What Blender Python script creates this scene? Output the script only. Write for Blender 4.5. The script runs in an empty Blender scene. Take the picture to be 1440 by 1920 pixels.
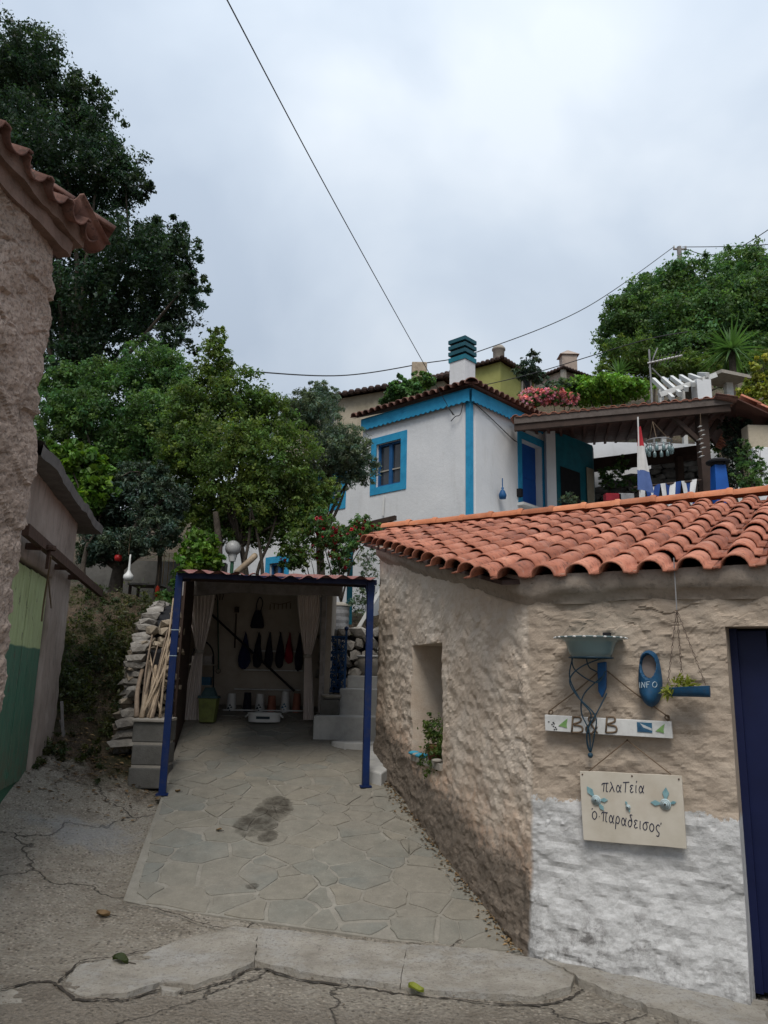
import bpy, bmesh, math, random
import numpy as np
from mathutils import Vector, Matrix

# ------------------------------------------------------------------ camera
F_PX, CX, CY = 1420.0, 720.0, 960.0
PITCH, RHO = math.radians(12.2), math.radians(1.3)
EYE = np.array([0.0, 0.0, 1.6])
_f = np.array([0, math.cos(PITCH), math.sin(PITCH)]); _u0 = np.array([0, -math.sin(PITCH), math.cos(PITCH)]); _r0 = np.array([1.0, 0, 0])
_r = math.cos(RHO)*_r0 + math.sin(RHO)*_u0; _u = math.cos(RHO)*_u0 - math.sin(RHO)*_r0
scene = bpy.context.scene
COL = scene.collection
cam = bpy.data.cameras.new('camera'); camo = bpy.data.objects.new('camera', cam); COL.objects.link(camo)
cam.sensor_fit = 'VERTICAL'; cam.sensor_height = 32.0; cam.lens = 32.0*F_PX/1920.0
cam.clip_start = 0.05; cam.clip_end = 1000
camo.matrix_world = Matrix(((_r[0], _u[0], -_f[0], EYE[0]), (_r[1], _u[1], -_f[1], EYE[1]), (_r[2], _u[2], -_f[2], EYE[2]), (0, 0, 0, 1)))
scene.camera = camo
scene.render.resolution_x, scene.render.resolution_y = 768, 1024

# ------------------------------------------------------------------ sky, sun, exposure
SUN_EL, SUN_AZ = math.radians(56), math.radians(188)
world = bpy.data.worlds.new('World'); scene.world = world; world.use_nodes = True
wt = world.node_tree; wt.nodes.clear()
def wn(t, **k):
    n = wt.nodes.new(t)
    for a, b in k.items(): setattr(n, a, b)
    return n
sky = wn('ShaderNodeTexSky', sky_type='NISHITA', sun_disc=False, sun_elevation=SUN_EL, sun_rotation=SUN_AZ, air_density=1.0, dust_density=2.5)
tc = wn('ShaderNodeTexCoord')
mp = wn('ShaderNodeMapping'); mp.inputs['Scale'].default_value = (1.0, 1.0, 1.35); mp.inputs['Location'].default_value = (0.35, 0.1, 0.2)
wt.links.new(tc.outputs['Generated'], mp.inputs['Vector'])
nz = wn('ShaderNodeTexNoise'); nz.inputs['Scale'].default_value = 2.9; nz.inputs['Detail'].default_value = 5; nz.inputs['Roughness'].default_value = 0.45; nz.inputs['Distortion'].default_value = 0.25
wt.links.new(mp.outputs['Vector'], nz.inputs['Vector'])
rp = wn('ShaderNodeValToRGB')
rp.color_ramp.elements[0].position = 0.33; rp.color_ramp.elements[0].color = (2.45, 2.85, 3.4, 1)
rp.color_ramp.elements[1].position = 0.68; rp.color_ramp.elements[1].color = (3.75, 4.08, 4.45, 1)
el = rp.color_ramp.elements.new(0.5); el.color = (3.0, 3.4, 3.9, 1)
wt.links.new(nz.outputs['Fac'], rp.inputs['Fac'])
mx = wn('ShaderNodeMix', data_type='RGBA'); mx.inputs[0].default_value = 0.93
sx = wn('ShaderNodeSeparateXYZ'); wt.links.new(tc.outputs['Generated'], sx.inputs[0])
zen = wn('ShaderNodeMapRange'); wt.links.new(sx.outputs[2], zen.inputs[0])      # overcast: cloud layer brighter towards the zenith
for i_, v_ in enumerate((0.0, 1.0, 0.72, 1.75)): zen.inputs[i_+1].default_value = v_
cl = wn('ShaderNodeVectorMath', operation='SCALE'); wt.links.new(rp.outputs['Color'], cl.inputs[0]); wt.links.new(zen.outputs[0], cl.inputs[3])
wt.links.new(sky.outputs['Color'], mx.inputs[6]); wt.links.new(cl.outputs[0], mx.inputs[7])
bg = wn('ShaderNodeBackground'); bg.inputs['Strength'].default_value = 0.1
wt.links.new(mx.outputs[2], bg.inputs['Color'])
wo = wn('ShaderNodeOutputWorld'); wt.links.new(bg.outputs[0], wo.inputs['Surface'])
sl = bpy.data.lights.new('sun', 'SUN'); sl.energy = 1.5; sl.angle = math.radians(25); sl.color = (1.0, 0.95, 0.88)
so = bpy.data.objects.new('sun', sl); COL.objects.link(so)
_sd = Vector((math.sin(SUN_AZ)*math.cos(SUN_EL), math.cos(SUN_AZ)*math.cos(SUN_EL), math.sin(SUN_EL)))
so.rotation_euler = _sd.to_track_quat('Z', 'Y').to_euler(); so.location = (0, 0, 40)
vs = scene.view_settings; vs.view_transform = 'Standard'; vs.look = 'None'; vs.gamma = 1; vs.use_curve_mapping = False; vs.exposure = 0.82

# ------------------------------------------------------------------ helpers
rnd = random.Random(7)
def ray(px, py):
    d = _f*F_PX + _r*(px-CX) - _u*(py-CY); return d/np.linalg.norm(d)
def W(px, py, Y):
    d = ray(px, py); return EYE + d*(Y/d[1])
def onpl(px, py, p0, n):
    d = ray(px, py); n = np.array(n, float); return EYE + d*((np.array(p0)-EYE).dot(n)/d.dot(n))
def V3(*a): return np.array(a, float)
def nrm(a): a = np.asarray(a, float); return a/np.linalg.norm(a)
def lerp(a, b, t): return a+(b-a)*t
def sstep(a, b, x):
    t = np.clip((np.asarray(x, float)-a)/(b-a), 0, 1); return t*t*(3-2*t)

def _hash(ix, iy, iz, seed):
    h = (ix.astype(np.int64)*374761393 + iy.astype(np.int64)*668265263 + iz.astype(np.int64)*2147483647 + seed*144665) & 0x7fffffff
    h = ((h ^ (h >> 13))*1274126177) & 0x7fffffff
    h = h ^ (h >> 16)
    return (h & 0xffff)/65535.0
def vnoise(P, scale, seed=0):
    Q = np.asarray(P, float)*scale
    i = np.floor(Q); f = Q-i; f = f*f*(3-2*f); i = i.astype(np.int64)
    r = 0
    for dx in (0, 1):
        for dy in (0, 1):
            for dz in (0, 1):
                w = (f[..., 0] if dx else 1-f[..., 0])*(f[..., 1] if dy else 1-f[..., 1])*(f[..., 2] if dz else 1-f[..., 2])
                r = r + w*_hash(i[..., 0]+dx, i[..., 1]+dy, i[..., 2]+dz, seed)
    return r*2-1
def fbm(P, scale, oct=3, seed=0, gain=0.5):
    r, a = 0, 1.0
    for k in range(oct):
        r = r + a*vnoise(P, scale*2**k, seed+k*17); a *= gain
    return r

def wmat(o):
    if o.parent is None: return Matrix.Translation(o.location)
    return wmat(o.parent) @ o.matrix_parent_inverse @ o.matrix_basis
def facets(U, Z, cu, cz, seed, slope):
    iu = np.floor(U/cu).astype(int); iz = np.floor(Z/cz).astype(int); best = np.full(U.shape, 9.0); out = np.zeros(U.shape)
    for a in (-1, 0, 1):
        for b in (-1, 0, 1):
            x, y = iu+a, iz+b; o = x*0
            su = (x+_hash(x, y, o, seed))*cu; sz = (y+_hash(x, y, o+1, seed))*cz
            d = np.hypot((U-su)/cu, (Z-sz)/cz); m = d < best
            h = (_hash(x, y, o+2, seed)-.5)*.25*cu+(_hash(x, y, o+3, seed)*2-1)*slope*(U-su)+(_hash(x, y, o+4, seed)*2-1)*slope*(Z-sz)
            out = np.where(m, h, out); best = np.where(m, d, best)
    return out
def link(o, parent=None):
    COL.objects.link(o)
    if parent is not None:
        o.parent = parent
        o.matrix_parent_inverse = wmat(parent).inverted()
    return o
def tag(o, label=None, cat=None, group=None, kind=None):
    if label: o['label'] = label
    if cat: o['category'] = cat
    if group: o['group'] = group
    if kind: o['kind'] = kind
    return o
def thing(name, label, cat, loc=(0, 0, 0), group=None):
    o = bpy.data.objects.new(name, None); o.empty_display_size = 0.1
    COL.objects.link(o); o.location = Vector(loc)
    return tag(o, label, cat, group)
def smooth_path(pts, n=6, closed=False):
    pts = [np.asarray(p, float) for p in pts]; m = len(pts); out = []
    if m < 3: return pts
    rng = range(m if closed else m-1)
    for i in rng:
        if closed: p0, p1, p2, p3 = pts[i-1], pts[i], pts[(i+1) % m], pts[(i+2) % m]
        else: p0, p1, p2, p3 = pts[max(i-1, 0)], pts[i], pts[i+1], pts[min(i+2, m-1)]
        for k in range(n):
            t = k/n
            out.append(0.5*((2*p1)+(-p0+p2)*t+(2*p0-5*p1+4*p2-p3)*t*t+(-p0+3*p1-3*p2+p3)*t**3))
    if not closed: out.append(pts[-1])
    return out
class MB:
    def __init__(s): s.v = []; s.f = []
    def add(s, vs_, fs_):
        b = len(s.v); s.v += [tuple(map(float, p)) for p in vs_]; s.f += [tuple(i+b for i in q) for q in fs_]; return s
    def obox(s, c, ax, ay, az):
        c, ax, ay, az = map(np.asarray, (c, ax, ay, az))
        vs_ = [c+ax*i+ay*j+az*k for k in (-1, 1) for j in (-1, 1) for i in (-1, 1)]
        return s.add(vs_, [(0, 2, 3, 1), (4, 5, 7, 6), (0, 1, 5, 4), (2, 6, 7, 3), (0, 4, 6, 2), (1, 3, 7, 5)])
    def box(s, x0, x1, y0, y1, z0, z1):
        return s.obox(((x0+x1)/2, (y0+y1)/2, (z0+z1)/2), ((x1-x0)/2, 0, 0), (0, (y1-y0)/2, 0), (0, 0, (z1-z0)/2))
    def beam(s, a, b, w, h, up=(0, 0, 1)):
        a, b = np.asarray(a, float), np.asarray(b, float); d = nrm(b-a); sd = nrm(np.cross(d, up)); u = np.cross(sd, d)
        return s.obox((a+b)/2, (b-a)/2, sd*w/2, u*h/2)
    def prism(s, poly, vec):
        n = len(poly); vec = np.asarray(vec, float); P = [np.asarray(p, float) for p in poly]
        return s.add(P+[p+vec for p in P], [tuple(range(n))[::-1], tuple(range(n, 2*n))]+[(i, (i+1) % n, (i+1) % n+n, i+n) for i in range(n)])
    def tube(s, pts, r, n=6, caps=True):
        pts = [np.asarray(p, float) for p in pts]; m = len(pts)
        rs = r if hasattr(r, '__len__') else [r]*m
        t0 = nrm(pts[1]-pts[0]); ref = V3(0, 0, 1) if abs(t0[2]) < 0.9 else V3(1, 0, 0)
        a = nrm(np.cross(t0, ref)); vs_ = []
        for i in range(m):
            t = nrm(pts[min(i+1, m-1)]-pts[max(i-1, 0)]+1e-9)
            a = nrm(a-t*a.dot(t)); b = np.cross(t, a)
            for k in range(n):
                th = 2*math.pi*k/n; vs_.append(pts[i]+(a*math.cos(th)+b*math.sin(th))*rs[i])
        fs_ = [(i*n+k, i*n+(k+1) % n, (i+1)*n+(k+1) % n, (i+1)*n+k) for i in range(m-1) for k in range(n)]
        if caps: fs_ += [tuple(range(n))[::-1], tuple(range((m-1)*n, m*n))]
        return s.add(vs_, fs_)
    def lathe(s, prof, c, n=20, ax=(1, 0, 0), ay=(0, 1, 0), az=(0, 0, 1), a0=0, a1=2*math.pi):
        c, ax, ay, az = map(lambda q: np.asarray(q, float), (c, ax, ay, az)); m = len(prof); full = abs(a1-a0-2*math.pi) < 1e-6
        k_ = n if full else n+1; vs_ = []
        for (r, z) in prof:
            for k in range(k_):
                th = a0+(a1-a0)*k/n; vs_.append(c+ax*r*math.cos(th)+ay*r*math.sin(th)+az*z)
        fs_ = []
        for i in range(m-1):
            for k in range(n):
                k2 = (k+1) % n if full else k+1
                fs_.append((i*k_+k, i*k_+k2, (i+1)*k_+k2, (i+1)*k_+k))
        return s.add(vs_, fs_)
    def sheet(s, G):
        nu, nv = len(G), len(G[0])
        return s.add([p for row in G for p in row], [(i*nv+j, (i+1)*nv+j, (i+1)*nv+j+1, i*nv+j+1) for i in range(nu-1) for j in range(nv-1)])
    def ball(s, c, r, n=12, sq=(1, 1, 1)):
        m = n//2+1; prof = [(max(1e-4, math.sin(math.pi*i/m))*r, -math.cos(math.pi*i/m)*r*sq[2]) for i in range(m+1)]
        return s.lathe(prof, c, n, (sq[0], 0, 0), (0, sq[1], 0))
    def mesh(s, name, mat, smooth=False):
        me = bpy.data.meshes.new(name); me.from_pydata(s.v, [], s.f); me.update()
        if mat: me.materials.append(mat)
        if smooth:
            for p in me.polygons: p.use_smooth = True
        return me
    def build(s, name, mat, parent=None, smooth=False, bevel=0):
        o = bpy.data.objects.new(name, s.mesh(name, mat, smooth))
        link(o, parent)
        if bevel:
            b = o.modifiers.new('bevel', 'BEVEL'); b.width = bevel; b.segments = 2; b.limit_method = 'ANGLE'
        return o
def fixn(o):
    bm = bmesh.new(); bm.from_mesh(o.data); bmesh.ops.recalc_face_normals(bm, faces=bm.faces); bm.to_mesh(o.data); bm.free(); return o

# ------------------------------------------------------------------ materials
class NT:
    def __init__(s, name):
        s.m = bpy.data.materials.new(name); s.m.use_nodes = True; s.t = s.m.node_tree; s.t.nodes.clear()
        s.out = s.t.nodes.new('ShaderNodeOutputMaterial'); s.b = s.t.nodes.new('ShaderNodeBsdfPrincipled')
        s.t.links.new(s.b.outputs[0], s.out.inputs[0]); s.pos = s.t.nodes.new('ShaderNodeNewGeometry').outputs['Position']
    def n(s, t, **k):
        q = s.t.nodes.new(t)
        for a, b in k.items(): setattr(q, a, b)
        return q
    def put(s, sock, v):
        if isinstance(v, bpy.types.NodeSocket): s.t.links.new(v, sock)
        elif hasattr(v, '__len__') and len(v) == 3 and sock.type == 'RGBA': sock.default_value = (*v, 1)
        else: sock.default_value = v
    def map(s, vec, scale=(1, 1, 1), loc=(0, 0, 0)):
        q = s.n('ShaderNodeMapping'); s.put(q.inputs['Vector'], vec); q.inputs['Scale'].default_value = scale; q.inputs['Location'].default_value = loc; return q.outputs[0]
    def noise(s, scale, detail=4, rough=0.6, vec=None, dist=0):
        q = s.n('ShaderNodeTexNoise'); s.put(q.inputs['Vector'], s.pos if vec is None else vec)
        q.inputs['Scale'].default_value = scale; q.inputs['Detail'].default_value = detail; q.inputs['Roughness'].default_value = rough; q.inputs['Distortion'].default_value = dist
        return q.outputs['Fac']
    def voro(s, scale, feature='F1', vec=None, out='Distance'):
        q = s.n('ShaderNodeTexVoronoi', feature=feature); s.put(q.inputs['Vector'], s.pos if vec is None else vec); q.inputs['Scale'].default_value = scale; return q.outputs[out]
    def ramp(s, fac, stops):
        q = s.n('ShaderNodeValToRGB'); e = q.color_ramp.elements
        while len(e) < len(stops): e.new(0.5)
        for i, (p, c) in enumerate(stops):
            e[i].position = p; e[i].color = (c, c, c, 1) if not hasattr(c, '__len__') else (*c, 1)
        s.put(q.inputs['Fac'], fac); return q.outputs['Color']
    def mix(s, fac, a, b, mode='MIX'):
        q = s.n('ShaderNodeMix', data_type='RGBA', blend_type=mode); s.put(q.inputs[0], fac); s.put(q.inputs[6], a); s.put(q.inputs[7], b); return q.outputs[2]
    def math(s, op, a, b=0.0, c=0.0):
        q = s.n('ShaderNodeMath', operation=op); s.put(q.inputs[0], a); s.put(q.inputs[1], b); s.put(q.inputs[2], c); return q.outputs[0]
    def mr(s, v, a, b, c=0.0, d=1.0):
        q = s.n('ShaderNodeMapRange'); s.put(q.inputs[0], v)
        for i, w in enumerate((a, b, c, d)): q.inputs[i+1].default_value = w
        return q.outputs[0]
    def xyz(s, vec=None):
        q = s.n('ShaderNodeSeparateXYZ'); s.put(q.inputs[0], s.pos if vec is None else vec); return q.outputs
    def uv(s): return s.n('ShaderNodeUVMap', uv_map='uv').outputs[0]
    def rand(s): return s.n('ShaderNodeObjectInfo').outputs['Random']
    def attr(s, a='tint'): return s.n('ShaderNodeAttribute', attribute_name=a).outputs['Color']
    def bump(s, h, st=0.4, dist=0.01, prev=None):
        q = s.n('ShaderNodeBump'); q.inputs['Strength'].default_value = st; q.inputs['Distance'].default_value = dist; s.put(q.inputs['Height'], h)
        if prev is not None: s.put(q.inputs['Normal'], prev)
        return q.outputs[0]
    def done(s, col, rough=0.85, nrm_=None, spec=0.3, metal=0.0):
        s.put(s.b.inputs['Base Color'], col); s.put(s.b.inputs['Roughness'], rough); s.b.inputs['Specular IOR Level'].default_value = spec; s.b.inputs['Metallic'].default_value = metal
        if nrm_ is not None: s.put(s.b.inputs['Normal'], nrm_)
        return s.m
def surf(name, c1, c2, scale=6.0, bscale=40.0, bst=0.35, bd=0.01, rough=0.85, c3=None, spec=0.25, rand=0.0, dirt=0.0):
    t = NT(name); f = t.noise(scale, 5, 0.65)
    st = [(0.3, c1), (0.7, c2)] if c3 is None else [(0.25, c1), (0.5, c2), (0.75, c3)]
    c = t.ramp(f, st)
    if rand: c = t.mix(1.0, c, t.ramp(t.rand(), [(0, 1-rand), (1, 1+rand)]), 'MULTIPLY')
    if dirt:
        c = t.mix(t.math('MULTIPLY', t.ramp(t.noise(scale*2.3, 6, 0.75), [(0.5, 0), (0.68, 1)]), dirt), c, (0.05, 0.045, 0.04))
    return t.done(c, rough, t.bump(t.noise(bscale, 6, 0.7), bst, bd), spec)
def leafmat(name, c1, c2, tr=0.42, rough=0.5):
    t = NT(name); c = t.mix(1.0, t.ramp(t.noise(1.1, 3), [(0.35, c1), (0.65, c2)]), t.attr(), 'MULTIPLY')
    t.done(c, rough, None, 0.3)
    tl = t.n('ShaderNodeBsdfTranslucent'); t.put(tl.inputs[0], t.mix(1.0, c, (1.15, 1.25, 0.6), 'MULTIPLY'))
    ms = t.n('ShaderNodeMixShader'); ms.inputs[0].default_value = tr; t.t.links.new(t.b.outputs[0], ms.inputs[1]); t.t.links.new(tl.outputs[0], ms.inputs[2]); t.t.links.new(ms.outputs[0], t.out.inputs[0])
    return t.m
M = {}
M['white_wall_plain'] = surf('white_wall', (0.47, 0.48, 0.495), (0.55, 0.555, 0.565), 1.6, 25, 0.25, 0.012, 0.9, c3=(0.58, 0.585, 0.595))
t = NT('white_wall'); c = t.ramp(t.noise(1.3, 5, 0.6), [(0.3, (0.53, 0.54, 0.555)), (0.7, (0.61, 0.615, 0.625))])
c = t.mix(t.ramp(t.noise(2.2, 5, 0.7, t.map(t.pos, (1.6, 1.6, 0.28))), [(0.52, 0), (0.72, 0.35)]), c, (0.38, 0.375, 0.36))
c = t.mix(t.ramp(t.noise(9, 5, 0.75), [(0.60, 0), (0.72, 0.3)]), c, (0.42, 0.40, 0.36)); M['white_wall'] = t.done(c, 0.9, t.bump(t.noise(14, 6, 0.7), 0.3, 0.02), 0.2)
M['trim_blue'] = surf('trim_blue', (0.012, 0.17, 0.32), (0.02, 0.235, 0.42), 5, 24, 0.3, 0.01, 0.7, c3=(0.03, 0.26, 0.44), dirt=0.12)
M['door_blue'] = surf('door_blue', (0.006, 0.06, 0.26), (0.008, 0.08, 0.33), 3, 30, 0.1, 0.004, 0.5)
M['navy'] = surf('navy', (0.003, 0.006, 0.032), (0.005, 0.009, 0.045), 4, 50, 0.12, 0.003, 0.5)
M['post_blue'] = surf('post_blue', (0.0015, 0.012, 0.062), (0.003, 0.018, 0.09), 5, 60, 0.2, 0.003, 0.5, rand=0.1, dirt=0.35)
M['teal'] = surf('teal', (0.008, 0.10, 0.14), (0.012, 0.15, 0.20), 4, 40, 0.1, 0.003, 0.6)
M['clog_blue'] = surf('clog_blue', (0.007, 0.045, 0.10), (0.012, 0.07, 0.15), 22, 90, 0.2, 0.003, 0.6, dirt=0.3)
M['blue_wood'] = surf('blue_wood', (0.008, 0.06, 0.17), (0.012, 0.085, 0.22), 14, 60, 0.2, 0.003, 0.55, dirt=0.25)
M['dark_wood'] = surf('dark_wood', (0.028, 0.018, 0.014), (0.055, 0.034, 0.026), 5, 40, 0.3, 0.006, 0.75)
M['red_wood'] = surf('red_wood', (0.055, 0.024, 0.018), (0.10, 0.045, 0.033), 4, 40, 0.3, 0.006, 0.75, rand=0.2)
M['grey_wood'] = surf('grey_wood', (0.19, 0.17, 0.16), (0.30, 0.275, 0.26), 9, 50, 0.4, 0.006, 0.85, dirt=0.3)
M['rust_iron'] = surf('rust_iron', (0.04, 0.022, 0.016), (0.09, 0.05, 0.036), 14, 60, 0.4, 0.004, 0.8)
M['black'] = surf('black', (0.006, 0.006, 0.008), (0.014, 0.013, 0.014), 8, 40, 0.2, 0.004, 0.7)
M['iron_blue'] = surf('iron_blue', (0.006, 0.035, 0.10), (0.01, 0.055, 0.15), 12, 40, 0.2, 0.003, 0.5)
M['bark'] = surf('bark', (0.035, 0.028, 0.022), (0.085, 0.07, 0.055), 9, 28, 0.9, 0.02, 0.9)
M['cane'] = surf('cane', (0.24, 0.18, 0.12), (0.40, 0.31, 0.22), 12, 50, 0.3, 0.004, 0.6, rand=0.25)
M['cane_dark'] = surf('cane_dark', (0.13, 0.095, 0.07), (0.24, 0.18, 0.13), 12, 50, 0.3, 0.004, 0.7, rand=0.2)
M['white_paint'] = surf('white_paint', (0.46, 0.46, 0.445), (0.60, 0.60, 0.585), 14, 60, 0.25, 0.003, 0.55, dirt=0.15)
M['white_clean'] = surf('white_clean', (0.50, 0.50, 0.485), (0.60, 0.60, 0.585), 6, 60, 0.1, 0.002, 0.4)
M['rope'] = surf('rope', (0.10, 0.07, 0.045), (0.17, 0.12, 0.08), 30, 200, 0.5, 0.002, 0.9)
M['wire'] = surf('wire', (0.02, 0.02, 0.022), (0.035, 0.035, 0.037), 5, 40, 0.0, 0.001, 0.6)
M['blue_wire'] = surf('blue_wire', (0.012, 0.035, 0.055), (0.02, 0.055, 0.085), 30, 90, 0.2, 0.002, 0.5)
M['chain'] = surf('chain', (0.06, 0.04, 0.03), (0.12, 0.09, 0.07), 40, 90, 0.3, 0.002, 0.6)
M['ink'] = surf('ink', (0.012, 0.016, 0.04), (0.02, 0.025, 0.05), 40, 90, 0.1, 0.001, 0.7)
M['chalk'] = surf('chalk', (0.25, 0.33, 0.38), (0.42, 0.48, 0.52), 60, 90, 0.3, 0.001, 0.9)
M['stone'] = surf('stone', (0.10, 0.09, 0.08), (0.20, 0.185, 0.165), 7, 26, 0.9, 0.02, 0.92, c3=(0.30, 0.28, 0.25), rand=0.35, dirt=0.3)
M['stone_tan'] = surf('stone_tan', (0.16, 0.13, 0.095), (0.27, 0.225, 0.17), 7, 26, 0.9, 0.02, 0.92, c3=(0.34, 0.29, 0.22), rand=0.3, dirt=0.3)
M['stone_grey'] = surf('stone_grey', (0.075, 0.075, 0.075), (0.15, 0.148, 0.142), 5, 20, 0.8, 0.02, 0.92, c3=(0.24, 0.235, 0.225), rand=0.35)
M['step_conc'] = surf('step_conc', (0.30, 0.30, 0.29), (0.42, 0.415, 0.40), 5, 60, 0.4, 0.006, 0.9, dirt=0.2)
M['block_conc'] = surf('block_conc', (0.085, 0.082, 0.075), (0.13, 0.125, 0.115), 6, 60, 0.6, 0.008, 0.95, dirt=0.3)
M['mortar_light'] = surf('mortar_light', (0.24, 0.22, 0.19), (0.34, 0.31, 0.27), 9, 60, 0.4, 0.005, 0.95)
M['room_plaster'] = surf('room_plaster', (0.29, 0.245, 0.20), (0.38, 0.33, 0.275), 2.5, 30, 0.3, 0.008, 0.92, dirt=0.15)
M['curtain'] = surf('curtain', (0.58, 0.51, 0.47), (0.72, 0.64, 0.59), 3, 90, 0.2, 0.003, 0.95)
M['cloth_dark'] = surf('cloth_dark', (0.008, 0.009, 0.016), (0.02, 0.02, 0.03), 9, 60, 0.2, 0.004, 0.95)
M['cloth_navy'] = surf('cloth_navy', (0.008, 0.012, 0.04), (0.014, 0.02, 0.07), 9, 60, 0.2, 0.004, 0.95)
M['cloth_red'] = surf('cloth_red', (0.16, 0.012, 0.02), (0.26, 0.02, 0.03), 9, 60, 0.2, 0.004, 0.95)
M['glass'] = surf('glass', (0.02, 0.022, 0.026), (0.04, 0.042, 0.048), 2, 10, 0.02, 0.002, 0.12, spec=0.5)
M['pot_clay'] = surf('pot_clay', (0.20, 0.075, 0.05), (0.30, 0.12, 0.08), 8, 50, 0.3, 0.004, 0.85)
M['dark_tile'] = surf('dark_tile', (0.03, 0.022, 0.02), (0.08, 0.05, 0.042), 8, 50, 0.4, 0.006, 0.9, rand=0.3)
M['green_light'] = surf('green_light', (0.22, 0.30, 0.12), (0.28, 0.37, 0.16), 4, 40, 0.35, 0.004, 0.7, dirt=0.25)
M['green_dark'] = surf('green_dark', (0.022, 0.075, 0.045), (0.035, 0.105, 0.062), 4, 40, 0.35, 0.004, 0.7, dirt=0.25)
M['metal_grey'] = surf('metal_grey', (0.15, 0.15, 0.155), (0.25, 0.25, 0.255), 8, 60, 0.2, 0.003, 0.5)
M['ochre'] = surf('ochre', (0.22, 0.13, 0.04), (0.30, 0.19, 0.065), 5, 40, 0.3, 0.004, 0.8)
M['olive_wall'] = surf('olive_wall', (0.24, 0.24, 0.075), (0.31, 0.31, 0.11), 1.2, 12, 0.3, 0.02, 0.9, dirt=0.1)
M['old_wall'] = surf('old_wall', (0.30, 0.26, 0.19), (0.42, 0.37, 0.29), 0.9, 8, 0.4, 0.03, 0.92, dirt=0.25)
M['pink_wall'] = surf('pink_wall', (0.30, 0.24, 0.20), (0.40, 0.33, 0.28), 0.6, 8, 0.4, 0.03, 0.92, dirt=0.3)
def terracotta(name, a, b, c, lich):
    t = NT(name); base = t.ramp(t.noise(5, 5, 0.65), [(0.25, a), (0.5, b), (0.75, c)])
    base = t.mix(1.0, base, t.ramp(t.rand(), [(0, (0.62, 0.60, 0.62)), (0.3, (0.9, 0.88, 0.86)), (0.6, (1.0, 1.0, 1.0)), (1, (1.22, 1.28, 1.3))]), 'MULTIPLY')
    base = t.mix(t.math('MULTIPLY', t.ramp(t.noise(26, 6, 0.75), [(0.52, 0), (0.66, 1)]), lich), base, (0.045, 0.032, 0.028))
    base = t.mix(t.math('MULTIPLY', t.ramp(t.noise(9, 4, 0.7), [(0.58, 0), (0.75, 1)]), 0.35), base, (0.42, 0.30, 0.25))
    return t.done(base, 0.85, t.bump(t.noise(70, 6, 0.7), 0.35, 0.004), 0.25)
M['tile'] = terracotta('tile', (0.28, 0.10, 0.062), (0.39, 0.15, 0.095), (0.47, 0.215, 0.145), 0.7)
M['tile_ridge'] = terracotta('tile_ridge', (0.36, 0.12, 0.055), (0.45, 0.165, 0.08), (0.50, 0.21, 0.12), 0.25)
M['tile_old'] = terracotta('tile_old', (0.085, 0.047, 0.038), (0.14, 0.07, 0.054), (0.20, 0.105, 0.08), 0.8)
L = {}
L['oak'] = leafmat('leaf_oak', (0.020, 0.042, 0.025), (0.036, 0.068, 0.036))
L['mid'] = leafmat('leaf_mid', (0.08, 0.135, 0.034), (0.13, 0.195, 0.05))
L['mid2'] = leafmat('leaf_mid2', (0.062, 0.13, 0.044), (0.105, 0.195, 0.064))
L['olive'] = leafmat('leaf_olive', (0.075, 0.11, 0.072), (0.13, 0.175, 0.115), 0.35)
L['dolive'] = leafmat('leaf_dark_olive', (0.035, 0.06, 0.04), (0.058, 0.09, 0.058), 0.2)
L['bright'] = leafmat('leaf_bright', (0.075, 0.15, 0.02), (0.11, 0.21, 0.03), 0.35)
L['hill'] = leafmat('leaf_hill', (0.068, 0.14, 0.05), (0.115, 0.205, 0.072))
L['lime'] = leafmat('leaf_lime', (0.13, 0.25, 0.03), (0.19, 0.34, 0.05), 0.35)
L['weed'] = leafmat('leaf_weed', (0.035, 0.05, 0.018), (0.075, 0.085, 0.032))
L['dry'] = leafmat('leaf_dry', (0.12, 0.07, 0.035), (0.24, 0.16, 0.08), 0.1, 0.9)
L['yellow'] = leafmat('leaf_yellowgreen', (0.17, 0.20, 0.025), (0.27, 0.29, 0.05), 0.35)
L['pink'] = leafmat('petal_pink', (0.66, 0.22, 0.30), (0.78, 0.38, 0.45), 0.3)
L['rose'] = leafmat('petal_rose', (0.20, 0.008, 0.018), (0.34, 0.015, 0.03), 0.2)

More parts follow.
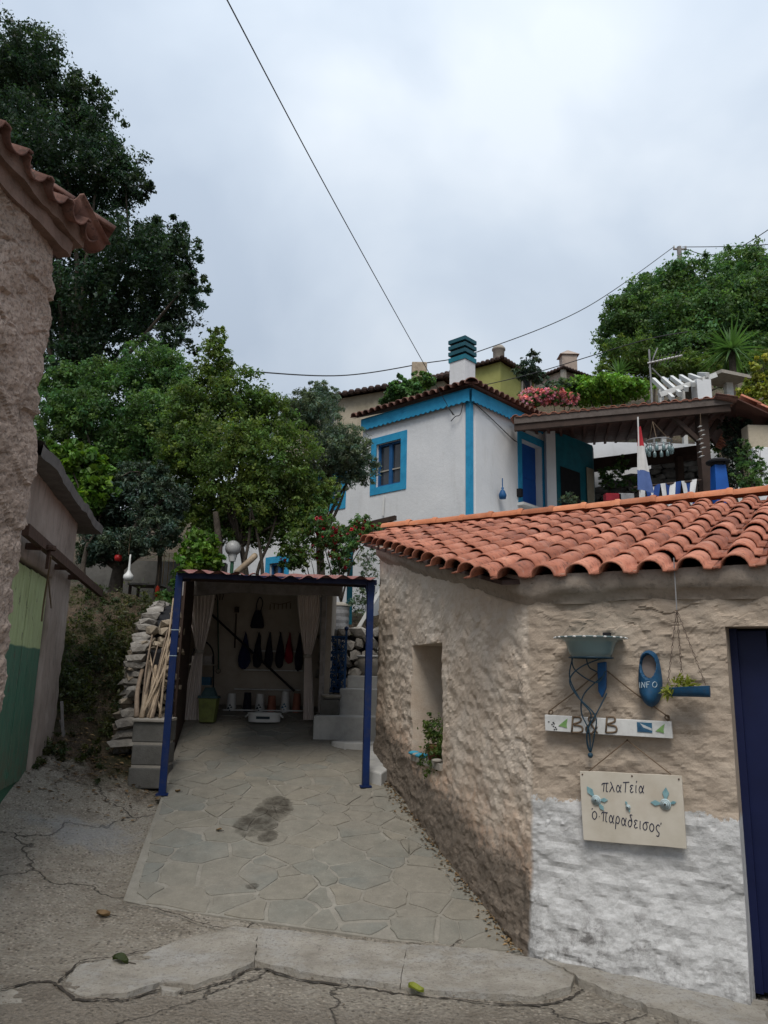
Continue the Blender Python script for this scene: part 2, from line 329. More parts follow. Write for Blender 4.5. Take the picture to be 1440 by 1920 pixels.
# ------------------------------------------------------------------ foliage
def lobe(cx, cy, rx, ry, Y, dy=None):
    c = W(cx, cy, Y); ppm = F_PX/((c-EYE).dot(_f)); rx, ry = rx/ppm, ry/ppm
    return (c, V3(rx, (rx+ry)/2 if dy is None else dy, ry))
def foliage(name, lobes, n, size, mat, parent, seed=0, per=45, spread=1.0, aspect=0.5, inner=0.45, up=0.35, tintv=0.35, label=None, stuff=False):
    R = np.random.RandomState(seed)
    C = np.array([l[0] for l in lobes]); RR = np.array([l[1] for l in lobes])
    w = RR[:, 0]*RR[:, 2]+RR[:, 0]*RR[:, 1]; w /= w.sum()
    nc = max(4, n//per); li = R.choice(len(lobes), nc, p=w)
    d = R.normal(size=(nc, 3)); d /= np.linalg.norm(d, axis=1)[:, None]
    rf = inner+(1-inner)*R.rand(nc)**0.6
    ou_ = R.rand(nc) < 0.16; rf = np.where(ou_, 1.0+0.24*R.rand(nc), rf)
    cc = C[li]+d*RR[li]*rf[:, None]; cc = cc+RR[li]*0.22*np.stack([vnoise(cc, 1.1/RR[li].mean(), 5), vnoise(cc, 1.1/RR[li].mean(), 6), vnoise(cc, 1.1/RR[li].mean(), 7)], 1)
    cr = (0.13+0.16*R.rand(nc))*RR[li].mean(axis=1)*spread*np.where(ou_, 0.6, 1.0)
    ci = R.randint(0, nc, n)
    off = R.normal(size=(n, 3))*0.55; off[:, 2] *= 0.75
    p = cc[ci]+off*cr[ci][:, None]
    # leaf frame
    out = off/(np.linalg.norm(off, axis=1)[:, None]+1e-6)
    nv = R.normal(size=(n, 3))*0.7+out*0.5+V3(0, 0, up); nv /= np.linalg.norm(nv, axis=1)[:, None]
    a = R.normal(size=(n, 3))+out*0.6-V3(0, 0, 0.25); a -= nv*(a*nv).sum(1)[:, None]; a /= np.linalg.norm(a, axis=1)[:, None]
    b = np.cross(nv, a)
    s = size*(0.45+1.1*R.rand(n)**1.5)[:, None]
    q0 = p-a*s*0.5; q2 = p+a*s*0.5-nv*s*0.12; q1 = p+b*s*aspect*0.5+nv*s*0.08; q3 = p-b*s*aspect*0.5+nv*s*0.08
    vs_ = np.stack([q0, q1, q2, q3], 1).reshape(-1, 3).astype(np.float32)
    me = bpy.data.meshes.new(name); me.vertices.add(4*n); me.vertices.foreach_set('co', vs_.ravel())
    me.loops.add(4*n); me.loops.foreach_set('vertex_index', np.arange(4*n, dtype=np.int32))
    me.polygons.add(n); me.polygons.foreach_set('loop_start', np.arange(0, 4*n, 4, dtype=np.int32))
    me.polygons.foreach_set('loop_total', np.full(n, 4, dtype=np.int32))
    me.update(calc_edges=True)
    ct = 1+tintv*1.3*(R.rand(nc)*2-1); lt = ct[ci]*(1+0.3*(R.rand(n)*2-1)); hue = 1+0.18*(R.rand(nc)[ci]*2-1)+0.08*(R.rand(n)*2-1)
    col = np.stack([lt*hue, lt, lt*(2-hue), np.ones(n)], 1).astype(np.float32)
    at = me.color_attributes.new('tint', 'FLOAT_COLOR', 'POINT'); at.data.foreach_set('color', np.repeat(col, 4, 0).ravel())
    me.materials.append(mat)
    o = bpy.data.objects.new(name, me); link(o, parent)
    if stuff: o['kind'] = 'stuff'
    return o, cc
def limbs(mb, base, tips, r0, seed=0, fork=0.45):
    R = random.Random(seed); base = np.asarray(base, float)
    cen = np.mean([np.asarray(t) for t in tips], axis=0); fk = base+(cen-base)*fork+V3(R.uniform(-.1, .1), 0, 0)
    h = np.linalg.norm(fk-base)
    mb.tube(smooth_path([base, lerp(base, fk, 0.5)+V3(R.uniform(-.08, .08)*h, 0, 0), fk], 4), list(np.linspace(r0*1.25, r0*0.8, 9)), 8)
    for t in tips:
        t = np.asarray(t); m = lerp(fk, t, 0.5)+V3(R.uniform(-.1, .1), R.uniform(-.1, .1), R.uniform(0, .12))*np.linalg.norm(t-fk)
        mb.tube(smooth_path([fk-(fk-base)*0.05, m, t], 4), list(np.linspace(r0*0.62, r0*0.12, 9)), 6)
def tree(name, label, lobes, n, size, mat, base, r0, seed, cat='tree', group=None, trunk='trunk', crown='crown', **k):
    t = thing(name, label, cat, base, group)
    mb = MB(); limbs(mb, base, [l[0] for l in lobes], r0, seed); mb.build(trunk, M['bark'], t, True)
    o, cc = foliage(crown, lobes, n, size, mat, t, seed, **k)
    R = random.Random(seed); tw = MB(); C = [l[0] for l in lobes]
    for c in R.sample(list(cc), min(len(cc), 70)):
        j = min(range(len(C)), key=lambda i: np.linalg.norm(C[i]-c)); tw.tube([C[j], lerp(C[j], c, 0.5)+V3(0, 0, .05), c], [r0*0.16, r0*0.1, r0*0.05], 4, False)
    tag(tw.build('branch', M['bark'], t), kind='stuff')
    return t

# ------------------------------------------------------------------ terrain
def softp(x, w): return 0.5*(x+np.sqrt(x*x+w*w))
def rampz(y): return np.maximum(0.012, 0.2*(np.asarray(y, float)-5.0))
def gz(x, y):
    x = np.asarray(x, float); y = np.asarray(y, float)
    yy = np.minimum(y, 11.0)
    z = 0.2*softp(yy-5.12, 0.25)-0.2*softp(-5.12, 0.25)-0.055*sstep(5.2, 6.2, y)
    xe = np.interp(y, [5.48, 7.4, 9.97, 12], [-1.68, -1.99, -2.47, -2.6])-0.08
    lf = sstep(0.02, 0.5, xe-x)
    z = z+np.clip(xe-0.1-x, 0, 1.6)*0.24*sstep(3.6, 6.2, y)
    z = z+lf*0.50*np.clip(y-8.7, 0, 2.4)
    z = z-0.12*sstep(1.5, 4, x)*sstep(2, 5, y)*(1-sstep(5, 7, y))
    zr = 4.25+0.50*np.maximum(0, y-17.5); zl = 2.55+0.26*np.maximum(0, y-15.5)
    zz = lerp(zl, zr, sstep(-0.2, 1.6, x))+0.05*np.maximum(0, y-20)*sstep(2, 14, x)
    zz = np.minimum(zz, 24+0*zz)-0.25*np.maximum(0, y-62)
    z = lerp(z, zz, sstep(11.0, 12.4, y))
    return z
xs = np.unique(np.round(np.concatenate([np.linspace(-160, -12, 14), np.linspace(-12, -4, 22), np.arange(-4, 2.6, 0.045), np.linspace(2.6, 12, 24), np.linspace(12, 160, 14)]), 4))
ys = np.unique(np.round(np.concatenate([np.linspace(-120, -6, 10), np.linspace(-6, 2.6, 20), np.arange(2.6, 11.2, 0.045), np.linspace(11.2, 30, 36), np.linspace(30, 160, 24)]), 4))
GX, GY = np.meshgrid(xs, ys, indexing='ij'); GZ = gz(GX, GY)
P3 = np.stack([GX, GY, GZ*0], -1)
near = sstep(12, 9, np.abs(GX))*sstep(14, 11, GY)*sstep(-3, 1, GY)
dirt = sstep(8.0, 9.0, GY)*sstep(-2.5, -2.8, GX)
GZ = GZ+near*(0.016*fbm(P3, 1.3, 3, 3)+0.007*fbm(P3, 6, 3, 5)+0.004*fbm(P3, 22, 2, 8))+dirt*(0.10*fbm(P3, 1.6, 3, 9)+0.05*fbm(P3, 6, 3, 11))
nx, ny = GX.shape
vv = np.stack([GX, GY, GZ], -1).reshape(-1, 3)
ff = [(i*ny+j, (i+1)*ny+j, (i+1)*ny+j+1, i*ny+j+1) for i in range(nx-1) for j in range(ny-1)]
gm = bpy.data.meshes.new('ground'); gm.from_pydata(vv.tolist(), [], ff); gm.update()
for p in gm.polygons: p.use_smooth = True
t = NT('ground'); x_, y_, z_ = t.xyz()
big = t.noise(0.9, 4, 0.6); mid = t.noise(7, 5, 0.7); fin = t.noise(60, 4, 0.7)
conc = t.ramp(mid, [(0.28, (0.29, 0.245, 0.19)), (0.5, (0.42, 0.37, 0.30)), (0.72, (0.52, 0.47, 0.40))])
conc = t.mix(t.ramp(big, [(0.42, 0), (0.66, 0.6)]), conc, (0.44, 0.395, 0.33))
conc = t.mix(t.ramp(t.noise(1.7, 5, 0.7, t.map(t.pos, (1, 1, 1), (3, 8, 1))), [(0.54, 0), (0.74, 0.6)]), conc, (0.14, 0.115, 0.085))
conc = t.mix(t.ramp(fin, [(0.52, 0), (0.70, 0.4)]), conc, (0.12, 0.10, 0.08))
agg = t.voro(46, 'F1', None, 'Color'); aggd = t.voro(46); conc = t.mix(t.math('MULTIPLY', t.ramp(aggd, [(0.30, 0.9), (0.5, 0)]), t.ramp(t.noise(2.6, 4, 0.7), [(0.33, 0), (0.48, 1)])), conc, t.mix(1.0, t.ramp(t.math('FRACT', t.math('MULTIPLY', aggd, 7)), [(0, (0.36, 0.31, 0.25)), (1, (0.56, 0.50, 0.42))]), t.ramp(agg, [(0.2, 0.35), (0.75, 1.3)]), 'MULTIPLY'))
wob = t.n('ShaderNodeVectorMath', operation='ADD'); t.put(wob.inputs[0], t.pos); nzc = t.n('ShaderNodeTexNoise'); t.put(nzc.inputs['Vector'], t.pos); nzc.inputs['Scale'].default_value = 3.0; nzc.inputs['Detail'].default_value = 6
sc_ = t.n('ShaderNodeVectorMath', operation='SCALE'); t.put(sc_.inputs[0], nzc.outputs['Color']); sc_.inputs[3].default_value = 0.55; t.put(wob.inputs[1], sc_.outputs[0])
crk = t.voro(0.62, 'DISTANCE_TO_EDGE', wob.outputs[0]); crack = t.ramp(crk, [(0.0015, 1), (0.0055, 0)])
conc = t.mix(t.math('MULTIPLY', crack, 0.75), conc, (0.03, 0.026, 0.022))
# worn road surface in front of the broken kerb is darker and rougher
road = t.mr(t.math('ADD', t.math('ADD', y_, t.math('MULTIPLY', x_, 0.16)), t.math('MULTIPLY', t.math('SUBTRACT', big, 0.5), 0.5)), 4.25, 4.05)
conc = t.mix(t.math('MULTIPLY', road, 0.5), conc, t.ramp(t.noise(110, 3, 0.8), [(0.4, (0.12, 0.098, 0.075)), (0.66, (0.34, 0.29, 0.235))]))
# pale spilled lime by the outbuilding
dx = t.math('MULTIPLY', t.math('ADD', x_, 2.35), 1.15); dy_ = t.math('MULTIPLY', t.math('ADD', y_, -6.55), 1.8)
dd = t.math('SQRT', t.math('ADD', t.math('MULTIPLY', dx, dx), t.math('MULTIPLY', dy_, dy_)))
conc = t.mix(t.ramp(t.math('ADD', dd, t.math('MULTIPLY', t.math('SUBTRACT', t.noise(4.5, 5, 0.7), 0.5), 1.6)), [(0.15, 0.6), (0.6, 0)]), conc, (0.40, 0.41, 0.42))
soil = t.ramp(t.noise(12, 6, 0.75), [(0.3, (0.05, 0.038, 0.026)), (0.5, (0.11, 0.08, 0.055)), (0.72, (0.19, 0.135, 0.09))])
soil = t.mix(t.ramp(t.noise(2.3, 5, 0.7), [(0.45, 0), (0.62, 0.8)]), soil, (0.055, 0.062, 0.024))
fs = t.math('ADD', y_, t.math('MULTIPLY', t.math('SUBTRACT', t.noise(2.2, 5, 0.7), 0.5), 1.7))
fs = t.mr(fs, 7.45, 7.95)
moss = t.math('MULTIPLY', t.mr(fs, 0.0, 0.0001), 0)
c = t.mix(fs, conc, soil)
M['ground'] = t.done(c, 0.92, t.bump(t.math('SUBTRACT', t.math('ADD', t.noise(90, 5, 0.8), t.math('MULTIPLY', t.noise(18, 4, 0.7), 1.4)), t.math('ADD', t.math('MULTIPLY', crack, 1.5), t.math('MULTIPLY', t.voro(46), 0.8))), 1.0, 0.034), 0.2)
gm.materials.append(M['ground'])
ground = bpy.data.objects.new('ground', gm); COL.objects.link(ground); tag(ground, kind='structure')

# ------------------------------------------------------------------ ramp with crazy paving
RL = [(-1.68, 5.48), (-1.83, 6.4), (-1.99, 7.4), (-2.22, 8.6), (-2.47, 9.97), (-2.5, 11.6)]
RF = [(-1.68, 5.48), (-1.25, 5.38), (-0.34, 5.19), (0.3, 5.06), (0.95, 4.92)]
RR_ = [(0.95, 4.92), (0.52, 6.5), (0.06, 8.3), (0.06, 11.6)]
ramp_poly = RF+RR_[1:]+RL[::-1][:-1]
def stain(t, x_, y_):
    def blob(cx, cy, sx, sy):
        a = t.math('MULTIPLY', t.math('ADD', x_, -cx), 1/sx); b = t.math('MULTIPLY', t.math('ADD', y_, -cy), 1/sy)
        return t.math('SQRT', t.math('ADD', t.math('MULTIPLY', a, a), t.math('MULTIPLY', b, b)))
    d = t.math('MINIMUM', blob(-0.92, 7.12, 0.17, 0.32), blob(-1.02, 6.78, 0.19, 0.26)); d = t.math('MINIMUM', d, blob(-0.88, 6.55, 0.09, 0.13)); d = t.math('MINIMUM', d, blob(-0.86, 5.72, 0.05, 0.05))
    d = t.math('ADD', d, t.math('MULTIPLY', t.math('SUBTRACT', t.noise(10, 6, 0.75), 0.5), 0.9))
    return t.ramp(d, [(0.7, 1), (0.95, 0.6), (1.12, 0)])
def pave(name, stops, rnd_amt):
    t = NT(name); x_, y_, z_ = t.xyz()
    c = t.ramp(t.noise(6, 6, 0.7), stops)
    if rnd_amt:
        c = t.mix(0.75, c, t.mix(1.0, c, t.ramp(t.rand(), [(0.0, (0.78, 0.86, 0.90)), (0.3, (0.93, 0.96, 0.94)), (0.65, (1.04, 1.0, 0.93)), (1.0, (1.13, 1.05, 0.94))]), 'MULTIPLY'))
    c = t.mix(t.ramp(t.noise(1.4, 5, 0.65), [(0.36, 0), (0.60, 0.85)]), c, t.ramp(t.noise(11, 6, 0.7), [(0.3, (0.15, 0.137, 0.112)), (0.7, (0.225, 0.206, 0.17))]))
    c = t.mix(t.ramp(t.noise(38, 6, 0.85), [(0.53, 0), (0.70, 0.55)]), c, (0.11, 0.10, 0.085)); c = t.mix(t.ramp(t.noise(90, 4, 0.8), [(0.58, 0), (0.72, 0.5)]), c, (0.42, 0.39, 0.33))
    c = t.mix(t.math('MULTIPLY', stain(t, x_, y_), t.ramp(t.noise(7, 5, 0.7), [(0.35, 0.25), (0.58, 0.92)])), c, (0.04, 0.034, 0.025))
    return t.done(c, 0.8, t.bump(t.math('ADD', t.noise(60, 5, 0.7), t.noise(9, 4, 0.6)), 0.45, 0.008), 0.3)
M['flag'] = pave('flagstone', [(0.3, (0.13, 0.126, 0.108)), (0.5, (0.175, 0.168, 0.145)), (0.72, (0.225, 0.214, 0.184))], 1)
M['ramp_mortar'] = pave('ramp_mortar', [(0.3, (0.165, 0.153, 0.13)), (0.5, (0.225, 0.21, 0.178)), (0.7, (0.30, 0.282, 0.242))], 0)
mb = MB(); n = len(ramp_poly)
# slab as a grid of strips so that it follows the slope
strip = []
for y in np.concatenate([np.linspace(4.9, 5.5, 13), np.linspace(5.6, 11.6, 25)]):
    def edge(pl, y):
        for (x0, y0), (x1, y1) in zip(pl[:-1], pl[1:]):
            a, b = (y0, y1)
            if min(a, b) <= y <= max(a, b) and abs(a-b) > 1e-6: return x0+(x1-x0)*(y-y0)/(y1-y0)
        return None
    xl = edge(RL, y) if y >= 5.48 else edge(RF, y); xr = edge(RR_, y)
    if xl is None: xl = 0.945
    if xr is None: xr = 0.95
    strip.append([(xl, y, -0.25), (xl, y, float(rampz(y))-0.004), (lerp(xl, xr, .5), y, float(rampz(y))-0.004), (xr, y, float(rampz(y))-0.004), (xr, y, -0.25)])
mb.sheet(strip)
rampo = mb.build('ramp', M['ramp_mortar']); tag(rampo, kind='structure')
def clip_half(poly, px, py, nx_, ny_):
    out = []
    for i in range(len(poly)):
        a, b = poly[i], poly[(i+1) % len(poly)]
        da = (a[0]-px)*nx_+(a[1]-py)*ny_; db = (b[0]-px)*nx_+(b[1]-py)*ny_
        if da <= 0: out.append(a)
        if (da < 0 < db) or (db < 0 < da):
            t_ = da/(da-db); out.append((a[0]+(b[0]-a[0])*t_, a[1]+(b[1]-a[1])*t_))
    return out
def inpoly(x, y, poly):
    c = False
    for i in range(len(poly)):
        x0, y0 = poly[i]; x1, y1 = poly[i-1]
        if (y0 > y) != (y1 > y) and x < (x1-x0)*(y-y0)/(y1-y0)+x0: c = not c
    return c
def voronoi(poly, sites, gap):
    cells = []
    S = np.array(sites); Rw = random.Random(77); wt_ = [Rw.uniform(-.035, .035) for _ in sites]; gp = [gap*Rw.choice([.45, .7, 1.0, 1.5]) for _ in sites]
    for i, (sx, sy) in enumerate(sites):
        d = np.hypot(S[:, 0]-sx, S[:, 1]-sy); order = np.argsort(d)[1:22]
        c = list(poly)
        for j in order:
            mx_, my_ = (sx+S[j, 0])/2, (sy+S[j, 1])/2; L_ = d[j]; nx_, ny_ = (S[j, 0]-sx)/L_, (S[j, 1]-sy)/L_
            o_ = min(gp[i], gp[j])-(wt_[i]-wt_[j]); c = clip_half(c, mx_-nx_*o_, my_-ny_*o_, nx_, ny_)
            if len(c) < 3: break
        if len(c) >= 3: cells.append(c)
    return cells
R_ = random.Random(21); sites = []
tries = 0
while len(sites) < 230 and tries < 20000:
    tries += 1
    y = R_.uniform(5.0, 10.9); x = R_.uniform(-2.5, 0.95)
    if not inpoly(x, y, ramp_poly): continue
    dmin = R_.choice([0.13, 0.16, 0.22, 0.30, 0.40])
    if all(math.hypot((x-a)*0.85, y-b) > dmin for a, b in sites): sites.append((x, y))
cells = voronoi([(-2.6, 4.8), (1.0, 4.8), (1.0, 11.6), (-2.6, 11.6)], sites, 0.013)
# trim cells to the ramp outline (convex pieces: straight edges of the outline)
def trim(c):
    for (a, b) in list(zip(RF[:-1], RF[1:]))[:1]+[(RF[1], RF[4])]+[(RR_[0], RR_[2])]+[(RL[5], RL[3]), (RL[3], RL[2]), (RL[2], RL[0])]:
        ex, ey = b[0]-a[0], b[1]-a[1]; l = math.hypot(ex, ey); nx_, ny_ = ey/l, -ex/l
        c = clip_half(c, a[0]-nx_*0.02, a[1]-ny_*0.02, nx_, ny_)
        if len(c) < 3: return []
    return c
for c in cells:
    c = trim(c)
    if len(c) < 3: continue
    A = 0.5*sum(c[i-1][0]*c[i][1]-c[i][0]*c[i-1][1] for i in range(len(c)))
    if abs(A) < 0.008: continue
    if A < 0: c = c[::-1]
    cx = sum(p[0] for p in c)/len(c); cy = sum(p[1] for p in c)/len(c)
    # round the corners and roughen the outline
    q = []
    for i in range(len(c)):
        a, b, d = c[i-1], c[i], c[(i+1) % len(c)]
        for (s_, e_, w_) in ((b, a, 0.05), (b, d, 0.05), ):
            q.append((lerp(s_[0], e_[0], w_), lerp(s_[1], e_[1], w_)))
        m_ = (lerp(b[0], d[0], .5), lerp(b[1], d[1], .5)); j = 0.016
        q.append((m_[0]+R_.uniform(-j, j), m_[1]+R_.uniform(-j, j)))
    hh = R_.uniform(-0.002, 0.003); tx, ty = R_.uniform(-.012, .012), R_.uniform(-.012, .012)
    top = [(x, y, float(rampz(y))+hh+(x-cx)*tx+(y-cy)*ty) for x, y in q]
    mid_ = [(lerp(cx, x, 0.97), lerp(cy, y, 0.97), z+0.003) for x, y, z in top]
    bot = [(x, y, float(rampz(y))-0.02) for x, y in q]
    k = len(q); m2 = MB()
    m2.add(mid_+top+bot, [tuple(range(k))]+[(i, i+k, (i+1) % k+k, (i+1) % k) for i in range(k)]+[(i+k, i+2*k, (i+1) % k+2*k, (i+1) % k+k) for i in range(k)])
    fixn(m2.build('flagstone', M['flag'], rampo))

# ------------------------------------------------------------------ broken concrete kerb
def gpt(px, py, it=6):
    z = 0.0
    for _ in range(it):
        d = ray(px, py); p = EYE+d*((z-EYE[2])/d[2]); z = float(gz(p[0], p[1]))
    return p
t = NT('kerb_concrete')
c = t.ramp(t.noise(5, 6, 0.7), [(0.3, (0.29, 0.26, 0.215)), (0.5, (0.40, 0.365, 0.31)), (0.72, (0.50, 0.465, 0.41))])
c = t.mix(t.ramp(t.noise(2.4, 5, 0.7), [(0.48, 0), (0.64, 0.7)]), c, (0.46, 0.45, 0.43))
c = t.mix(t.ramp(t.noise(40, 5, 0.8), [(0.50, 0), (0.66, 0.65)]), c, (0.12, 0.105, 0.09))
M['kerb'] = t.done(c, 0.92, t.bump(t.math('ADD', t.noise(70, 5, 0.8), t.noise(14, 5, 0.75)), 0.9, 0.026), 0.2)
def slab(name, pxs, h, mat, parent=None, seed=0, jit=0.012, seg=0.05):
    R2 = random.Random(seed); P = [gpt(*q)[:2] for q in pxs]; out = []
    for i in range(len(P)):
        a, b = P[i], P[(i+1) % len(P)]; m = max(1, int(np.linalg.norm(b-a)/seg))
        for k in range(m): out.append(lerp(a, b, k/m)+V3(R2.uniform(-jit, jit), R2.uniform(-jit, jit)))
    cen = np.mean(out, axis=0); k = len(out)
    bm = bmesh.new()
    top = [bm.verts.new((p[0], p[1], float(gz(p[0], p[1]))+h)) for p in out]
    bot = [bm.verts.new((p[0], p[1], float(gz(p[0], p[1]))-0.08)) for p in out]
    fc = bm.faces.new(top); fc.normal_update()
    if fc.normal.z < 0: fc.normal_flip()
    for i in range(k): bm.faces.new((top[i], top[(i+1) % k], bot[(i+1) % k], bot[i]))
    bmesh.ops.triangulate(bm, faces=[fc])
    zt_ = {v for v in top}
    for it in range(5):
        ed = [e for e in bm.edges if e.calc_length() > 0.05 and all(abs(v.co.z-(float(gz(v.co.x, v.co.y))+h)) < 1e-3 for v in e.verts)]
        if not ed: break
        r_ = bmesh.ops.subdivide_edges(bm, edges=ed, cuts=1)
        for v in bm.verts:
            if v.co.z > float(gz(v.co.x, v.co.y))-0.04: v.co.z = float(gz(v.co.x, v.co.y))+h
        bmesh.ops.triangulate(bm, faces=[f for f in bm.faces if len(f.verts) > 3])
    for v in bm.verts:
        if v.co.z > float(gz(v.co.x, v.co.y))-0.04: v.co.z += 0.006*float(fbm(V3(v.co.x, v.co.y, 0)[None], 7, 3, 19)[0])+0.008*float(fbm(V3(v.co.x, v.co.y, 0)[None], 2, 2, 23)[0])
    bmesh.ops.recalc_face_normals(bm, faces=bm.faces)
    me = bpy.data.meshes.new(name); bm.to_mesh(me); bm.free(); me.materials.append(mat)
    o = bpy.data.objects.new(name, me); link(o, parent); return o
kb = slab('kerb', [(112, 1856), (150, 1817), (232, 1806), (330, 1775), (440, 1746), (485, 1752), (476, 1812), (430, 1832), (362, 1852), (300, 1848), (236, 1872), (150, 1876)], 0.024, M['kerb'], None, 1, 0.008); tag(kb, kind='structure')
slab('kerb_slab', [(486, 1750), (600, 1762), (762, 1778), (749, 1858), (680, 1846), (560, 1832), (478, 1812)], 0.026, M['kerb'], kb, 2, 0.005)
slab('kerb_slab', [(763, 1778), (900, 1788), (1010, 1806), (1078, 1832), (1070, 1862), (1000, 1878), (860, 1870), (750, 1859)], 0.025, M['kerb'], kb, 3, 0.005)
slab('kerb_slab', [(1020, 1806), (1200, 1840), (1370, 1872), (1440, 1890), (1440, 1960), (1300, 1930), (1180, 1888), (1088, 1850)], 0.036, M['kerb'], kb, 4)
slab('kerb_slab', [(-60, 1862), (0, 1850), (60, 1838), (112, 1848), (134, 1878), (80, 1882), (0, 1886), (-60, 1892)], 0.012, M['kerb'], kb, 6, 0.006)
slab('kerb_slab', [(300, 1853), (345, 1858), (330, 1866), (305, 1864)], 0.02, M['kerb'], kb, 7, 0.004)
shadem = surf('crack_shade_dark', (0.02, 0.017, 0.014), (0.06, 0.05, 0.04), 30, 90, 0.6, 0.006, 0.98)  # dark colour for strips that paint the shade inside the open kerb cracks
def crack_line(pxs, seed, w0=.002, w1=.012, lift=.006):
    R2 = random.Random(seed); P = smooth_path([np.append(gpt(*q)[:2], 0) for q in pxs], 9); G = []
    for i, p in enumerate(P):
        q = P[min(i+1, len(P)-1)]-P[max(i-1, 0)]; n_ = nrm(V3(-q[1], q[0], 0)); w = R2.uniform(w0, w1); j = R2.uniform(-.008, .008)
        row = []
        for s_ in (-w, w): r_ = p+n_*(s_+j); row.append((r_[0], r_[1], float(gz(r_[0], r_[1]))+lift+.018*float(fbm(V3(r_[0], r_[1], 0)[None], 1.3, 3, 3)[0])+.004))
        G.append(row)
    m = MB(); m.sheet(G); return m.build('crack_shade', shadem, kb)
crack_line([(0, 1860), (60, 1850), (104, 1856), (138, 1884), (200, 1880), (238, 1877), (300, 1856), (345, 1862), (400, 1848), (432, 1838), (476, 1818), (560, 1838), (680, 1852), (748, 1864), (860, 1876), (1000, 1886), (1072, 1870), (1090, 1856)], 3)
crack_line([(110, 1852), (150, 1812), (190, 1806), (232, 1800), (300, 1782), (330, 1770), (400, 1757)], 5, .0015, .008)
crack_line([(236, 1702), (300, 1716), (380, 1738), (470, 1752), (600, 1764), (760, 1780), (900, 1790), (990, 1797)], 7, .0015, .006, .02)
cs = slab('door_step', [(-60, 1560), (18, 1545), (14, 1580), (-60, 1640)], 0.14, M['kerb'], None, 8, 0.006); tag(cs, 'low worn concrete step against the rough stone house', 'step')

